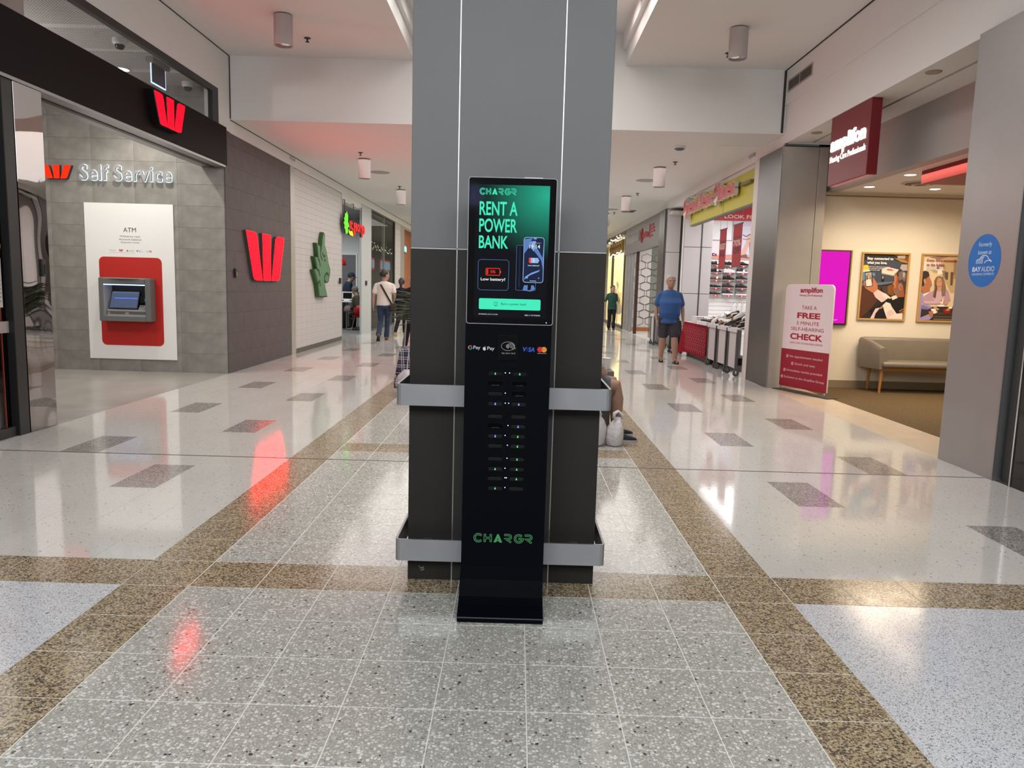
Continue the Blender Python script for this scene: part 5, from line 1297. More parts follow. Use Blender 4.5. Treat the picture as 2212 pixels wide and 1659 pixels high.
art2 = [(1, n2((1600, 212), (2269, 240), (2240, 1000), (1900, 1000), (1700, 620), (1500, 560))), (2, n2((1420, 250), (1700, 225), (1850, 240), (1650, 300))), (21, n2((1320, 330), (1700, 300), (1640, 520), (1300, 540))), (21, n2((1620, 420), (1730, 430), (1740, 600), (1600, 620))),
        (2, n2((1700, 520), (1800, 540), (1800, 700), (1740, 680))), (3, n2((1760, 560), (1840, 560), (1830, 720), (1780, 720))), (1, n2((1860, 400), (1960, 420), (1900, 900), (1840, 880))), (3, n2((1890, 560), (1960, 560), (1930, 840), (1880, 840))), (2, n2((1960, 300), (2030, 300), (2000, 700), (1950, 700))), (16, n2((1950, 620), (1990, 620), (1980, 700), (1940, 700))),
        (19, n2((1590, 450), (1650, 455), (1640, 500), (1590, 500))), (0, n2((1480, 640), (1570, 600), (1520, 860), (1470, 900))),
        (20, n2((1300, 1010), (1420, 960), (1440, 1000), (1290, 1080))),
        (4, n2((1180, 1575), (1190, 1300), (1500, 1290), (2137, 1290), (2137, 1600))), (3, n2((1510, 1490), (2137, 1500), (2137, 1520), (1510, 1510))), (8, n2((1520, 1545), (2137, 1560), (2137, 1580), (1520, 1565))), (7, n2((1500, 1420), (2137, 1430), (2137, 1450), (1500, 1440))),
        # woman
        (9, n2((1270, 1180), (1310, 1060), (1430, 990), (1560, 930), (1760, 900), (1840, 950), (1890, 1160), (1760, 1230), (1640, 1240), (1320, 1230))), (10, n2((1600, 960), (1700, 950), (1760, 1100), (1700, 1220), (1560, 1180), (1500, 1100))), (10, n2((1310, 1170), (1640, 1165), (1640, 1215), (1320, 1225))),
        (8, n2((1500, 1080), (1540, 860), (1530, 740), (1580, 660), (1640, 640), (1720, 660), (1760, 760), (1790, 900), (1770, 1060), (1700, 1080), (1680, 900), (1600, 900), (1560, 1120))), (7, n2((1520, 1080), (1560, 900), (1560, 760), (1600, 690), (1590, 900), (1560, 1110))),
        (6, n2(*E_(1640, 790, 62, 110))), (6, n2((1600, 860), (1690, 860), (1680, 950), (1610, 950))), (20, n2((1610, 840), (1640, 858), (1680, 830), (1650, 862), (1630, 866))), (15, n2((1606, 836), (1640, 850), (1684, 824), (1660, 866), (1630, 872))), (20, n2((1614, 838), (1640, 850), (1678, 828), (1655, 850), (1635, 856))),
        (4, n2(*E_(1610, 762, 10, 6, 8))), (4, n2(*E_(1672, 752, 10, 6, 8))),
        # man on the left
        (12, n2((1240, 950), (1300, 1020), (1260, 1250), (1230, 1520), (1480, 1420), (1500, 1500), (1420, 1570), (1180, 1575), (1210, 1200))), (11, n2((1260, 1250), (1400, 1250), (1500, 1300), (1400, 1350), (1260, 1340))), (12, n2((1250, 1230), (1380, 1240), (1480, 1300), (1420, 1310))),
        (5, n2((1270, 560), (1350, 700), (1420, 640), (1470, 760), (1485, 830), (1440, 890), (1440, 960), (1400, 980), (1300, 1010), (1250, 940))), (18, n2((1285, 545), (1340, 530), (1410, 560), (1430, 640), (1360, 690), (1340, 780), (1300, 860), (1260, 850))), (6, n2((1300, 720), (1340, 690), (1350, 780), (1320, 820))),
        (14, n2((1455, 1335), (1560, 1325), (1575, 1380), (1610, 1400), (1540, 1440), (1490, 1420))), (14, n2(*E_(1680, 1265, 80, 24))), (15, n2((1715, 1340), (1900, 1340), (1870, 1430), (1740, 1430))), (16, n2((1770, 1370), (1820, 1320), (1880, 1340), (1840, 1380))), (14, n2(*E_(1880, 1310, 45, 22))),
        (21, n2((1650, 1130), (1730, 1130), (1720, 1230), (1660, 1230))), (16, n2((1655, 1140), (1700, 1130), (1700, 1180), (1660, 1180))), (6, n2((1760, 1180), (1850, 1180), (1800, 1240), (1750, 1250))), (6, n2((1480, 1280), (1580, 1300), (1640, 1340), (1600, 1370), (1520, 1310))), (5, n2((1400, 1390), (1500, 1380), (1510, 1480), (1440, 1500))),
        (15, ('Enjoy little moments', 0.075, 0.05, 0.745, 0.105, 0.02)), (15, ('to the fullest.', 0.075, 0.115, 0.49, 0.165, 0.02)), (18, ('HEARING AIDS DESIGNED TO HEAR,', 0.075, 0.185, 0.52, 0.20, 0.002)), (18, ('NOT TO BE SEEN.', 0.075, 0.21, 0.30, 0.225, 0.002))]
poster('oak framed poster of a grey haired man holding up a phone, Stay connected', 5.245, 5.978, 1.065, 2.10, art1, pal1)
poster('oak framed poster of a smiling woman at a table, Enjoy little moments', 6.158, 6.891, 1.06, 2.10, art2, pal2)
ds = thing('display_screen', 'portrait wall screen glowing magenta, half hidden behind the steel pier', 'screen', (4.8, 11.7, 1.0))
fr = FB(0, 0, 11.747)
q = MB(); fr.rect(q, 4.535, 0.975, 5.095, 2.12, 0, 0.03); q.build('oak_backboard', flat(168, 132, 80), ds)
q = MB(); fr.rect(q, 4.535, 0.985, 5.06, 2.11, 0.03, 0.07); q.build('bezel', M_BLACK, ds, bevel=0.003, bseg=1)
q = MB(); fr.rect(q, 4.55, 1.005, 5.035, 2.095, 0.07, 0.072); q.build('image', emis('magenta_screen', (0.80, 0.006, 0.56), 0.95), ds)
q = MB(); text(q, fr, 'audio™', 4.86, 1.05, 4.92, 1.065, 0.0725); q.build('image_text', emis('screen_caption', (1, 0.9, 1), 1), ds)
# roller banner at the entrance
b0v, b1v = Vector((4.015, 11.43, 0)), Vector((4.345, 10.52, 0))
ub = (b1v - b0v).normalized(); nb = ub.cross(Vector((0, 0, 1)))
fr = Fr(b0v, ub, (0, 0, 1), nb)
bn = thing('banner_stand', 'white and dark red free hearing check banner stand at the clinic entrance', 'banner', tuple((b0v + b1v) / 2))
Lb = 0.99
q = MB(); P = rr(0.0, 0.06, Lb, 1.575, 0.075); P2 = [(a, b) for a, b in P if True]
P2 = [(0.0, 0.06), (Lb, 0.06)] + [(Lb - 0.075 + 0.075 * math.cos(math.radians(t)), 1.50 + 0.075 * math.sin(math.radians(t))) for t in range(0, 91, 15)] + [(0.075 + 0.075 * math.cos(math.radians(t)), 1.50 + 0.075 * math.sin(math.radians(t))) for t in range(90, 181, 15)]
fr.extr(q, P2, -0.03, 0.0); q.build('fabric_panel', mat('banner_white', srgb(214, 200, 204), 0.7), bn, bevel=0.006, bseg=1)
q = MB(); fr.rect(q, 0.0, 0.06, Lb, 0.622, 0.0, 0.001); q.build('red_half', mat('banner_maroon', srgb(138, 16, 38), 0.7), bn)
BT = [flat(158, 22, 52), flat(216, 180, 186)]
def bt(s, a0, a1, b0, b1, mi, bold):
    q = MB(); text(q, fr, s, a0, b0, a1, b1, 0.0015, bold=bold); q.build('banner_text', BT[mi], bn)
bt('amplifon', 0.32, 0.772, 1.435, 1.532, 0, 0.035); bt('Hearing Care Professionals', 0.312, 0.77, 1.398, 1.432, 0, 0.012)
bt('TAKE A', 0.376, 0.68, 1.215, 1.268, 0, 0.0); bt('FREE', 0.29, 0.763, 1.085, 1.168, 0, 0.035); bt('5 MINUTE', 0.29, 0.75, 0.99, 1.04, 0, 0.0)
bt('SELF-HEARING', 0.176, 0.852, 0.905, 0.955, 0, 0.0); bt('CHECK', 0.17, 0.842, 0.772, 0.862, 0, 0.035); bt('USING OUR TOUCHSCREEN DEVICES', 0.17, 0.848, 0.71, 0.735, 0, 0.002)
for s, a0, a1, zc in (('No appointment needed', 0.19, 0.871, 0.515), ('Quick and easy', 0.31, 0.738, 0.412), ('Immediate results provided', 0.15, 0.888, 0.305), ('Exclusive to the Amplifon Group', 0.10, 0.935, 0.200)):
    bt(s, a0, a1, zc - 0.022, zc + 0.020, 1, 0.0)
    x = a0 - 0.05; q = MB()
    fr.stroke(q, [(x - 0.018, zc - 0.018), (x + 0.018, zc - 0.018), (x + 0.018, zc + 0.018), (x - 0.018, zc + 0.018)], 0.003, 0.001, 0.002, 0, True); fr.stroke(q, [(x - 0.01, zc + 0.002), (x - 0.002, zc - 0.009), (x + 0.014, zc + 0.014)], 0.003, 0.001, 0.002, 0)
    q.build('tick_box', BT[1], bn)
for a in (0.03, Lb - 0.05):
    q = MB(); fr.rect(q, a, 0.012, a + 0.025, 0.07, -0.025, -0.005); q.build('foot_post', M_CHROME, bn)
q = MB(); fr.rect(q, -0.03, 0.0, Lb + 0.13, 0.012, -0.10, 0.10); q.build('base_plate', M_BLACK, bn, bevel=0.003, bseg=1)
# bench sofa
sf = thing('bench_sofa', 'grey leather bench sofa with tapered wooden legs against the cream wall', 'sofa', (6.3, 11.3, 0))
M_LEA = mat('grey_leather', srgb(124, 116, 104), 0.42, noise=0.04, nscale=8)
q = MB(); q.box(5.42, 7.6, 11.12, 11.62, 0.385, 0.475); q.build('seat', M_LEA, sf, smooth='angle', bevel=0.035, bseg=3)
q = MB(); q.box(5.30, 7.7, 11.58, 11.72, 0.34, 0.815); q.build('backrest', M_LEA, sf, smooth='angle', bevel=0.05, bseg=3)
q = MB()
n = 9
arm = [(5.34 + 0.10 * (1 - math.cos(math.radians(10 * k))), 11.66 - 0.055 * k, 0.812 - 0.004 * k - 0.0012 * k * k) for k in range(n + 1)]
vs = []
for (x, y, z) in arm:
    vs += [(x - 0.055, y, 0.36), (x - 0.07, y, z - 0.05), (x - 0.045, y, z - 0.008), (x, y, z), (x + 0.04, y, z - 0.02), (x + 0.055, y, z - 0.07), (x + 0.05, y, 0.36)]
fs = []
for i in range(n):
    for j in range(6): fs.append((i * 7 + j, i * 7 + j + 1, (i + 1) * 7 + j + 1, (i + 1) * 7 + j))
    fs.append((i * 7 + 6, i * 7, (i + 1) * 7, (i + 1) * 7 + 6))
fs += [tuple(range(7)), tuple(n * 7 + j for j in range(6, -1, -1))]
q.add(vs, fs); q.build('armrest', M_LEA, sf, smooth='angle')
M_OAK = mat('sofa_oak', srgb(176, 124, 66), 0.5)
for (x, y, dx, dy) in ((5.45, 11.22, 0.02, -0.01), (5.45, 11.62, 0.0, 0.02), (7.5, 11.22, -0.02, -0.01), (7.5, 11.62, 0, 0.02)):
    q = MB(); q.tube([(x, y, 0.36), (x - dx, y + dy, 0.0)], [0.026, 0.017], 10); q.build('leg', M_OAK, sf)
box('rail', 5.47, 7.5, 11.20, 11.23, 0.335, 0.38, M_OAK, sf)
# round stickers
def sticker(fr, cy, label, y0):
    t = thing('round_sticker', label, 'sticker', fr.p(cy, y0))
    M = flat(24, 104, 184, 0.45); c = (cy, y0)
    q = MB(); fr.extr(q, circ(cy, y0, 0.215, 40), 0, 0.0015); q.build('disc', M, t)
    q = MB()
    text(q, fr, 'Formerly', cy - 0.085, y0 + 0.105, cy + 0.085, y0 + 0.150, 0.002); text(q, fr, 'known as', cy - 0.088, y0 + 0.052, cy + 0.088, y0 + 0.088, 0.002)
    text(q, fr, 'BAY', cy - 0.145, y0 - 0.088, cy - 0.03, y0 - 0.048, 0.002, bold=0.03); text(q, fr, 'AUDIO', cy - 0.022, y0 - 0.088, cy + 0.148, y0 - 0.048, 0.002)
    text(q, fr, 'HEARING EXPERTS', cy - 0.145, y0 - 0.118, cy + 0.148, y0 - 0.100, 0.002)
    for k in range(6): fr.stroke(q, [(cy - 0.10 + k * 0.016, y0 - 0.022), (cy - 0.102 + k * 0.017, y0 + 0.0 + k * 0.004), (cy - 0.09 + k * 0.018, y0 + 0.012 + k * 0.005)], 0.0028, 0.0015, 0.0022)
    fr.stroke(q, [(cy - 0.06, y0 + 0.012)] + arc(cy + 0.0, y0 + 0.012, 0.055, 150, 40, 8, 0.032) + [(cy + 0.065, y0 + 0.01), (cy + 0.10, y0 - 0.004)], 0.0032, 0.0015, 0.0022)
    fr.stroke(q, arc(cy + 0.06, y0 - 0.02, 0.05, 180, 60, 8, 0.02) + [(cy + 0.10, y0 - 0.012)], 0.0032, 0.0015, 0.0022)
    q.build('sticker_print', flat(205, 214, 226), t)
sticker(FR(0, 0, 3.81), -6.29, 'large blue round sticker on the nearest steel pier', 1.74)
sticker(FR(0, 0, 3.845), -12.08, 'blue round sticker on the farther steel pier, beside the shoe shop', 1.74)
# ================================================================== SHOE SHOP
ys_ = thing('shop_fascia_sign', 'yellow fascia with raised red Spend-less Shoes lettering over the shoe shop', 'sign', (3.9, 15.2, 2.9))
fr = FR(0, 0, 3.90)
M_YEL = mat('fascia_yellow', srgb(176, 168, 28), 0.5)
for a0, a1 in ((-17.62, -14.86), (-14.83, -12.88)):
    q = MB(); fr.rect(q, a0, 2.935, a1, 3.505, -0.07, 0); q.build('yellow_panel', M_YEL, ys_, bevel=0.003, bseg=1)
q = MB(); fr.rect(q, -17.62, 2.905, -12.88, 2.935, -0.09, 0.0); q.build('lower_edge', flat(110, 106, 96), ys_)
fr2 = FR(0, 0, 3.88)
TXT = '$pend-less $hoes'
tot = text_raw(TXT, 0.0); k = (17.9 - 13.75) / (tot[3] - tot[2]); kz = (3.50 - 3.06) / (tot[5] - tot[4])
M_LR = mat('letter_red', srgb(190, 48, 62), 0.5); M_LW = mat('letter_return', srgb(206, 196, 188), 0.5)
for ch, ga, gb, g0, g1 in glyphs(TXT):
    A0, A1, B0, B1 = -17.9 + (ga - tot[2]) * k, -17.9 + (gb - tot[2]) * k, 3.06 + (g0 - tot[4]) * kz, 3.06 + (g1 - tot[4]) * kz
    q = MB(); text(q, fr2, ch, A0 - 0.015, B0 - 0.012, A1 + 0.015, B1 + 0.012, 0.02, 0.095, 1, bold=0.045); text(q, fr2, ch, A0, B0, A1, B1, 0.097, 0.10, 0, bold=0.03)
    q.build('letter', [M_LR, M_LW], ys_)
for a in (-17.0, -15.2, -13.6): 
    q = MB(); fr.rect(q, a - 0.5, 3.30, a + 0.5, 3.335, 0.0, 0.03); q.build('bracket_arm', flat(96, 92, 84), ys_)
q = MB(); fr.rect(q, -13.55, 3.275, -13.0, 3.325, 0.0, 0.06); q.build('sign_arm', flat(110, 108, 70), ys_)
gw = thing('wall_graphic', 'large beach photo graphic with a red LOOK FO band on the shoe shop back wall', 'wall graphic', (6, 19.6, 2.3))
fr = FB(0, 0, 19.62)
q = MB()
fr.rect(q, 4.90, 2.27, 7.25, 3.245, 0, 0.012, 0)
fr.face(q, [(4.90, 2.27), (7.25, 2.27), (7.25, 2.42), (6.2, 2.38), (5.4, 2.40), (4.90, 2.36)], 0.0125, 1)
fr.face(q, [(5.42, 2.40), (7.25, 2.44), (7.25, 3.245), (5.42, 3.245)], 0.0123, 7)
fr.face(q, [(5.82, 2.93), (5.97, 2.90), (5.95, 2.74), (5.84, 2.58), (5.80, 2.40), (5.68, 2.37), (5.69, 2.50), (5.78, 2.70)], 0.0135, 2)
fr.face(q, [(5.86, 2.72), (5.93, 2.72), (5.92, 2.52), (5.89, 2.44)], 0.0138, 6); fr.face(q, [(5.66, 2.38), (5.80, 2.42), (5.93, 2.36), (5.90, 2.31), (5.66, 2.33)], 0.014, 4)
fr.face(q, [(5.82, 2.41), (5.90, 2.40), (5.93, 2.34), (5.85, 2.34)], 0.0145, 2)
fr.stroke(q, [(5.70, 2.90), (5.78, 2.86), (5.88, 2.92), (5.96, 2.90)], 0.012, 0.0135, 0.014, 4); fr.stroke(q, [(5.70, 2.80), (5.80, 2.79), (5.90, 2.82)], 0.008, 0.0135, 0.014, 4)
fr.stroke(q, [(5.68, 3.08), (5.82, 3.10), (5.98, 3.13)], 0.012, 0.0135, 0.014, 0)
q.build('photo_panel', [flat(222, 216, 222), flat(206, 150, 140), flat(206, 166, 154), flat(180, 30, 40), flat(120, 92, 88), flat(30, 50, 110), flat(150, 120, 112), flat(200, 200, 216)], gw)
q = MB(); fr.rect(q, 4.90, 3.25, 7.25, 3.60, 0, 0.014); q.build('red_band', mat('graphic_red', srgb(206, 66, 76), 0.6), gw)
q = MB(); text(q, fr, 'LOOK FO', 5.20, 3.305, 5.985, 3.40, 0.0145, bold=0.02); q.build('band_text', flat(240, 232, 232), gw)
q = MB()
for r in ((4.90, 2.74, 5.42, 2.76), (5.415, 2.74, 5.43, 3.24)): fr.rect(q, *r, 0.012, 0.018)
fr.rect(q, 4.92, 2.765, 5.41, 3.235, 0.012, 0.0135, 3)
LG = [flat(150, 148, 150), flat(28, 44, 104), flat(196, 40, 52), flat(226, 228, 232)]; q.build('white_panel', LG, gw); q = MB()
fr.extr(q, circ(4.975, 2.39, 0.04, 14), 0.0125, 0.0132, 1); fr.extr(q, circ(5.03, 2.38, 0.035, 14), 0.0126, 0.0134, 2); fr.extr(q, circ(4.985, 2.39, 0.017, 10), 0.0134, 0.0138, 3)
q.build('round_logo', LG, gw)
def hang_banner(label, y0, y1, z0, z1, l1, l2, l3):
    t = thing('hanging_banner', label, 'banner', (4.13, (y0 + y1) / 2, z0), group='red sale banners')
    fr = FR(0, 0, 4.13); a0, a1 = -y1, -y0
    q = MB(); fr.rect(q, a0, z0, a1, z1, -0.004, 0.0); q.build('fabric', mat('banner_cloth', srgb(150, 30, 42), 0.7), t)
    q = MB(); fr.rect(q, a0 - 0.01, z1 - 0.012, a1 + 0.01, z1 + 0.008, -0.012, 0.008); fr.rect(q, a0 + 0.0, z0 - 0.006, a1, z0 + 0.006, -0.008, 0.006); q.build('rod', M_DARK, t, kind='stuff')
    for a in (a0, a1): 
        q = MB(); q.tube([fr.p(a, z1), fr.p(a, 3.62)], 0.003, 5); q.build('cord', flat(150, 150, 150), t)
    q = MB(); H = z1 - z0; w = a1 - a0
    text(q, fr, l1, a0 + w * 0.12, z0 + H * 0.665, a1 - w * 0.12, z0 + H * 0.715, 0.001, mi=1, bold=0.02)
    text(q, fr, l2, a0 + w * 0.08, z0 + H * 0.49, a1 - w * 0.08, z0 + H * 0.635, 0.001, mi=0, bold=0.03)
    text(q, fr, l3, a0 + w * 0.14, z0 + H * 0.31, a1 - w * 0.14, z0 + H * 0.46, 0.001, mi=1, bold=0.03)
    q.build('sale_text', [flat(196, 168, 160), flat(60, 20, 26)], t)
hang_banner('narrower red hanging sale banner, left of the 70% OFF one, in the shoe shop', 15.34, 15.83, 1.905, 2.70, 'SALE', 'BIGGEST', 'SALE')
hang_banner('red hanging banner reading 70% OFF in the shoe shop opening', 14.28, 14.86, 1.92, 2.72, 'UP TO', '70%', 'OFF')
# ---- shoes
def shoe_parts(style):
    """meshes of one shoe along +x (heel at 0, toe at 0.29)"""
    st = {'derby': [(0.0, .026, .070), (.015, .034, .088), (.04, .036, .086), (.085, .035, .070), (.115, .034, .092), (.15, .038, .080), (.20, .043, .056), (.245, .040, .048), (.275, .030, .040), (.29, .014, .028)],
          'sneaker': [(0.0, .030, .085), (.015, .036, .102), (.045, .038, .096), (.085, .037, .078), (.115, .037, .112), (.15, .041, .094), (.20, .046, .070), (.245, .044, .058), (.275, .034, .048), (.29, .016, .034)],
          'loafer': [(0.0, .026, .062), (.015, .033, .076), (.05, .035, .068), (.10, .035, .054), (.125, .036, .066), (.16, .040, .062), (.205, .042, .050), (.25, .036, .042), (.28, .022, .034), (.295, .010, .026)],
          'slide': [(0.0, .030, .030), (.02, .036, .032), (.10, .036, .032), (.15, .040, .032), (.20, .044, .032), (.245, .042, .032), (.27, .030, .030), (.285, .014, .028)]}[style]
    sh = {'derby': .018, 'sneaker': .030, 'loafer': .014, 'slide': .030}[style]
    q = MB(); vs = []; fs = []
    K = [(1.0, 0.0), (1.0, 0.45), (0.82, 0.82), (0.42, 1.0), (-0.42, 1.0), (-0.82, 0.82), (-1.0, 0.45), (-1.0, 0.0)]
    for (x, w, h) in st:
        for (a, b) in K: vs.append((x, a * w * 0.95, sh + (h - sh) * b))
    n = len(K)
    for i in range(len(st) - 1):
        for j in range(n - 1): fs.append((i * n + j, i * n + j + 1, (i + 1) * n + j + 1, (i + 1) * n + j))
        fs.append((i * n + n - 1, i * n, (i + 1) * n, (i + 1) * n + n - 1))
    fs += [tuple(range(n)), tuple((len(st) - 1) * n + j for j in range(n))]
    if style != 'slide': q.add(vs, fs)
    else:
        m = 8; vs = []
        for x in (.135, .165, .20, .225):
            for j in range(m + 1):
                a = PI * j / m; vs.append((x, .046 * math.cos(a), .024 + (.050 if .15 < x < .21 else .044) * math.sin(a)))
        fs = [(i * (m + 1) + j, i * (m + 1) + j + 1, (i + 1) * (m + 1) + j + 1, (i + 1) * (m + 1) + j) for i in range(3) for j in range(m)]
        q.add(vs, fs)
    upper = q
    s = MB(); pts = [(x, w) for x, w, h in st]
    ring = [(x - (0.004 if i == 0 else 0), w * 1.06) for i, (x, w) in enumerate(pts)] + [(pts[-1][0] + .006, 0.0)] + [(x, -w * 1.06) for x, w in reversed(pts)]
    m = len(ring)
    s.add([(x, y, 0.0) for x, y in ring] + [(x, y, sh) for x, y in ring], [tuple(range(m)), tuple(range(2 * m - 1, m - 1, -1))] + [(i, (i + 1) % m, m + (i + 1) % m, m + i) for i in range(m)])
    if style in ('derby', 'loafer'): s.box(0.0, 0.07, -0.03, 0.03, -0.0, sh + 0.006)
    o = MB()
    if style == 'sneaker' or style == 'derby':
        for kx in range(4): o.box(.128 + kx * .017, .136 + kx * .017, -.022, .022, st[5][2] + .010 - kx * .007, st[5][2] + .016 - kx * .007)
    return upper, s, o
_sp = {}
def shoe(style, c_up, c_so, loc, rz, label, group, rx=0.0, lace=None, scale=1.0):
    k = (style, c_up, c_so, lace)
    if k not in _sp:
        u, s, o = shoe_parts(style)
        mu = flat(*c_up, 0.5)
        _sp[k] = (u.mesh('upper', mu, smooth=True), s.mesh('sole', flat(*c_so, 0.6)), o.mesh('laces', flat(*(lace or c_up), 0.7)) if o.v else None)
    a, b, c = _sp[k]
    t = thing('shoe' if style != 'slide' else 'sandal', label, 'shoe' if style != 'slide' else 'sandal', (0, 0, 0), group=group)
    link('upper' if style != 'slide' else 'strap', a, t); link('sole', b, t)
    if c: link('laces', c, t)
    t.location = loc; t.rotation_euler = (0, rx, rz); t.scale = (scale,) * 3
    return t
BLK, DK, BRN, TAN, WHT, GRY, CHO, NVY = (26, 25, 27), (44, 43, 46), (112, 72, 52), (160, 124, 92), (226, 226, 226), (120, 118, 120), (64, 50, 46), (40, 46, 60)
rows = [(2.13, [('derby', DK, BLK, None), ('derby', BLK, BLK, None), ('derby', BLK, BLK, None), ('sneaker', BLK, DK, None)]),
        (1.945, [('derby', BLK, BLK, None), ('sneaker', WHT, WHT, (190, 196, 204)), ('sneaker', DK, WHT, GRY), ('sneaker', WHT, WHT, None)]),
        (1.755, [('loafer', BRN, CHO, None), ('sneaker', BLK, DK, None), ('sneaker', BLK, GRY, WHT), ('sneaker', BLK, WHT, None)]),
        (1.56, [('loafer', BLK, BLK, None), ('sneaker', CHO, CHO, None), ('sneaker', DK, DK, None), ('sneaker', BLK, BLK, None)]),
        (1.38, [('loafer', CHO, BLK, None), ('sneaker', NVY, WHT, None), ('sneaker', GRY, WHT, None), ('sneaker', BLK, WHT, None)])]
names = {BLK: 'black', DK: 'dark grey', BRN: 'brown', WHT: 'white', CHO: 'dark brown', NVY: 'navy', GRY: 'grey', TAN: 'tan'}
rn = ['top', 'second', 'third', 'fourth', 'lowest']; pn_ = ['leftmost', 'second', 'third', 'rightmost']
M_SHELF = mat('shelf_grey', srgb(168, 164, 164), 0.5)
rk = thing('shoe_rack', 'white slatwall rack with five rows of shelf trays on the back wall', 'shelf', (6, 19.6, 1.3))
q = MB()
for i in range(18): FB(0, 0, 19.62).rect(q, 4.86, 0.35 + i * 0.105, 7.25, 0.35 + i * 0.105 + 0.098, 0, 0.02)
q.build('slatwall', M_WHITE_P, rk, kind='stuff')
for ri, (z, items) in enumerate(rows):
    for ci, (stl, cu, cs, lc) in enumerate(items):
        x = 4.90 + ci * 0.335
        q = MB(); q.add([(x - 0.01, 19.60, z - 0.004), (x + 0.305, 19.60, z - 0.004), (x + 0.305, 19.46, z - 0.004), (x - 0.01, 19.46, z - 0.004), (x - 0.01, 19.60, z - 0.03), (x + 0.305, 19.60, z - 0.03), (x + 0.305, 19.455, z - 0.012), (x - 0.01, 19.455, z - 0.012)],
                        [(3, 2, 1, 0), (4, 5, 6, 7), (0, 1, 5, 4), (1, 2, 6, 5), (2, 3, 7, 6), (3, 0, 4, 7)])
        tr = q.build('shelf_tray', M_SHELF, rk)
        q = MB(); FB(0, 0, 19.452).extr(q, rr(x + 0.09, z - 0.05, x + 0.20, z - 0.014, 0.006, 2), 0, 0.006, 0); FB(0, 0, 19.452).rect(q, x + 0.135, z - 0.044, x + 0.165, z - 0.020, 0.006, 0.007, 1)
        q.build('price_label', [flat(196, 40, 52), flat(236, 226, 226)], tr)
        shoe(stl, cu, cs, (x, 19.53, z), 0, '%s %s, %s in the %s row of the shoe rack' % (names[cu], {'derby': 'lace-up shoe', 'sneaker': 'sneaker', 'loafer': 'slip-on shoe'}[stl], pn_[ci], rn[ri]), 'shoes on the back wall rack', lace=lc)
        if ci == 0 and ri < 3 or (ri, ci) == (1, 2):
            q = MB(); FB(0, 0, 19.478).rect(q, x + 0.15, z + 0.02, x + 0.195, z + 0.078, 0, 0.002)
            q.build('size_tag', flat(236, 236, 238), label='white size tag on the %s shoe of the %s rack row' % (pn_[ci], rn[ri]), cat='tag', group='white size tags')
# ---- trolleys and tables at the front of the shop
def trolley(y0, y1, label, x0=3.77, depth=0.95, ztop=0.80):
    t = thing('display_trolley', label, 'trolley', (x0 + depth / 2, (y0 + y1) / 2, 0), group='display trolleys at the shoe shop front')
    q = MB(); q.box(x0 + 0.005, x0 + 0.025, y0 + 0.045, y1 - 0.045, 0.135, ztop - 0.02); q.build('side_panel', flat(176, 172, 174), t)
    for y in (y0, y1 - 0.04):
        q = MB(); q.box(x0 - 0.01, x0 + 0.035, y, y + 0.04, 0.10, ztop); q.build('post', M_STEELL, t, bevel=0.003, bseg=1)
        q = MB(); q.box(x0 + depth - 0.04, x0 + depth, y, y + 0.04, 0.10, ztop); q.build('post', M_STEELD, t)
        for x in (x0 + 0.012, x0 + depth - 0.02):
            q = MB(); q.lathe([(0.016, -0.012), (0.045, -0.012), (0.05, -0.006), (0.05, 0.006), (0.045, 0.012), (0.016, 0.012)], (x, y + 0.02, 0.05), 18, axis='y'); cst = q.build('caster', M_DARK, t)
            q = MB(); q.box(x - 0.012, x + 0.012, y + 0.002, y + 0.005, 0.045, 0.11); q.box(x - 0.012, x + 0.012, y + 0.035, y + 0.038, 0.045, 0.11); q.box(x - 0.02, x + 0.02, y, y + 0.04, 0.105, 0.115); q.build('fork', M_CHROME, cst)
    q = MB(); q.box(x0 - 0.02, x0 + depth + 0.02, y0 - 0.01, y1 + 0.01, ztop, ztop + 0.015); q.box(x0 - 0.02, x0 - 0.01, y0 - 0.01, y1 + 0.01, ztop - 0.045, ztop)
    q.build('tray', flat(186, 184, 186), t)
    return t
trolley(14.30, 14.90, 'grey panelled display trolley next to the red cloth table')
trolley(13.58, 14.16, 'middle grey panelled display trolley of the three at the shop front')
trolley(12.92, 13.46, 'grey panelled display trolley nearest the far steel pier')
trolley(20.42 - 0.55, 20.36, 'grey panelled trolley partly hidden behind the man in blue, left one', 3.60, 0.2)
trolley(18.85, 19.45, 'grey panelled trolley partly hidden behind the man in blue, right one', 3.68, 0.16)
ct = thing('cloth_table', 'shop table covered by a red cloth printed with pale dashes', 'table', (4.2, 16, 0))
M_CLO = mat('red_print_cloth', srgb(120, 12, 28), 0.9, spec=0.1)
box('plinth', 3.86, 4.7, 15.0, 17.08, 0.0, 0.14, M_BLACK, ct)
box('table_top', 3.77, 4.75, 14.95, 17.1, 0.735, 0.765, flat(180, 176, 176), ct)
q = MB(); N_ = 44; top = []; bot = []
for i in range(N_ + 1):
    y = 14.95 + 2.15 * i / N_
    w = 0.018 * math.sin(i * 1.5) + (0.05 * math.sin(i * 0.5) if i > 36 else 0)
    top.append((3.765, y, 0.765)); bot.append((3.752 - w * 0.25 - (0.10 * max(0, i - 36) / 8), y, 0.11 + 0.02 * math.sin(i * 0.7) - (0.03 if i > 36 else 0)))
q.add(top + bot, [(i, i + 1, N_ + 2 + i, N_ + 1 + i) for i in range(N_)])
q.add([(3.765, 17.1, 0.765), (4.7, 17.1, 0.765), (4.7, 17.15, 0.12), (3.70, 17.15, 0.12)], [(0, 1, 2, 3)])
q.build('cloth', M_CLO, ct, smooth=True)
q = MB(); fr = FR(0, 0, 3.739)
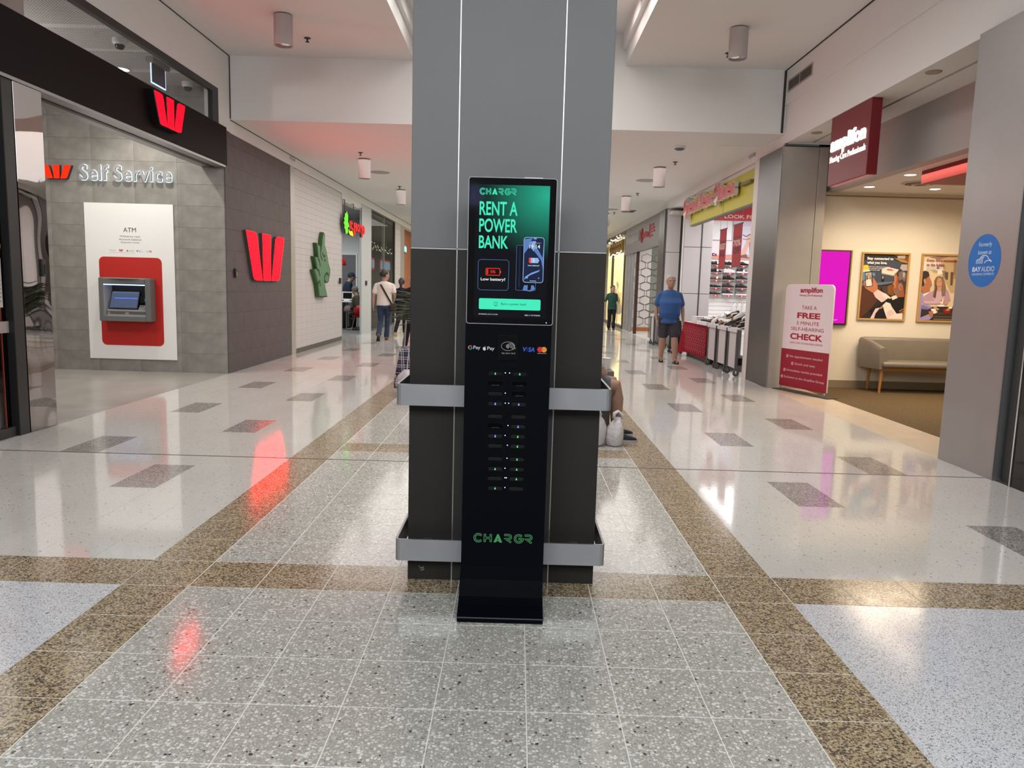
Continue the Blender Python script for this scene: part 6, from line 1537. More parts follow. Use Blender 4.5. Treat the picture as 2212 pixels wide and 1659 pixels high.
for c in range(24):
    for r in range(5):
        a = -17.05 + c * 0.088; z = 0.16 + r * 0.115 + (0.05 if c % 2 else 0)
        if z + 0.09 < 0.74: 
            for j in range(7): fr.rect(q, a + 0.008 * (j % 2), z + j * 0.0125, a + 0.022, z + j * 0.0125 + 0.008, 0, 0.001)
q.build('cloth_print', flat(196, 120, 130), ct, kind='stuff')
box('shoe_box', 3.74, 4.12, 14.95, 15.80, 0.767, 0.835, flat(206, 202, 204), label='shallow white display box at the near end of the red cloth table', cat='box')
box('shoe_box', 3.86, 4.22, 16.3, 16.75, 0.767, 0.90, flat(196, 190, 190), label='white cardboard box at the far end of the red cloth table', cat='box')
dt = thing('display_table', 'low white display table inside the shop behind the trolleys', 'table', (5.0, 14.8, 0))
box('top', 4.90, 6.1, 13.0, 16.9, 0.80, 0.84, flat(200, 198, 200), dt)
for x in (4.95, 6.02):
    for y in (13.05, 16.82): box('leg', x, x + 0.05, y, y + 0.05, 0, 0.80, M_STEELD, dt)
SL = 0.30                                            # slope of the display boards
def board(y0, y1, x0, z0, ln, label):
    t = thing('display_board', label, 'display', (x0, (y0 + y1) / 2, z0), group='sloped shoe display boards')
    c, s_ = math.cos(SL), math.sin(SL)
    q = MB(); P = [(x0, z0), (x0 + ln * c, z0 + ln * s_), (x0 + ln * c, z0 + ln * s_ - 0.015), (x0 + ln * c - 0.02, z0 - 0.0), (x0, z0 - 0.0)]
    P = [(x0, z0 + 0.012), (x0 + ln * c, z0 + 0.012 + ln * s_), (x0 + ln * c, z0 + ln * s_), (x0, z0)]
    n = 4; q.add([(x, y0, z) for x, z in P] + [(x, y1, z) for x, z in P], [(3, 2, 1, 0), (4, 5, 6, 7)] + [(i, (i + 1) % n, n + (i + 1) % n, n + i) for i in range(n)]); q.build('board', flat(206, 202, 200), t)
    for y in (y0 + 0.01, y1 - 0.03):
        q = MB(); q.box(x0 + ln * c - 0.03, x0 + ln * c - 0.01, y, y + 0.02, z0, z0 + ln * s_); q.build('strut', M_STEELD, t)
def on_board(n, y0, dy, x0, z0, s0, styles, where, grp, jit=0.15):
    """a row of shoes with toes towards the mall, heel end at slope distance s0 + 0.29"""
    sd = s0 + 0.29
    for i in range(n):
        stl, cu, cs, lc = styles[i % len(styles)]
        shoe(stl, cu, cs, (x0 + sd * math.cos(SL), y0 + i * dy, z0 + 0.017 + sd * math.sin(SL)), PI + R_.uniform(-jit, jit), '%s %s, %s from the near end, %s' % (names.get(cu, 'beige'), {'slide': 'slide sandal', 'sneaker': 'sneaker'}.get(stl, 'flat shoe'), ords[i], where), grp, rx=SL, lace=lc)
R_ = random.Random(11)
BEI = (206, 190, 164); names[BEI] = 'beige'
board(15.0, 16.95, 4.16, 0.77, 0.74, 'white sloped display board on the red cloth table')
S_ = 'slide'
for i in range(6):
    cu = (TAN, TAN, WHT, WHT, WHT, WHT)[i]
    shoe(S_, cu, CHO, (4.09, 15.03 + i * 0.135, 0.837), PI + R_.uniform(-.06, .06), '%s slide sandal, %s from the near end, in the white display box' % (names[cu], ords[i]), 'sandals in the white display box')
for i in range(3):
    cu = (BRN, BLK, TAN)[i]
    shoe(S_, cu, CHO, (4.10, 15.90 + i * 0.12, 0.768), PI, '%s slide sandal on the red cloth table beside the white box' % names[cu], 'sandals on the red cloth table')
mix = [(S_, BLK, BLK, None), (S_, BEI, TAN, None), (S_, BLK, CHO, None), ('loafer', BLK, BLK, None), (S_, WHT, TAN, None), (S_, WHT, BLK, None), (S_, TAN, CHO, None), ('sneaker', WHT, WHT, None), ('loafer', BLK, CHO, None)]
on_board(11, 15.08, 0.17, 4.16, 0.77, 0.03, mix, 'lower row, cloth table board', 'sandals on the cloth table board')
on_board(11, 15.10, 0.17, 4.16, 0.77, 0.40, mix[4:] + mix[:4], 'upper row, cloth table board', 'sandals on the cloth table board')
for ti, (y0, y1, nm) in enumerate(((12.92, 13.46, 'trolley by the steel pier'), (13.58, 14.16, 'middle trolley'), (14.30, 14.90, 'trolley by the cloth table'))):
    board(y0, y1, 3.80, 0.816, 0.98, 'white sloped display board on the ' + nm)
    for ri, (s0, rnm) in enumerate(((0.0, 'lower'), (0.33, 'middle'), (0.66, 'top'))):
        k = (ti * 2 + ri * 3) % len(mix)
        on_board(4, y0 + 0.075, 0.135, 3.80, 0.816, s0, mix[k:] + mix[:k], '%s row, %s' % (rnm, nm), 'sandals on the display trolleys', 0.3)
for i in range(9):
    stl, cu, cs = [('loafer', BLK, BLK), ('sneaker', WHT, WHT), ('sneaker', BLK, BLK), ('sneaker', WHT, WHT), ('loafer', (120, 160, 214), WHT), ('sneaker', WHT, WHT)][i % 6]
    names[(120, 160, 214)] = 'pale blue'
    o = shoe(stl, cu, cs, (5.16, 13.25 + i * 0.40, 1.13), PI, '%s %s propped up, %s from the near end, inner display table' % (names[cu], 'sneaker' if stl == 'sneaker' else 'flat shoe', ords[i]), 'shoes on the inner display table')
    o.rotation_euler = (0, 1.15, PI)
box('prop_rail', 5.18, 5.21, 13.05, 16.9, 0.84, 1.10, flat(196, 192, 192), dt)
for i, y in enumerate((13.9, 14.7, 15.6, 16.3)):
    t = thing('acrylic_sign', '%s red sign holder standing on the inner shoe table, from the near end' % ords[i], 'sign holder', (5.2, y, 0.84), group='red sign holders')
    fr = FR(0, 0, 5.2)
    q = MB(); q.add([(5.36, y - 0.13, 0.84), (5.36, y + 0.13, 0.84), (5.46, y + 0.13, 1.42), (5.46, y - 0.13, 1.42), (5.365, y - 0.13, 0.84), (5.365, y + 0.13, 0.84), (5.465, y + 0.13, 1.42), (5.465, y - 0.13, 1.42)], [(0, 1, 2, 3), (7, 6, 5, 4), (0, 4, 5, 1), (1, 5, 6, 2), (2, 6, 7, 3), (3, 7, 4, 0)])
    q.build('red_card', mat('sign_card_red', srgb(206, 34, 44), 0.3), t)
    q = MB(); q.add([(5.374, y - 0.07, 0.94), (5.374, y + 0.07, 0.94), (5.414, y + 0.07, 1.17), (5.414, y - 0.07, 1.17)], [(0, 1, 2, 3)]); q.build('card_picture', flat(190, 140, 140), t)
    box('foot', 5.28, 5.55, y - 0.13, y + 0.13, 0.841, 0.846, flat(200, 190, 190, 0.2), t)
wr = thing('shoe_hanger_rack', 'white wire rack of pale slippers hanging below the shoe wall', 'rack', (5.9, 19.3, 0.6))
q = MB()
for i in range(7): q.tube([(5.5 + i * 0.13, 19.59, 1.20), (5.5 + i * 0.13, 19.4, 1.17)], 0.006, 6)
q.tube([(5.4, 19.585, 1.2), (6.5, 19.585, 1.2)], 0.01, 6)
q.build('hooks', M_WHITE_P, wr, kind='stuff')
for i in range(7):
    sh_ = shoe('loafer', (214, 212, 214), WHT, (5.5 + i * 0.13, 19.42, 0.88), 0, '%s pale slipper from the left on the white wire rack' % ords[i], 'slippers on the wire rack')
    sh_.rotation_euler = (0, -1.35, 0)

# ------------------------------------------------------------------ optician and boutique details
os_ = thing('shop_fascia_sign', 'pale optician fascia sign with grey lettering and dark red marks', 'sign', (3.86, 24.5, 3.0))
fr = FR(0, 0, 3.86)
q = MB()
for i in range(9): fr.stroke(q, [(-27.3 + i * 0.28, 3.02), (-27.2 + i * 0.28, 3.28), (-27.1 + i * 0.28, 3.05)], 0.022, 0, 0.02)
q.build('grey_letters', flat(170, 166, 164), os_, kind='stuff')
q = MB(); fr.rect(q, -24.62, 3.0, -24.59, 3.34, 0, 0.02); q.build('divider', flat(120, 116, 114), os_)
q = MB(); fr.stroke(q, circ(-24.15, 3.14, 0.14, 16, 0.19), 0.035, 0, 0.03, 0, True); q.build('ring_mark', flat(150, 34, 44), os_)
q = MB()
for i in range(6): fr.stroke(q, circ(-23.88 + i * 0.17, 3.11 + (0.03 if i in (2, 3) else 0), 0.055, 10), 0.022, 0, 0.02, 0, True)
q.build('red_letters', flat(150, 40, 50), os_, kind='stuff')
q = MB()
fr.rect(q, -22.78, 2.99, -22.70, 3.38, 0, 0.02)
for i, (b, w) in enumerate(((3.33, 0.5), (3.24, 0.62), (3.15, 0.66), (3.03, 0.36))): fr.rect(q, -22.62, b - 0.025, -22.62 + w, b + 0.025, 0, 0.02)
q.build('red_caption', flat(156, 48, 58), os_, kind='stuff')
gs = thing('boutique_sign', 'gold boutique lettering on a dark board hung with small lights, far right', 'sign', (3.8, 30, 3.1))
fr = FR(0, 0, 3.85)
q = MB(); fr.rect(q, -32.3, 2.80, -28.3, 3.30, -0.03, 0.0); q.build('board', mat('sign_board_dark', (0.03, 0.02, 0.01), 0.4), gs)
M_GOLD = mat('gold', srgb(190, 150, 60), 0.25, 0.9)
q = MB()
for i in range(6):
    c = -31.9 + i * 0.62; fr.stroke(q, circ(c, 3.08, 0.20, 12, 0.13), 0.05, 0, 0.05, 0, True); fr.rect(q, c + 0.22, 2.86 if i % 2 else 2.94, c + 0.30, 3.25, 0, 0.05)
q.build('gold_letters', M_GOLD, gs, kind='stuff')
M_FAIRY = emis('fairy_bulb', (1.0, 0.86, 0.6), 5.0)
q = MB()
for i in range(26):
    a = -32.3 + i * 0.155; z = 2.80 + (0.0 if i % 2 else 0.62) + R_.uniform(-0.06, 0.06)
    q.ell(fr.p(a, z, 0.06), (0.024, 0.024, 0.024), 0, 8, 5)
q.build('bulbs', M_FAIRY, gs, kind='stuff')
# garland of star lights across the hall behind the pillar, mirrored in the glass fronts
gl = thing('light_garland', 'string of small warm lights hung across the hall behind the pillar', 'string lights', (0, 25.5, 3.0))
q = MB(); pts = [(-2.6 + 0.26 * i, 25.5, 3.05 - 0.25 * math.sin(PI * i / 20)) for i in range(21)]
q.tube(pts, 0.008, 5); q.tube([(-2.6, 25.5, 3.05), (-2.6, 25.5, ZLW)], 0.006, 5); q.tube([(2.6, 25.5, 3.05), (2.6, 25.5, ZLW)], 0.006, 5)
q.build('cable', M_DARK, gl)
q = MB()
for (x, y, z) in pts:
    for j in range(3): q.ell((x + R_.uniform(-.1, .1), y + R_.uniform(-.1, .1), z - 0.08 - 0.12 * j - R_.uniform(0, .08)), (0.025, 0.025, 0.025), 0, 6, 4)
q.build('bulbs', M_FAIRY, gl, kind='stuff')
# mannequins and racks glimpsed in the boutique
mq = thing('mannequin', 'pale dressed mannequin in the boutique window behind the woman in green', 'mannequin', (4.28, 32.5, 0))
q = MB(); q.rings([(4.28, 32.5, 0.75, .19, .12), (4.28, 32.5, 0.95, .15, .11), (4.28, 32.5, 1.1, .12, .09), (4.28, 32.5, 1.32, .16, .10), (4.28, 32.5, 1.44, .12, .07), (4.28, 32.5, 1.50, .05, .05), (4.28, 32.5, 1.58, .05, .055), (4.28, 32.5, 1.66, .075, .09), (4.28, 32.5, 1.76, .07, .08), (4.28, 32.5, 1.80, .02, .02)])
q.build('torso', flat(220, 206, 176), mq, smooth=True)
q = MB(); q.rings([(4.28, 32.5, 0.45, .26, .22), (4.28, 32.5, 0.80, .20, .14), (4.28, 32.5, 1.05, .13, .10), (4.28, 32.5, 1.32, .17, .11)]); q.build('dress', flat(196, 160, 120), mq, smooth=True)
q = MB(); q.tube([(4.28, 32.5, 0.02), (4.28, 32.5, 0.5)], 0.02, 8); q.lathe([(0.16, 0.0), (0.16, 0.015), (0.02, 0.03)], (4.28, 32.5, 0), 20); q.build('stand', M_CHROME, mq)
# glowing panels and bulbs added to imitate reflections in the smoky left window
for y0, y1, nm in ((23.05, 23.62, 'smaller red-rimmed pale blue panel, added as a sign reflection in the dark window'), (24.55, 26.5, 'wider red-rimmed pale blue panel, added as a sign reflection in the dark window')):
    t = thing('sign_reflection', nm, 'sign', (-4.45, (y0 + y1) / 2, 1.9), group='sign reflections in the dark window'); f = FL(0, 0, -4.465)
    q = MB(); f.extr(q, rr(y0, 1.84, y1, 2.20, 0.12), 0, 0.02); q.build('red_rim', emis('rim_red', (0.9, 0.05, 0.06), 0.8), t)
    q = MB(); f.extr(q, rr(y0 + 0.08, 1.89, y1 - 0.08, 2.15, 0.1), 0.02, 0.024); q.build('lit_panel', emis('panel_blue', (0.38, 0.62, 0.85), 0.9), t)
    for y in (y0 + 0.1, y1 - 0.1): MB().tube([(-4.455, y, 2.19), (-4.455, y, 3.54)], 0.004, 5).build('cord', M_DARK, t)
t = thing('string_reflection', 'string of small warm bulbs and star added as a reflection in the dark window', 'string lights', (-4.44, 24.5, 2.6))
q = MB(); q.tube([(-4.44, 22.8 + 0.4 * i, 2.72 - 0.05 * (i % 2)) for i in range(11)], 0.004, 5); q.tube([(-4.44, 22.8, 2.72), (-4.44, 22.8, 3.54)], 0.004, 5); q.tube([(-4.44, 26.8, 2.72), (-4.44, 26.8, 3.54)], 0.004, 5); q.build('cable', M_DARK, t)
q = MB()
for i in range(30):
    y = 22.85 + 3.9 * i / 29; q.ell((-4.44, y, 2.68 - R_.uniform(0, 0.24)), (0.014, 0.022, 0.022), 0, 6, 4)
q.build('bulbs', emis('reflection_bulb', (1.0, 0.85, 0.62), 1.6), t, kind='stuff')
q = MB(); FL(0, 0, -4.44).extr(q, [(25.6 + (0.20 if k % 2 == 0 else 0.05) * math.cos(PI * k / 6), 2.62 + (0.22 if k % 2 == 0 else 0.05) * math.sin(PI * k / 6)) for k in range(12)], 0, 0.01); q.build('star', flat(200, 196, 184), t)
gr = thing('clothes_rack', 'dark clothes rail with hanging garments by the boutique door', 'clothes rack', (4.3, 28.9, 0))
q = MB(); q.tube([(4.35, 28.6, 0), (4.35, 28.6, 1.4), (4.35, 30.2, 1.4), (4.35, 30.2, 0)], 0.02, 8); q.build('rail', M_BLACK, gr)
for i in range(9):
    y = 28.7 + i * 0.17; c = [(40, 40, 44), (150, 110, 70), (70, 50, 40), (200, 180, 140)][i % 4]
    q = MB(); q.box(4.15, 4.55, y - 0.03, y + 0.03, 0.45 + 0.08 * (i % 3), 1.36); q.build('garment', flat(*c), gr, bevel=0.02)
# ================================================================== PEOPLE
def V(*a): return Vector(a)
def person(label, loc, rz, P, group=None):
    """continuous fused body at the local origin facing +y; clothes and hair are its children"""
    g = P.get
    skin = g('skin', M_SKIN); lean = g('lean', 0.0); w = g('w', 1.0); d = g('d', 1.0); hy = g('head_yaw', 0.0); hp = g('head_pitch', 0.0)
    dz = g('dz', 0.0)                                   # seat drop of the trunk
    L = lambda z: lean * max(0, z - 0.92)
    def TR(rs, ax=0.0, ay=0.0): return [(0, L(z) + cy, z + dz, rx * w + ax, ry * d + ay) for (z, rx, ry, cy) in rs]
    torso = [(0.84, .135, .105, 0), (0.90, .165, .115, 0), (1.0, .160, .115, .005), (1.10, .155, .115, .012), (1.22, .168, .118, .01), (1.32, .178, .115, 0), (1.40, .160, .095, -.01), (1.45, .105, .075, -.012), (1.475, .068, .064, -.01)]
    b = MB()
    b.rings(TR(torso), 24)
    hx, hyy, hz = 0, L(1.5) , 1.50 + dz
    b.limb([V(0, L(1.44) - .012, 1.44 + dz), V(0, L(1.56) + .012, 1.56 + dz)], [.060, .056], 14)
    HM = Matrix.Translation((0, L(1.53) + .005, 1.53 + dz)) @ Matrix.Rotation(hy, 4, 'Z') @ Matrix.Rotation(hp, 4, 'X') @ Matrix.Scale(g('head', 1.10), 4)
    head = [(0, .040, -.022, .030, .030), (0, .034, -.005, .052, .058), (0, .024, .03, .066, .080), (0, .014, .065, .073, .092), (0, .008, .10, .077, .098), (0, .004, .14, .077, .098), (0, 0, .172, .068, .088), (0, -.004, .198, .046, .062), (0, -.006, .213, .018, .024)]
    b.rings(head, 24, 0, HM)
    def H(x, y, z): return HM @ V(x, y, z)
    b.limb([H(0, .100, .112), H(0, .118, .078)], [.010, .014], 8); b.ell(H(0, .100, .128), (.045, .012, .010), M=HM.to_3x3()); b.ell(H(0, .085, .010), (.022, .014, .014), M=HM.to_3x3())
    for s in (-1, 1): b.ell(H(s * .078, -.005, .088), (.010, .020, .030), 0, 8, 6, HM.to_3x3())
    shw = g('shw', .175) * w
    arms = {}
    for s, k in ((-1, 'L'), (1, 'R')):
        sh = V(s * shw, L(1.38) - .01, 1.378 + dz); b.limb([V(0, L(1.43) - .012, 1.435 + dz), sh.lerp(V(0, L(1.43), 1.43 + dz), .45) + V(0, 0, .004), sh], [.050, .048, .048], 10)
        el = Vector(g('el' + k, (s * (shw + .055), L(1.4) - .03, 1.12 + dz))); wr = Vector(g('wr' + k, (s * (shw + .07), L(1.4) + .03, .865 + dz)))
        arms[k] = (sh, el, wr)
        b.limb([sh, sh.lerp(el, .4), el, el.lerp(wr, .3), wr], [.050, .046, .039, .040, .027], 12)
        dr = (wr - el).normalized(); side = Vector(g('palm' + k, (0, 1, 0))); side = (side - dr * side.dot(dr)).normalized(); nrm = dr.cross(side) * s
        pc = wr + dr * .045
        Mh = Matrix((side, nrm, dr)).transposed()
        b.ell(pc, (.038, .016, .052), 0, 12, 8, Mh)
        for fi, (off, ln) in enumerate(((-.028, .062), (-.010, .076), (.009, .080), (.027, .072))):
            p0 = wr + dr * .075 + side * off; c = g('curl', .45)
            p1 = p0 + dr * ln * .45 - nrm * ln * .10; p2 = p1 + dr * ln * .30 * (1 - c) - nrm * ln * .45 * c; p3 = p2 + dr * ln * .22 * (1 - 1.6 * c) - nrm * ln * .30 * c
            b.limb([p0, p1, p2, p3], [.0095, .009, .0085, .0078], 7)
        t0 = wr + dr * .028 + side * .028; b.limb([t0, t0 + dr * .028 + side * .024 - nrm * .008, t0 + dr * .056 + side * .028 - nrm * .020], [.011, .0105, .009], 7)
    legs = {}
    for s, k in ((-1, 'L'), (1, 'R')):
        hp_ = V(s * .088 * w, 0, .90 + dz); kn = Vector(g('kn' + k, (s * .095, .02, .49))); an = Vector(g('an' + k, (s * .095, -.01, .085)))
        toe = Vector(g('toe' + k, (s * .03, 1, 0))).normalized()
        legs[k] = (hp_, kn, an, toe)
        b.limb([hp_, hp_.lerp(kn, .5), kn, kn.lerp(an, .28), kn.lerp(an, .7), an], [x_ * g('legr', 1.0) for x_ in (.088, .076, .056, .060, .043, .036)], 14)
        if g('foot') == 'sandal': b.limb([an - toe * .025 - V(0, 0, .035), an + toe * .06 - V(0, 0, .035), an + toe * .135 - V(0, 0, .05)], [.033, .034, .028], 10)
    me = remeshed(b, 'person', skin, g('voxel', .009), 2)
    root = link('person', me, None, label=label, cat='person', group=group)
    def cloth(name, mbq, m, vox=.012, it=9): return link(name, remeshed(mbq, name, m, vox, it), root)
    # upper garment
    t = MB(); hem = g('hem', .86); belly = g('belly', 0.0)
    rs = [(hem, .182, .135, .006 + belly * .25), (hem + .04, .182, .137, .008 + belly * .35)] + [(z, rx + .016, ry + .017, cy) for (z, rx, ry, cy) in torso if z > hem + .05]
    rs = [(z, rx + (belly * .35 if .9 < z < 1.25 else 0), ry + (belly * .55 if .9 < z < 1.25 else 0), cy + (belly * .5 if .9 < z < 1.25 else 0)) for (z, rx, ry, cy) in rs]
    rs[-1] = (1.478, .072, .068, -.010)
    t.rings(TR(rs), 28)
    for k in 'LR':
        sh, el, wr = arms[k]; sl = g('sleeve', .62); t.limb([V(0, L(1.43) - .012, 1.436 + dz), sh.lerp(V(0, L(1.43), 1.43 + dz), .45) + V(0, 0, .006), sh], [.054, .055, .056], 12)
        if sl <= 1: t.limb([sh - V(0, 0, .008), sh.lerp(el, sl * .5), sh.lerp(el, sl)], [.057, .061, .064], 14)
        else: t.limb([sh - V(0, 0, .005), el, el.lerp(wr, sl - 1)], [.058, .054, .044], 14)
    cloth('shirt', t, g('shirt_mat'))
    # lower garment
    t = MB(); cut = g('trouser', 1.0)
    if dz == 0 or True:
        t.rings([(0, 0, .80 + dz, .13 * w, .112 * d), (0, 0, .86 + dz, .178 * w, .128 * d), (0, .004, .95 + dz, .172 * w, .127 * d), (0, .006, .99 + dz, .166 * w, .122 * d)], 24)
    for k in 'LR':
        hp_, kn, an, toe = legs[k]
        if cut <= .6: t.limb([hp_, hp_.lerp(kn, .55), hp_.lerp(kn, cut * 1.6)], [x_ * (.3 + .7 * g('legr', 1.0)) for x_ in (.102, .100, .098)], 16)
        else: t.limb([hp_, hp_.lerp(kn, .5), kn, kn.lerp(an, .5), kn.lerp(an, .93)], [.097, .086, .070, .062, g('cuff', .060)], 16)
    cloth('trousers' if cut > .6 else 'shorts', t, g('trouser_mat'))
    # hair or hat
    t = MB(); hl = g('hair', 'short'); r3 = HM.to_3x3()
    n, m = 22, 14
    vs = []; idx = {}
    fs = []
    for i in range(m + 1):
        for j in range(n):
            a, c = 2 * PI * j / n, PI * i / m
            rr_ = max(math.sin(c), .02); vs.append(V(.083 * rr_ * math.cos(a), -.008 + .106 * rr_ * math.sin(a), .118 - .103 * math.cos(c)))
    for i in range(m):
        for j in range(n):
            f = (i * n + j, i * n + (j + 1) % n, (i + 1) * n + (j + 1) % n, (i + 1) * n + j)
            c = sum((vs[k_] for k_ in f), V(0, 0, 0)) / 4
            line = .165 if c.y > .05 else (.125 if c.y > .0 else .055)
            if hl == 'long' and c.y < .03: line = -.02
            if c.z > line: fs.append(f)
    t.add([HM @ v for v in vs], fs)
    hm = t.mesh('hair', g('hair_mat'), smooth=True); o = link('hair', hm, root)
    md = o.modifiers.new('thick', 'SOLIDIFY'); md.thickness = .012; md.offset = 0
    if hl == 'ponytail':
        t = MB(); t.limb([H(0, -.10, .14), H(0, -.14, .08), H(0, -.13, -.04), H(0, -.12, -.13)], [.030, .042, .036, .016], 10); t.build('ponytail', g('hair_mat'), root, smooth=True)
    if hl == 'bun':
        t = MB(); t.ell(H(0, -.11, .12), (.045, .04, .045)); t.build('bun', g('hair_mat'), root, smooth=True)
    if g('face', True):
        e = MB()
        for s in (-1, 1): e.ell(H(s * .030, .091, .108), (.013, .010, .007), M=r3)
        e.build('eye', flat(28, 22, 20), root, smooth=True, kind='stuff')
        e = MB()
        for s in (-1, 1): e.limb([H(s * .016, .101, .1255), H(s * .046, .088, .1275)], [.0042, .0036], 6)
        e.build('eyebrow', g('brow_mat', g('hair_mat')), root, smooth=True, kind='stuff')
        e = MB(); e.ell(H(0, .094, .044), (.024, .010, .006), M=r3); e.build('mouth', flat(130, 66, 60), root, smooth=True)
    # footwear
    for k in 'LR':
        hp_, kn, an, toe = legs[k]; up = V(0, 0, 1)
        if g('foot_up' + k): up = Vector(g('foot_up' + k)).normalized()
        fwd = toe; rt = fwd.cross(up).normalized(); M = Matrix((fwd, -rt, up)).transposed()
        base = an - up * .085 - fwd * .075
        fw = g('foot', 'shoe')
        q = MB(); ring = [(-.005, .0), (0.0, .026), (.03, .034), (.10, .034), (.17, .044), (.225, .040), (.255, .024), (.265, 0.0)]
        ring = ring + [(x, -y) for x, y in reversed(ring[1:-1])]; nn = len(ring)
        q.add([base + M @ V(x, y, 0) for x, y in ring] + [base + M @ V(x, y, .022) for x, y in ring], [tuple(range(nn)), tuple(range(2 * nn - 1, nn - 1, -1))] + [(i, (i + 1) % nn, nn + (i + 1) % nn, nn + i) for i in range(nn)])
        so = q.build('sole' if fw != 'shoe' else 'shoe', g('sole_mat', flat(30, 27, 26)), root)
        q = MB()
        if fw == 'shoe':
            st = [(0.0, .026, .080), (.02, .035, .095), (.08, .036, .090), (.12, .037, .080), (.17, .043, .062), (.22, .040, .050), (.25, .026, .040), (.262, .010, .030)]
            K = [(1, 0), (1, .5), (.75, .88), (.3, 1), (-.3, 1), (-.75, .88), (-1, .5), (-1, 0)]
            vs = [base + M @ V(x, a * wd, .02 + (h - .02) * bb) for x, wd, h in st for a, bb in K]
            q.add(vs, [(i * 8 + j, i * 8 + j + 1, (i + 1) * 8 + j + 1, (i + 1) * 8 + j) for i in range(len(st) - 1) for j in range(7)] + [tuple(range(8)), tuple(56 + j for j in range(8))])
            q.build('shoe_upper', g('shoe_mat', flat(30, 27, 26)), so, smooth=True)
        else:
            mm = 8; vs = []
            for x in (.12, .15, .19, .215):
                for j in range(mm + 1):
                    a = PI * j / mm; vs.append(base + M @ V(x, .044 * math.cos(a), .018 + (.062 if x < .16 else .050) * math.sin(a)))
            q.add(vs, [(i * 9 + j, i * 9 + j + 1, (i + 1) * 9 + j + 1, (i + 1) * 9 + j) for i in range(3) for j in range(mm)])
            o = q.build('strap', g('shoe_mat', flat(60, 40, 32)), so, smooth=True)
            o.modifiers.new('thick', 'SOLIDIFY').thickness = .006
    root['_h'] = 1.0
    del root['_h']
    root.location = loc; root.rotation_euler = (0, 0, rz); s = g('s', 1.0); root.scale = (s, s, s)
    return root, H, arms, L
M_DENIM = mat('blue_denim', srgb(38, 52, 78), 0.85, noise=0.22, nscale=14)
M_TEEB = mat('blue_jersey', srgb(40, 78, 132), 0.85, noise=0.05, nscale=20)
M_TEEW = mat('white_jersey', srgb(214, 202, 196), 0.85, noise=0.04, nscale=14)
M_SHORT = mat('dark_shorts', srgb(44, 42, 50), 0.85)
M_GREYH = mat('grey_hair', srgb(150, 142, 134), 0.6, noise=0.2, nscale=60)
M_DARKH = mat('dark_hair', srgb(30, 26, 25), 0.5)
# man in blue walking towards the viewer
r, H, A, L = person('grey haired man in a blue t-shirt, dark shorts and sandals walking towards the viewer', (3.03, 15.12, 0), PI, dict(
    s=0.985, skin=M_SKIN2, w=1.07, d=1.08, legr=1.22, shw=.185, belly=.07, hem=.80, lean=.0, sleeve=.72, shirt_mat=M_TEEB, trouser=.47, trouser_mat=M_SHORT, hair='short', hair_mat=M_GREYH, brow_mat=flat(70, 56, 50),
    elR=(.268, -.04, 1.12), wrR=(.255, .03, .875), elL=(-.265, -.02, 1.12), wrL=(-.275, .05, .87), palmR=(0, 1, 0), palmL=(0, 1, 0), voxel=.008,
    knR=(.10, -.03, .49), anR=(.085, -.22, .095), toeR=(.12, 1, -.06), knL=(-.105, .12, .49), anL=(-.135, .13, .085), toeL=(-.10, 1, 0), foot='sandal', shoe_mat=flat(58, 38, 32), sole_mat=flat(34, 26, 24)))
q = MB(); f = Fr((-0.085, 0.158, 1.25), (-1, 0, 0), (0, 0, 1), (0, 1, 0)); f.extr(q, [(-.02, .0), (-.006, .004), (.006, -.003), (.022, .006), (.008, .012), (-.008, .010)], -.02, .012); lg = q.mesh('chest_logo', flat(190, 60, 72)); o = bpy.data.objects.new('chest_logo', lg); COL.objects.link(o); o.parent = r
bgk = thing('draped_trolley', 'low trolley under a black cloth between the man in blue and the red cloth table', 'trolley', (3.7, 17.6, 0))
q = MB(); q.rings([(3.68, 17.5, .10, .15, .22), (3.68, 17.5, .30, .14, .21), (3.68, 17.5, .70, .12, .19), (3.68, 17.5, .76, .11, .18)], 20); q.build('black_cloth', flat(14, 13, 15, 0.9), bgk, smooth='angle')
for dx, dy in ((-.10, -.16), (.10, -.16), (-.10, .16), (.10, .16)):
    q = MB(); q.lathe([(.012, -.012), (.04, -.01), (.04, .01), (.012, .012)], (3.68 + dx, 17.5 + dy, .04), 14, axis='y'); q.build('caster', M_DARK, bgk)
    q = MB(); q.tube([(3.68 + dx, 17.5 + dy, .04), (3.68 + dx, 17.5 + dy, .14)], .010, 6); q.build('post', M_DARK, bgk)
# man in white seen from behind
r, H, A, L = person('man in a white t-shirt and blue jeans walking away with a crossbody bag', (-3.33, 19.0, 0), 0.10, dict(
    s=1.0, w=1.10, d=1.05, shw=.185, hem=.87, sleeve=.66, shirt_mat=M_TEEW, trouser=1.0, trouser_mat=M_DENIM, hair='short', hair_mat=M_DARKH, head_yaw=-0.95, elR=(.255, -.05, 1.14), wrR=(.225, .16, 1.0), elL=(-.265, -.05, 1.12), wrL=(-.275, .0, .87),
    knL=(-.09, .05, .49), anL=(-.12, -.30, .15), toeL=(-.1, .8, -.6), foot_upL=(0, .6, .8), knR=(.07, .14, .49), anR=(.04, .20, .085), cuff=.072, shoe_mat=flat(112, 66, 50), sole_mat=flat(52, 38, 32), face=True))
q = MB(); pts = [(-.09, -.135, 1.40), (-.03, -.150, 1.30), (.05, -.150, 1.16), (.13, -.14, 1.02), (.19, -.10, .92)]
vs = []
for i, p in enumerate(pts):
    v = V(*p); dd = (V(*pts[min(i + 1, 4)]) - V(*pts[max(i - 1, 0)])).normalized(); sd = dd.cross(V(0, -1, 0)).normalized() * .022
    vs += [v - sd, v + sd, v + sd + V(0, .008, 0), v - sd + V(0, .008, 0)]
fs = []
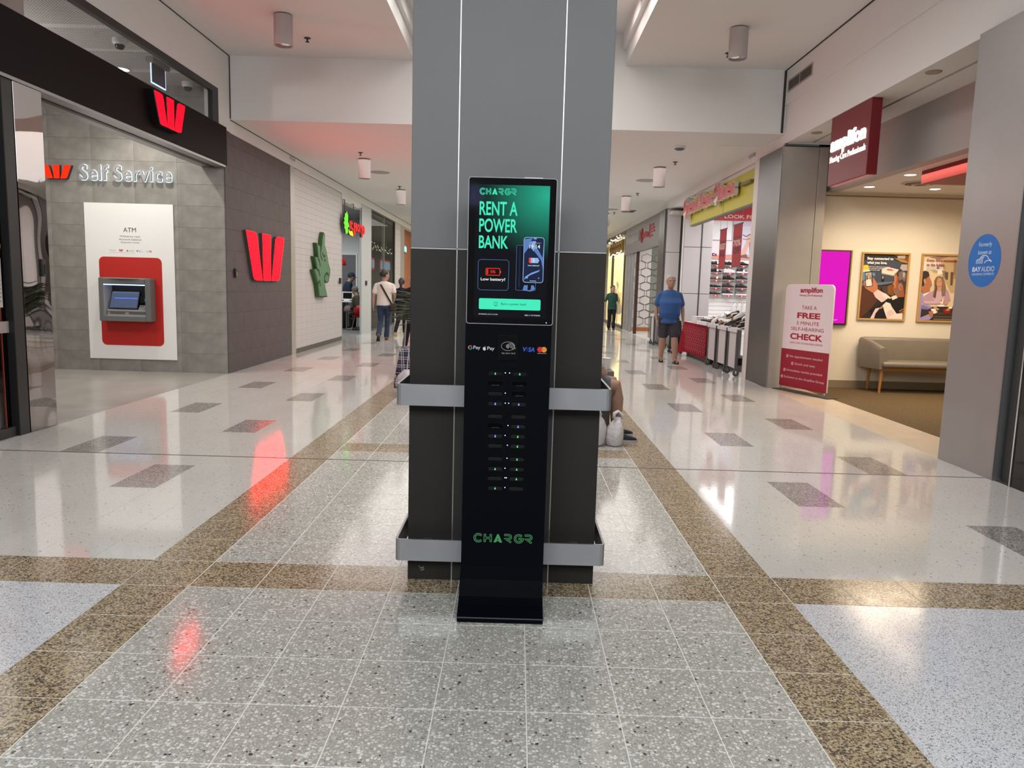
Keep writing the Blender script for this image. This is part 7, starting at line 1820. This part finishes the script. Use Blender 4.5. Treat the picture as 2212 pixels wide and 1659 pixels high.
for i in range(4):
    for j in range(4): fs.append((i * 4 + j, i * 4 + (j + 1) % 4, (i + 1) * 4 + (j + 1) % 4, (i + 1) * 4 + j))
q.add(vs, fs + [(0, 1, 2, 3), (16, 17, 18, 19)]); 
cb = thing('crossbody_bag', 'dark brown crossbody bag on the back and hip of the man in white', 'bag', (0, 0, 0))
M_BAG = flat(48, 36, 30, 0.5)
q.build('strap', M_BAG, cb)
q = MB(); q.box(.15, .29, -.16, -.02, .70, .93); q.build('pouch', M_BAG, cb, bevel=.02, smooth='angle')
q = MB(); q.box(.15, .292, -.165, -.015, .84, .94); q.build('flap', flat(60, 44, 34, 0.5), cb, bevel=.015)
cb.location = (-3.33, 19.0, 0); cb.rotation_euler = (0, 0, .10)
# woman in green, far right
M_GREENP = mat('green_print_blouse', srgb(18, 62, 52), 0.8, noise=0.5, nscale=26)
r, H, A, L = person('woman in a dark green print blouse and black trousers walking, far right', (3.42, 27.4, 0), PI, dict(
    s=0.90, w=1.02, hem=.80, sleeve=1.15, shirt_mat=M_GREENP, trouser=1.0, trouser_mat=flat(20, 19, 21, 0.8), hair='bun', hair_mat=M_DARKH, head_yaw=.4, elR=(.27, -.02, 1.14), wrR=(.31, .05, .88), elL=(-.26, -.02, 1.13), wrL=(-.28, .05, .90),
    knR=(.10, .02, .49), anR=(.115, .05, .085), knL=(-.08, .08, .49), anL=(-.07, .10, .085), cuff=.075, shoe_mat=flat(24, 22, 24), sole_mat=flat(24, 22, 24), voxel=.011))
tb = thing('tote_bag', 'off white tote bag hanging from the shoulder of the woman in green', 'bag', (3.68, 27.35, .6))
q = MB(); q.box(3.60, 3.70, 27.2, 27.5, .56, .92); q.build('bag_body', flat(196, 186, 166), tb, bevel=.02)
q = MB(); q.tube([(3.65, 27.25, .9), (3.60, 27.26, 1.25), (3.58, 27.38, 1.31), (3.60, 27.47, 1.25), (3.65, 27.46, .9)], .016, 6); q.build('strap', flat(196, 186, 166), tb)
# women further along on the left, near the pillar
r, H, A, L = person('woman with a dark ponytail, navy top and yellow sandals walking away', (-3.20, 20.95, 0), 0.0, dict(
    s=0.90, w=.98, hem=.88, sleeve=1.9, shirt_mat=flat(24, 26, 44, 0.8), trouser=1.0, trouser_mat=flat(20, 20, 26, 0.8), hair='ponytail', hair_mat=M_DARKH,
    knL=(-.10, .04, .49), anL=(-.16, -.18, .10), toeL=(.1, 1, -.1), knR=(.08, .12, .49), anR=(.06, .22, .085), foot='sandal', shoe_mat=flat(196, 176, 70), sole_mat=flat(206, 190, 90), voxel=.011, cuff=.05))
r, H, A, L = person('woman in loose black clothes standing behind the palm, half hidden by the pillar', (-2.27, 16.6, 0), 0.5, dict(
    s=0.93, w=1.08, hem=.62, sleeve=1.9, shirt_mat=flat(14, 13, 15, 0.9), trouser=1.0, trouser_mat=flat(14, 13, 15, 0.9), hair='long', hair_mat=M_GREYH, head_yaw=1.0,
    knL=(-.12, .06, .49), anL=(-.20, .02, .085), knR=(.08, .0, .49), anR=(.06, -.04, .085), voxel=.011))
# staff and customer inside the branch
r, H, A, L = person('man in a dark cap and navy shirt standing at the branch counter', (-5.45, 23.85, 0), -1.1, dict(
    s=0.99, w=1.08, d=1.1, hem=.85, sleeve=.8, lean=.30, head_pitch=-.45, shirt_mat=flat(34, 42, 62, 0.85), trouser=1.0, trouser_mat=flat(40, 42, 48, 0.85), hair='short', hair_mat=flat(36, 46, 58, 0.8),
    elR=(.22, .12, 1.14), wrR=(.12, .36, 1.12), elL=(-.22, .12, 1.14), wrL=(-.10, .36, 1.12), palmR=(0, 0, 1), palmL=(0, 0, 1), voxel=.011))
q = MB(); vs = [H(.06 * math.sin(a), .085 + .075 * math.cos(a), .150) for a in [(-90 + 15 * i) * PI / 180 for i in range(13)]]
vs2 = [v - V(0, 0, .008) for v in vs]
q.add(vs + vs2, [tuple(range(13)), tuple(range(25, 12, -1))] + [(i, (i + 1) % 13, 13 + (i + 1) % 13, 13 + i) for i in range(13)])
pk = q.mesh('cap_peak', flat(36, 46, 58, 0.8)); o = bpy.data.objects.new('cap_peak', pk); COL.objects.link(o); o.parent = r
r, H, A, L = person('grey haired woman seated on the red chair, bent over her bag, in the branch', (-4.66, 22.75, 0), 1.0, dict(
    s=0.93, dz=-.335, lean=.42, head_pitch=-.55, w=1.05, hem=.90, sleeve=1.8, shirt_mat=mat('olive_print', srgb(70, 64, 52), 0.8, noise=.5, nscale=30), trouser=1.0, trouser_mat=flat(26, 25, 28, 0.85), hair='long', hair_mat=flat(112, 106, 98, 0.7),
    knL=(-.10, .42, .50), anL=(-.10, .40, .085), knR=(.10, .42, .50), anR=(.10, .44, .085), elR=(.20, .22, .74), wrR=(.08, .42, .70), elL=(-.20, .22, .74), wrL=(-.08, .42, .70), palmR=(0, 0, 1), palmL=(0, 0, 1), shoe_mat=flat(150, 120, 104), sole_mat=flat(90, 70, 60), voxel=.011))
# person beyond the left glass door: one shoe shows
r, H, A, L = person('person walking beyond the glass door at the left edge, only a brown shoe in view', (-5.66, 7.95, 0), -1.45, dict(
    s=1.0, hem=.86, sleeve=1.9, shirt_mat=flat(60, 62, 70, 0.85), trouser=1.0, trouser_mat=flat(40, 42, 50, 0.85), hair='short', hair_mat=M_DARKH, knL=(-.09, .20, .50), anL=(-.09, .24, .13), toeL=(0, 1, .35), foot_upL=(0, -.35, 1), knR=(.09, -.05, .48), anR=(.09, -.2, .10), shoe_mat=flat(104, 76, 58), sole_mat=flat(50, 44, 42), voxel=.011))
# seated man behind the pillar: knee, arm and foot show
M_SHGREY = flat(96, 98, 104, 0.85)
r, H, A, L = person('man in grey shorts and dark sneakers seated on the bench, mostly hidden by the pillar', (0.46, 7.2, 0), -PI / 2, dict(
    s=1.0, dz=-.355, lean=.22, w=1.08, d=1.1, skin=M_SKIN2, hem=.86, sleeve=.75, shirt_mat=flat(186, 182, 180, 0.85), trouser=.46, trouser_mat=M_SHGREY, hair='short', hair_mat=M_DARKH,
    knL=(-.13, .50, .53), anL=(-.12, .53, .085), toeL=(-.15, 1, 0), knR=(.16, .50, .53), anR=(.15, .52, .085), toeR=(.2, 1, 0), elR=(.24, .37, .63), wrR=(.215, .20, .575), elL=(-.24, .30, .66), wrL=(-.18, .20, .60), shoe_mat=flat(24, 28, 44), sole_mat=flat(170, 170, 172), voxel=.009))
wt = MB(); wt.tube([(.785, 6.968, .612), (.760, 6.972, .602)], .031, 14); wt.build('wrist_watch', M_GOLD, label='gold wrist watch on the arm of the seated man', cat='watch')
cup = thing('paper_cup', 'white paper cup on the bench arm beside the seated man', 'cup', (.92, 7.62, .62))
q = MB(); q.lathe([(.030, .622), (.040, .728), (.043, .731), (.043, .737), (.037, .737)], (.92, 7.62, 0), 20); q.build('cup_body', flat(222, 214, 210), cup, smooth='angle')
bh = thing('bench', 'grey hall bench behind the pillar, its end showing under the seated man', 'bench', (.3, 7.5, 0))
box('seat', -.55, .66, 6.95, 7.9, .40, .46, flat(96, 94, 90), bh, bevel=.01)
box('arm', .86, .98, 7.45, 7.9, .56, .62, flat(110, 106, 102), bh, bevel=.01); box('arm_post', .88, .96, 7.5, 7.85, 0, .56, flat(110, 106, 102), bh)
for x in (-.5, .55): box('leg', x, x + .06, 7.0, 7.85, 0, .40, flat(110, 108, 104), bh)
def pbag(cx, cy, w, dp, h, label, seed):
    rnd = random.Random(seed)
    t = thing('plastic_bag', label, 'bag', (cx, cy, 0), group='white plastic shopping bags')
    q = MB(); rings = []; n = 20; vs = []
    for i, (z, s) in enumerate(((0, .80), (.02, .98), (.10, 1.06), (.20, .92), (.27, .66), (.31, .40), (.335, .30))):
        for k in range(n):
            a = 2 * PI * k / n; wob = 1 + (.13 * math.sin(3 * a + seed) + .11 * math.sin(7 * a + i * .6)) * (z / h if z else .3) + rnd.uniform(-.03, .03)
            vs.append((cx + w * s * wob * math.cos(a) + .03 * (z / .3) ** 2, cy + dp * s * wob * math.sin(a), z * h / .335))
    q.add(vs, [(i * n + k, i * n + (k + 1) % n, (i + 1) * n + (k + 1) % n, (i + 1) * n + k) for i in range(6) for k in range(n)] + [tuple(range(n - 1, -1, -1)), tuple(6 * n + k for k in range(n))])
    q.build('bag_body', mat('white_polythene', srgb(206, 202, 204), 0.35, bump=.9, bscale=30), t, smooth=True)
    for s in (-1, 1):
        q = MB(); q.tube([(cx + .03 - .04, cy + s * .03, h * .97), (cx - .005, cy + s * .025, h * 1.14), (cx + .03, cy + s * .02, h * 1.22), (cx + .06, cy + s * .025, h * 1.12), (cx + .075, cy + s * .03, h * .97)], [.014, .012, .010, .012, .014], 8); q.build('handle', flat(210, 206, 208), t, smooth=True)
pbag(.715, 6.84, .115, .11, .29, 'white plastic shopping bag half hidden behind the pillar edge', 2)
pbag(.925, 6.86, .080, .10, .26, 'white plastic shopping bag standing in front of the seated man', 5)
pr = thing('pushchair', 'dark pushchair behind the pillar, one black wheel showing', 'pushchair', (.45, 6.2, 0))
for (x, y) in ((.61, 6.05), (.28, 6.05), (.61, 6.5), (.28, 6.5)):
    q = MB(); q.lathe([(.05, -.02), (.075, -.022), (.082, -.012), (.082, .012), (.075, .022), (.05, .02)], (x, y, .082), 24, axis='x'); wl_ = q.build('wheel', M_BLACK, pr, smooth='angle')
    q = MB(); q.lathe([(.001, -.015), (.05, -.012), (.05, .012), (.001, .015)], (x, y, .082), 12, axis='x'); q.build('hub', M_DARK, wl_)
for x in (.30, .58):
    q = MB(); q.tube([(x, 6.05, .10), (x, 6.3, .5), (x, 6.65, 1.0)], .013, 8); q.tube([(x, 6.5, .10), (x, 6.25, .5)], .013, 8); q.build('frame', M_CHROME, pr)
box('seat', .30, .58, 6.1, 6.45, .38, .44, flat(30, 30, 34), pr, bevel=.02); q = MB(); q.tube([(.30, 6.65, 1.0), (.58, 6.65, 1.0)], .017, 8); q.build('handlebar', M_BLACK, pr)
# tartan shopping trolley left of the pillar
def plaid():
    m = mat('tartan', (0.012, 0.012, 0.03), 0.85); N, L_ = nt(m); b = N['Principled BSDF']
    tc = N.new('ShaderNodeTexCoord'); sp = N.new('ShaderNodeSeparateXYZ'); L_.new(tc.outputs['Object'], sp.inputs[0])
    xy = math_n(N, L_, 'ADD', sp.outputs[0], sp.outputs[1])
    def lines(v, per, off, wd):
        f = math_n(N, L_, 'FRACT', math_n(N, L_, 'DIVIDE', math_n(N, L_, 'ADD', v, off), per)); return math_n(N, L_, 'LESS_THAN', f, wd)
    a = math_n(N, L_, 'MAXIMUM', lines(xy, .10, 0, .07), lines(xy, .10, .025, .07)); c = math_n(N, L_, 'MAXIMUM', lines(sp.outputs[2], .10, 0, .07), lines(sp.outputs[2], .10, .025, .07))
    br = math_n(N, L_, 'MAXIMUM', lines(xy, .10, .065, .3), lines(sp.outputs[2], .10, .065, .3))
    col = mixrgb(N, L_, br, (0.012, 0.012, 0.032), (0.045, 0.035, 0.075)); col = mixrgb(N, L_, math_n(N, L_, 'MAXIMUM', a, c), col, (0.55, 0.52, 0.55))
    L_.new(col, b.inputs['Base Color']); return m
pt = thing('shopping_trolley_bag', 'navy and white tartan shopping trolley bag leaning left of the pillar', 'bag', (-1.35, 9.7, 0))
q = MB()
C0 = [(-1.56, 9.52), (-1.18, 9.52), (-1.18, 9.85), (-1.56, 9.85)]
vs = [(x, y, .10) for x, y in C0] + [(x + .05 + (.0 if x < -1.4 else -.02), y, .40) for x, y in C0] + [(x + .09 - (.0 if x < -1.4 else .04), y + .02, .62) for x, y in C0]
q.add(vs, [(3, 2, 1, 0), (8, 9, 10, 11)] + [(r_ * 4 + i, r_ * 4 + (i + 1) % 4, (r_ + 1) * 4 + (i + 1) % 4, (r_ + 1) * 4 + i) for r_ in range(2) for i in range(4)])
q.build('bag_body', plaid(), pt, bevel=.02)
q = MB(); q.box(-1.52, -1.2, 9.50, 9.515, .28, .30); q.build('seam_band', flat(14, 14, 20), pt)
for x in (-1.52, -1.16):
    q = MB(); q.lathe([(.01, -.015), (.055, -.015), (.06, 0), (.055, .015), (.01, .015)], (x, 9.88, .06), 18, axis='x'); q.build('wheel', M_BLACK, pt)
q = MB(); q.tube([(-1.5, 9.87, .06), (-1.45, 9.9, .95), (-1.22, 9.9, .95), (-1.2, 9.87, .06)], .011, 8); q.build('handle_frame', M_CHROME, pt)
q = MB(); q.tube([(-1.46, 9.52, .11), (-1.44, 9.40, .012), (-1.24, 9.40, .012), (-1.22, 9.52, .11)], .009, 8); q.build('stand', M_CHROME, pt)
pb3 = thing('plastic_bag', 'crumpled translucent white bag hanging on the tartan trolley', 'bag', (-1.38, 9.2, .2))
q = MB(); q.rings([(-1.36, 9.40, .10, .10, .05), (-1.38, 9.40, .18, .13, .07), (-1.38, 9.41, .28, .10, .06), (-1.36, 9.42, .36, .04, .03)], 14); q.build('bag_body', mat('grey_polythene', srgb(170, 164, 168), 0.35, bump=.4, bscale=30), pb3, smooth=True)
q = MB(); q.tube([(-1.36, 9.42, .35), (-1.36, 9.46, .46), (-1.35, 9.50, .60)], .006, 6); q.build('handle', flat(180, 176, 178), pb3)
# palm in a pot
pm = thing('potted_palm', 'potted palm with narrow leaves sticking out left of the pillar', 'plant', (-1.15, 11.2, 0))
q = MB(); q.lathe([(.20, 0), (.26, .02), (.30, .55), (.31, .60), (.27, .60), (.26, .54)], (-1.15, 11.2, 0), 24); q.build('pot', flat(40, 38, 38), pm, smooth='angle')
q = MB(); q.lathe([(.26, .55), (.001, .57)], (-1.15, 11.2, 0), 16); q.build('soil', flat(40, 30, 24), pm)
q = MB(); q.tube([(-1.15, 11.2, .55), (-1.16, 11.2, .85), (-1.15, 11.2, 1.06)], [.05, .045, .03], 10); q.build('trunk', flat(74, 60, 46), pm, smooth=True)
M_LEAF = mat('palm_leaf', srgb(66, 76, 58), 0.45, noise=.25, nscale=12); Rp = random.Random(4)
for i in range(90):
    a = Rp.uniform(0, 2 * PI) if i % 3 == 0 else Rp.uniform(2.6, 3.75); ln = Rp.uniform(.50, .80); el = Rp.uniform(.05, .75); z0 = Rp.uniform(.88, 1.10)
    pts = []
    for t_ in range(6):
        u = t_ / 5; rr_ = ln * u * math.cos(el * (1 - .45 * u)); pts.append(V(-1.15 + rr_ * math.cos(a), 11.2 + rr_ * math.sin(a), z0 + ln * u * math.sin(el) - .30 * u * u * ln))
    sd = (V(-math.sin(a), math.cos(a), 0) * .5 + V(0, 0, Rp.choice((-1, 1)) * Rp.uniform(.5, 1.2))).normalized(); q = MB(); vs = []
    for t_, p in enumerate(pts):
        wd = (.006, .013, .016, .014, .009, .001)[t_]; vs += [p - sd * wd, p + V(.003, 0, -.003), p + sd * wd]
    q.add(vs, [(t_ * 3 + j, t_ * 3 + j + 1, (t_ + 1) * 3 + j + 1, (t_ + 1) * 3 + j) for t_ in range(5) for j in range(2)])
    q.build('leaf', M_LEAF, pm, smooth=True)
# branch furniture
tb_ = thing('counter_table', 'small high table with a steel leg in the branch opening', 'table', (-5.3, 23.2, 0))
box('table_top', -5.75, -4.95, 22.9, 23.5, .83, .86, flat(220, 222, 220), tb_, bevel=.005)
q = MB(); q.tube([(-5.22, 23.2, 0), (-5.22, 23.2, .83)], .03, 10); q.build('leg', M_STEELD, tb_)
q = MB(); q.lathe([(.22, 0), (.22, .012), (.03, .02)], (-5.22, 23.2, 0), 20); q.build('foot_plate', M_STEELD, tb_)
tl = thing('tablet_screen', 'white framed tablet standing on the branch table', 'tablet', (-5.3, 23.2, .86))
q = MB(); f = Fr((-5.36, 23.15, .90), (1, .15, 0), (0, .15, 1), (.15, -1, .15)); f.extr(q, rr(0, 0, .36, .25, .02), 0, .02); q.build('frame', M_WHITE_P, tl)
q = MB(); f.rect(q, .035, .035, .30, .215, .02, .021); q.build('glass', M_BLACKG, tl)
box('stand', -5.30, -5.12, 23.14, 23.28, .86, .905, M_WHITE_P, tl, bevel=.01)
cbg = thing('carrier_bag', 'white carrier bag on the branch table in front of the man with the cap', 'bag', (-5.08, 23.3, .86))
q = MB(); q.rings([(-5.08, 23.36, .862, .11, .07), (-5.08, 23.36, .90, .13, .09), (-5.08, 23.36, 1.05, .11, .07), (-5.06, 23.36, 1.12, .06, .03)], 14); q.build('bag_body', flat(216, 216, 218, 0.4), cbg, smooth=True)
q = MB(); q.tube([(-5.12, 23.36, 1.10), (-5.07, 23.36, 1.2), (-5.02, 23.36, 1.10)], .007, 6); q.build('handle', flat(216, 216, 218), cbg)
rc = thing('red_chair', 'red shell chair with thin steel legs in the branch opening', 'chair', (-4.7, 22.7, 0))
rcm = Matrix.Translation((-4.70, 22.72, 0)) @ Matrix.Rotation(1.0, 4, 'Z'); M_RCH = flat(170, 22, 26, 0.4)
q = MB(); q.rings([(0, 0, .40, .14, .14), (0, 0.01, .43, .23, .22), (0, .01, .455, .235, .225)], 20, M=rcm); q.build('seat', M_RCH, rc, smooth='angle')
q = MB(); vs = []
for i in range(9):
    a = PI + PI * i / 8
    for z, r_ in ((.44, .22), (.60, .25), (.76, .255)): vs.append(rcm @ V(r_ * math.cos(a), r_ * math.sin(a) * .95, z - (.10 if i in (0, 8) and z > .5 else 0)))
q.add(vs, [(i * 3 + j, i * 3 + j + 1, (i + 1) * 3 + j + 1, (i + 1) * 3 + j) for i in range(8) for j in range(2)]); o = q.build('backrest', M_RCH, rc, smooth=True); o.modifiers.new('thick', 'SOLIDIFY').thickness = .02
for sx in (-1, 1):
    for sy in (-1, 1): q = MB(); q.tube([rcm @ V(sx * .12, sy * .12, .41), rcm @ V(sx * .19, sy * .19, 0)], .010, 8); q.build('leg', M_CHROME, rc)
hb = thing('handbag', 'taupe handbag on the lap of the seated grey haired woman', 'bag', (-5.0, 22.95, .56))
q = MB(); q.rings([(-5.12, 22.98, .545, .12, .07), (-5.12, 22.98, .57, .15, .09), (-5.12, 22.98, .68, .13, .075), (-5.12, 22.98, .74, .08, .03)], 16); q.build('bag_body', flat(140, 122, 116, 0.5), hb, smooth=True)
q = MB(); q.tube([(-5.18, 22.98, .73), (-5.12, 22.98, .80), (-5.06, 22.98, .73)], .008, 6); q.build('handle', flat(110, 94, 90), hb)
pl = thing('pendant_lamp', 'red dome pendant lamp inside the branch opening', 'lamp', (-5.58, 22.6, 2.0))
q = MB(); q.lathe([(.26, 1.93), (.255, 1.98), (.20, 2.12), (.10, 2.2), (.03, 2.22), (.02, 2.26)], (-5.36, 22.6, 0), 28); o = q.build('shade', flat(176, 30, 26, 0.4), pl, smooth=True)
q = MB(); q.lathe([(.245, 1.935), (.001, 1.94)], (-5.36, 22.6, 0), 24); q.build('diffuser', emis('pendant_glow', (1, .9, .75), 2.0), pl)
q = MB(); q.tube([(-5.36, 22.6, 2.25), (-5.36, 22.6, 3.45)], .006, 6); q.build('cord', M_DARK, pl)
# info sign behind the viewer, mirrored in the kiosk glass
inf = thing('info_sign', 'round blue and white information sign hanging behind the viewer', 'sign', (-.9, -6.5, 2.9))
f = Fr((-.78, -6.5, 2.93), (-1, 0, 0), (0, 0, 1), (0, 1, 0))
q = MB(); f.extr(q, circ(0, 0, .155, 32), 0, .03); q.build('white_ring', emis('sign_white', (.75, .85, 1), 2.2), inf)
q = MB(); f.extr(q, circ(0, 0, .125, 32), .03, .034); q.build('blue_disc', emis('sign_blue', (.02, .06, .8), 1.6), inf)
q = MB(); text(q, f, 'i', -.028, -.085, .028, .085, .036, bold=.02); q.build('letter', emis('sign_letter', (.85, .9, 1), 2.4), inf)
box('hanger', -.80, -.76, -6.53, -6.50, 3.07, 4.7, M_DARK, inf)
bpy.data.scenes.remove(TMP)
for m in list(bpy.data.meshes):
    if m.users == 0: bpy.data.meshes.remove(m)
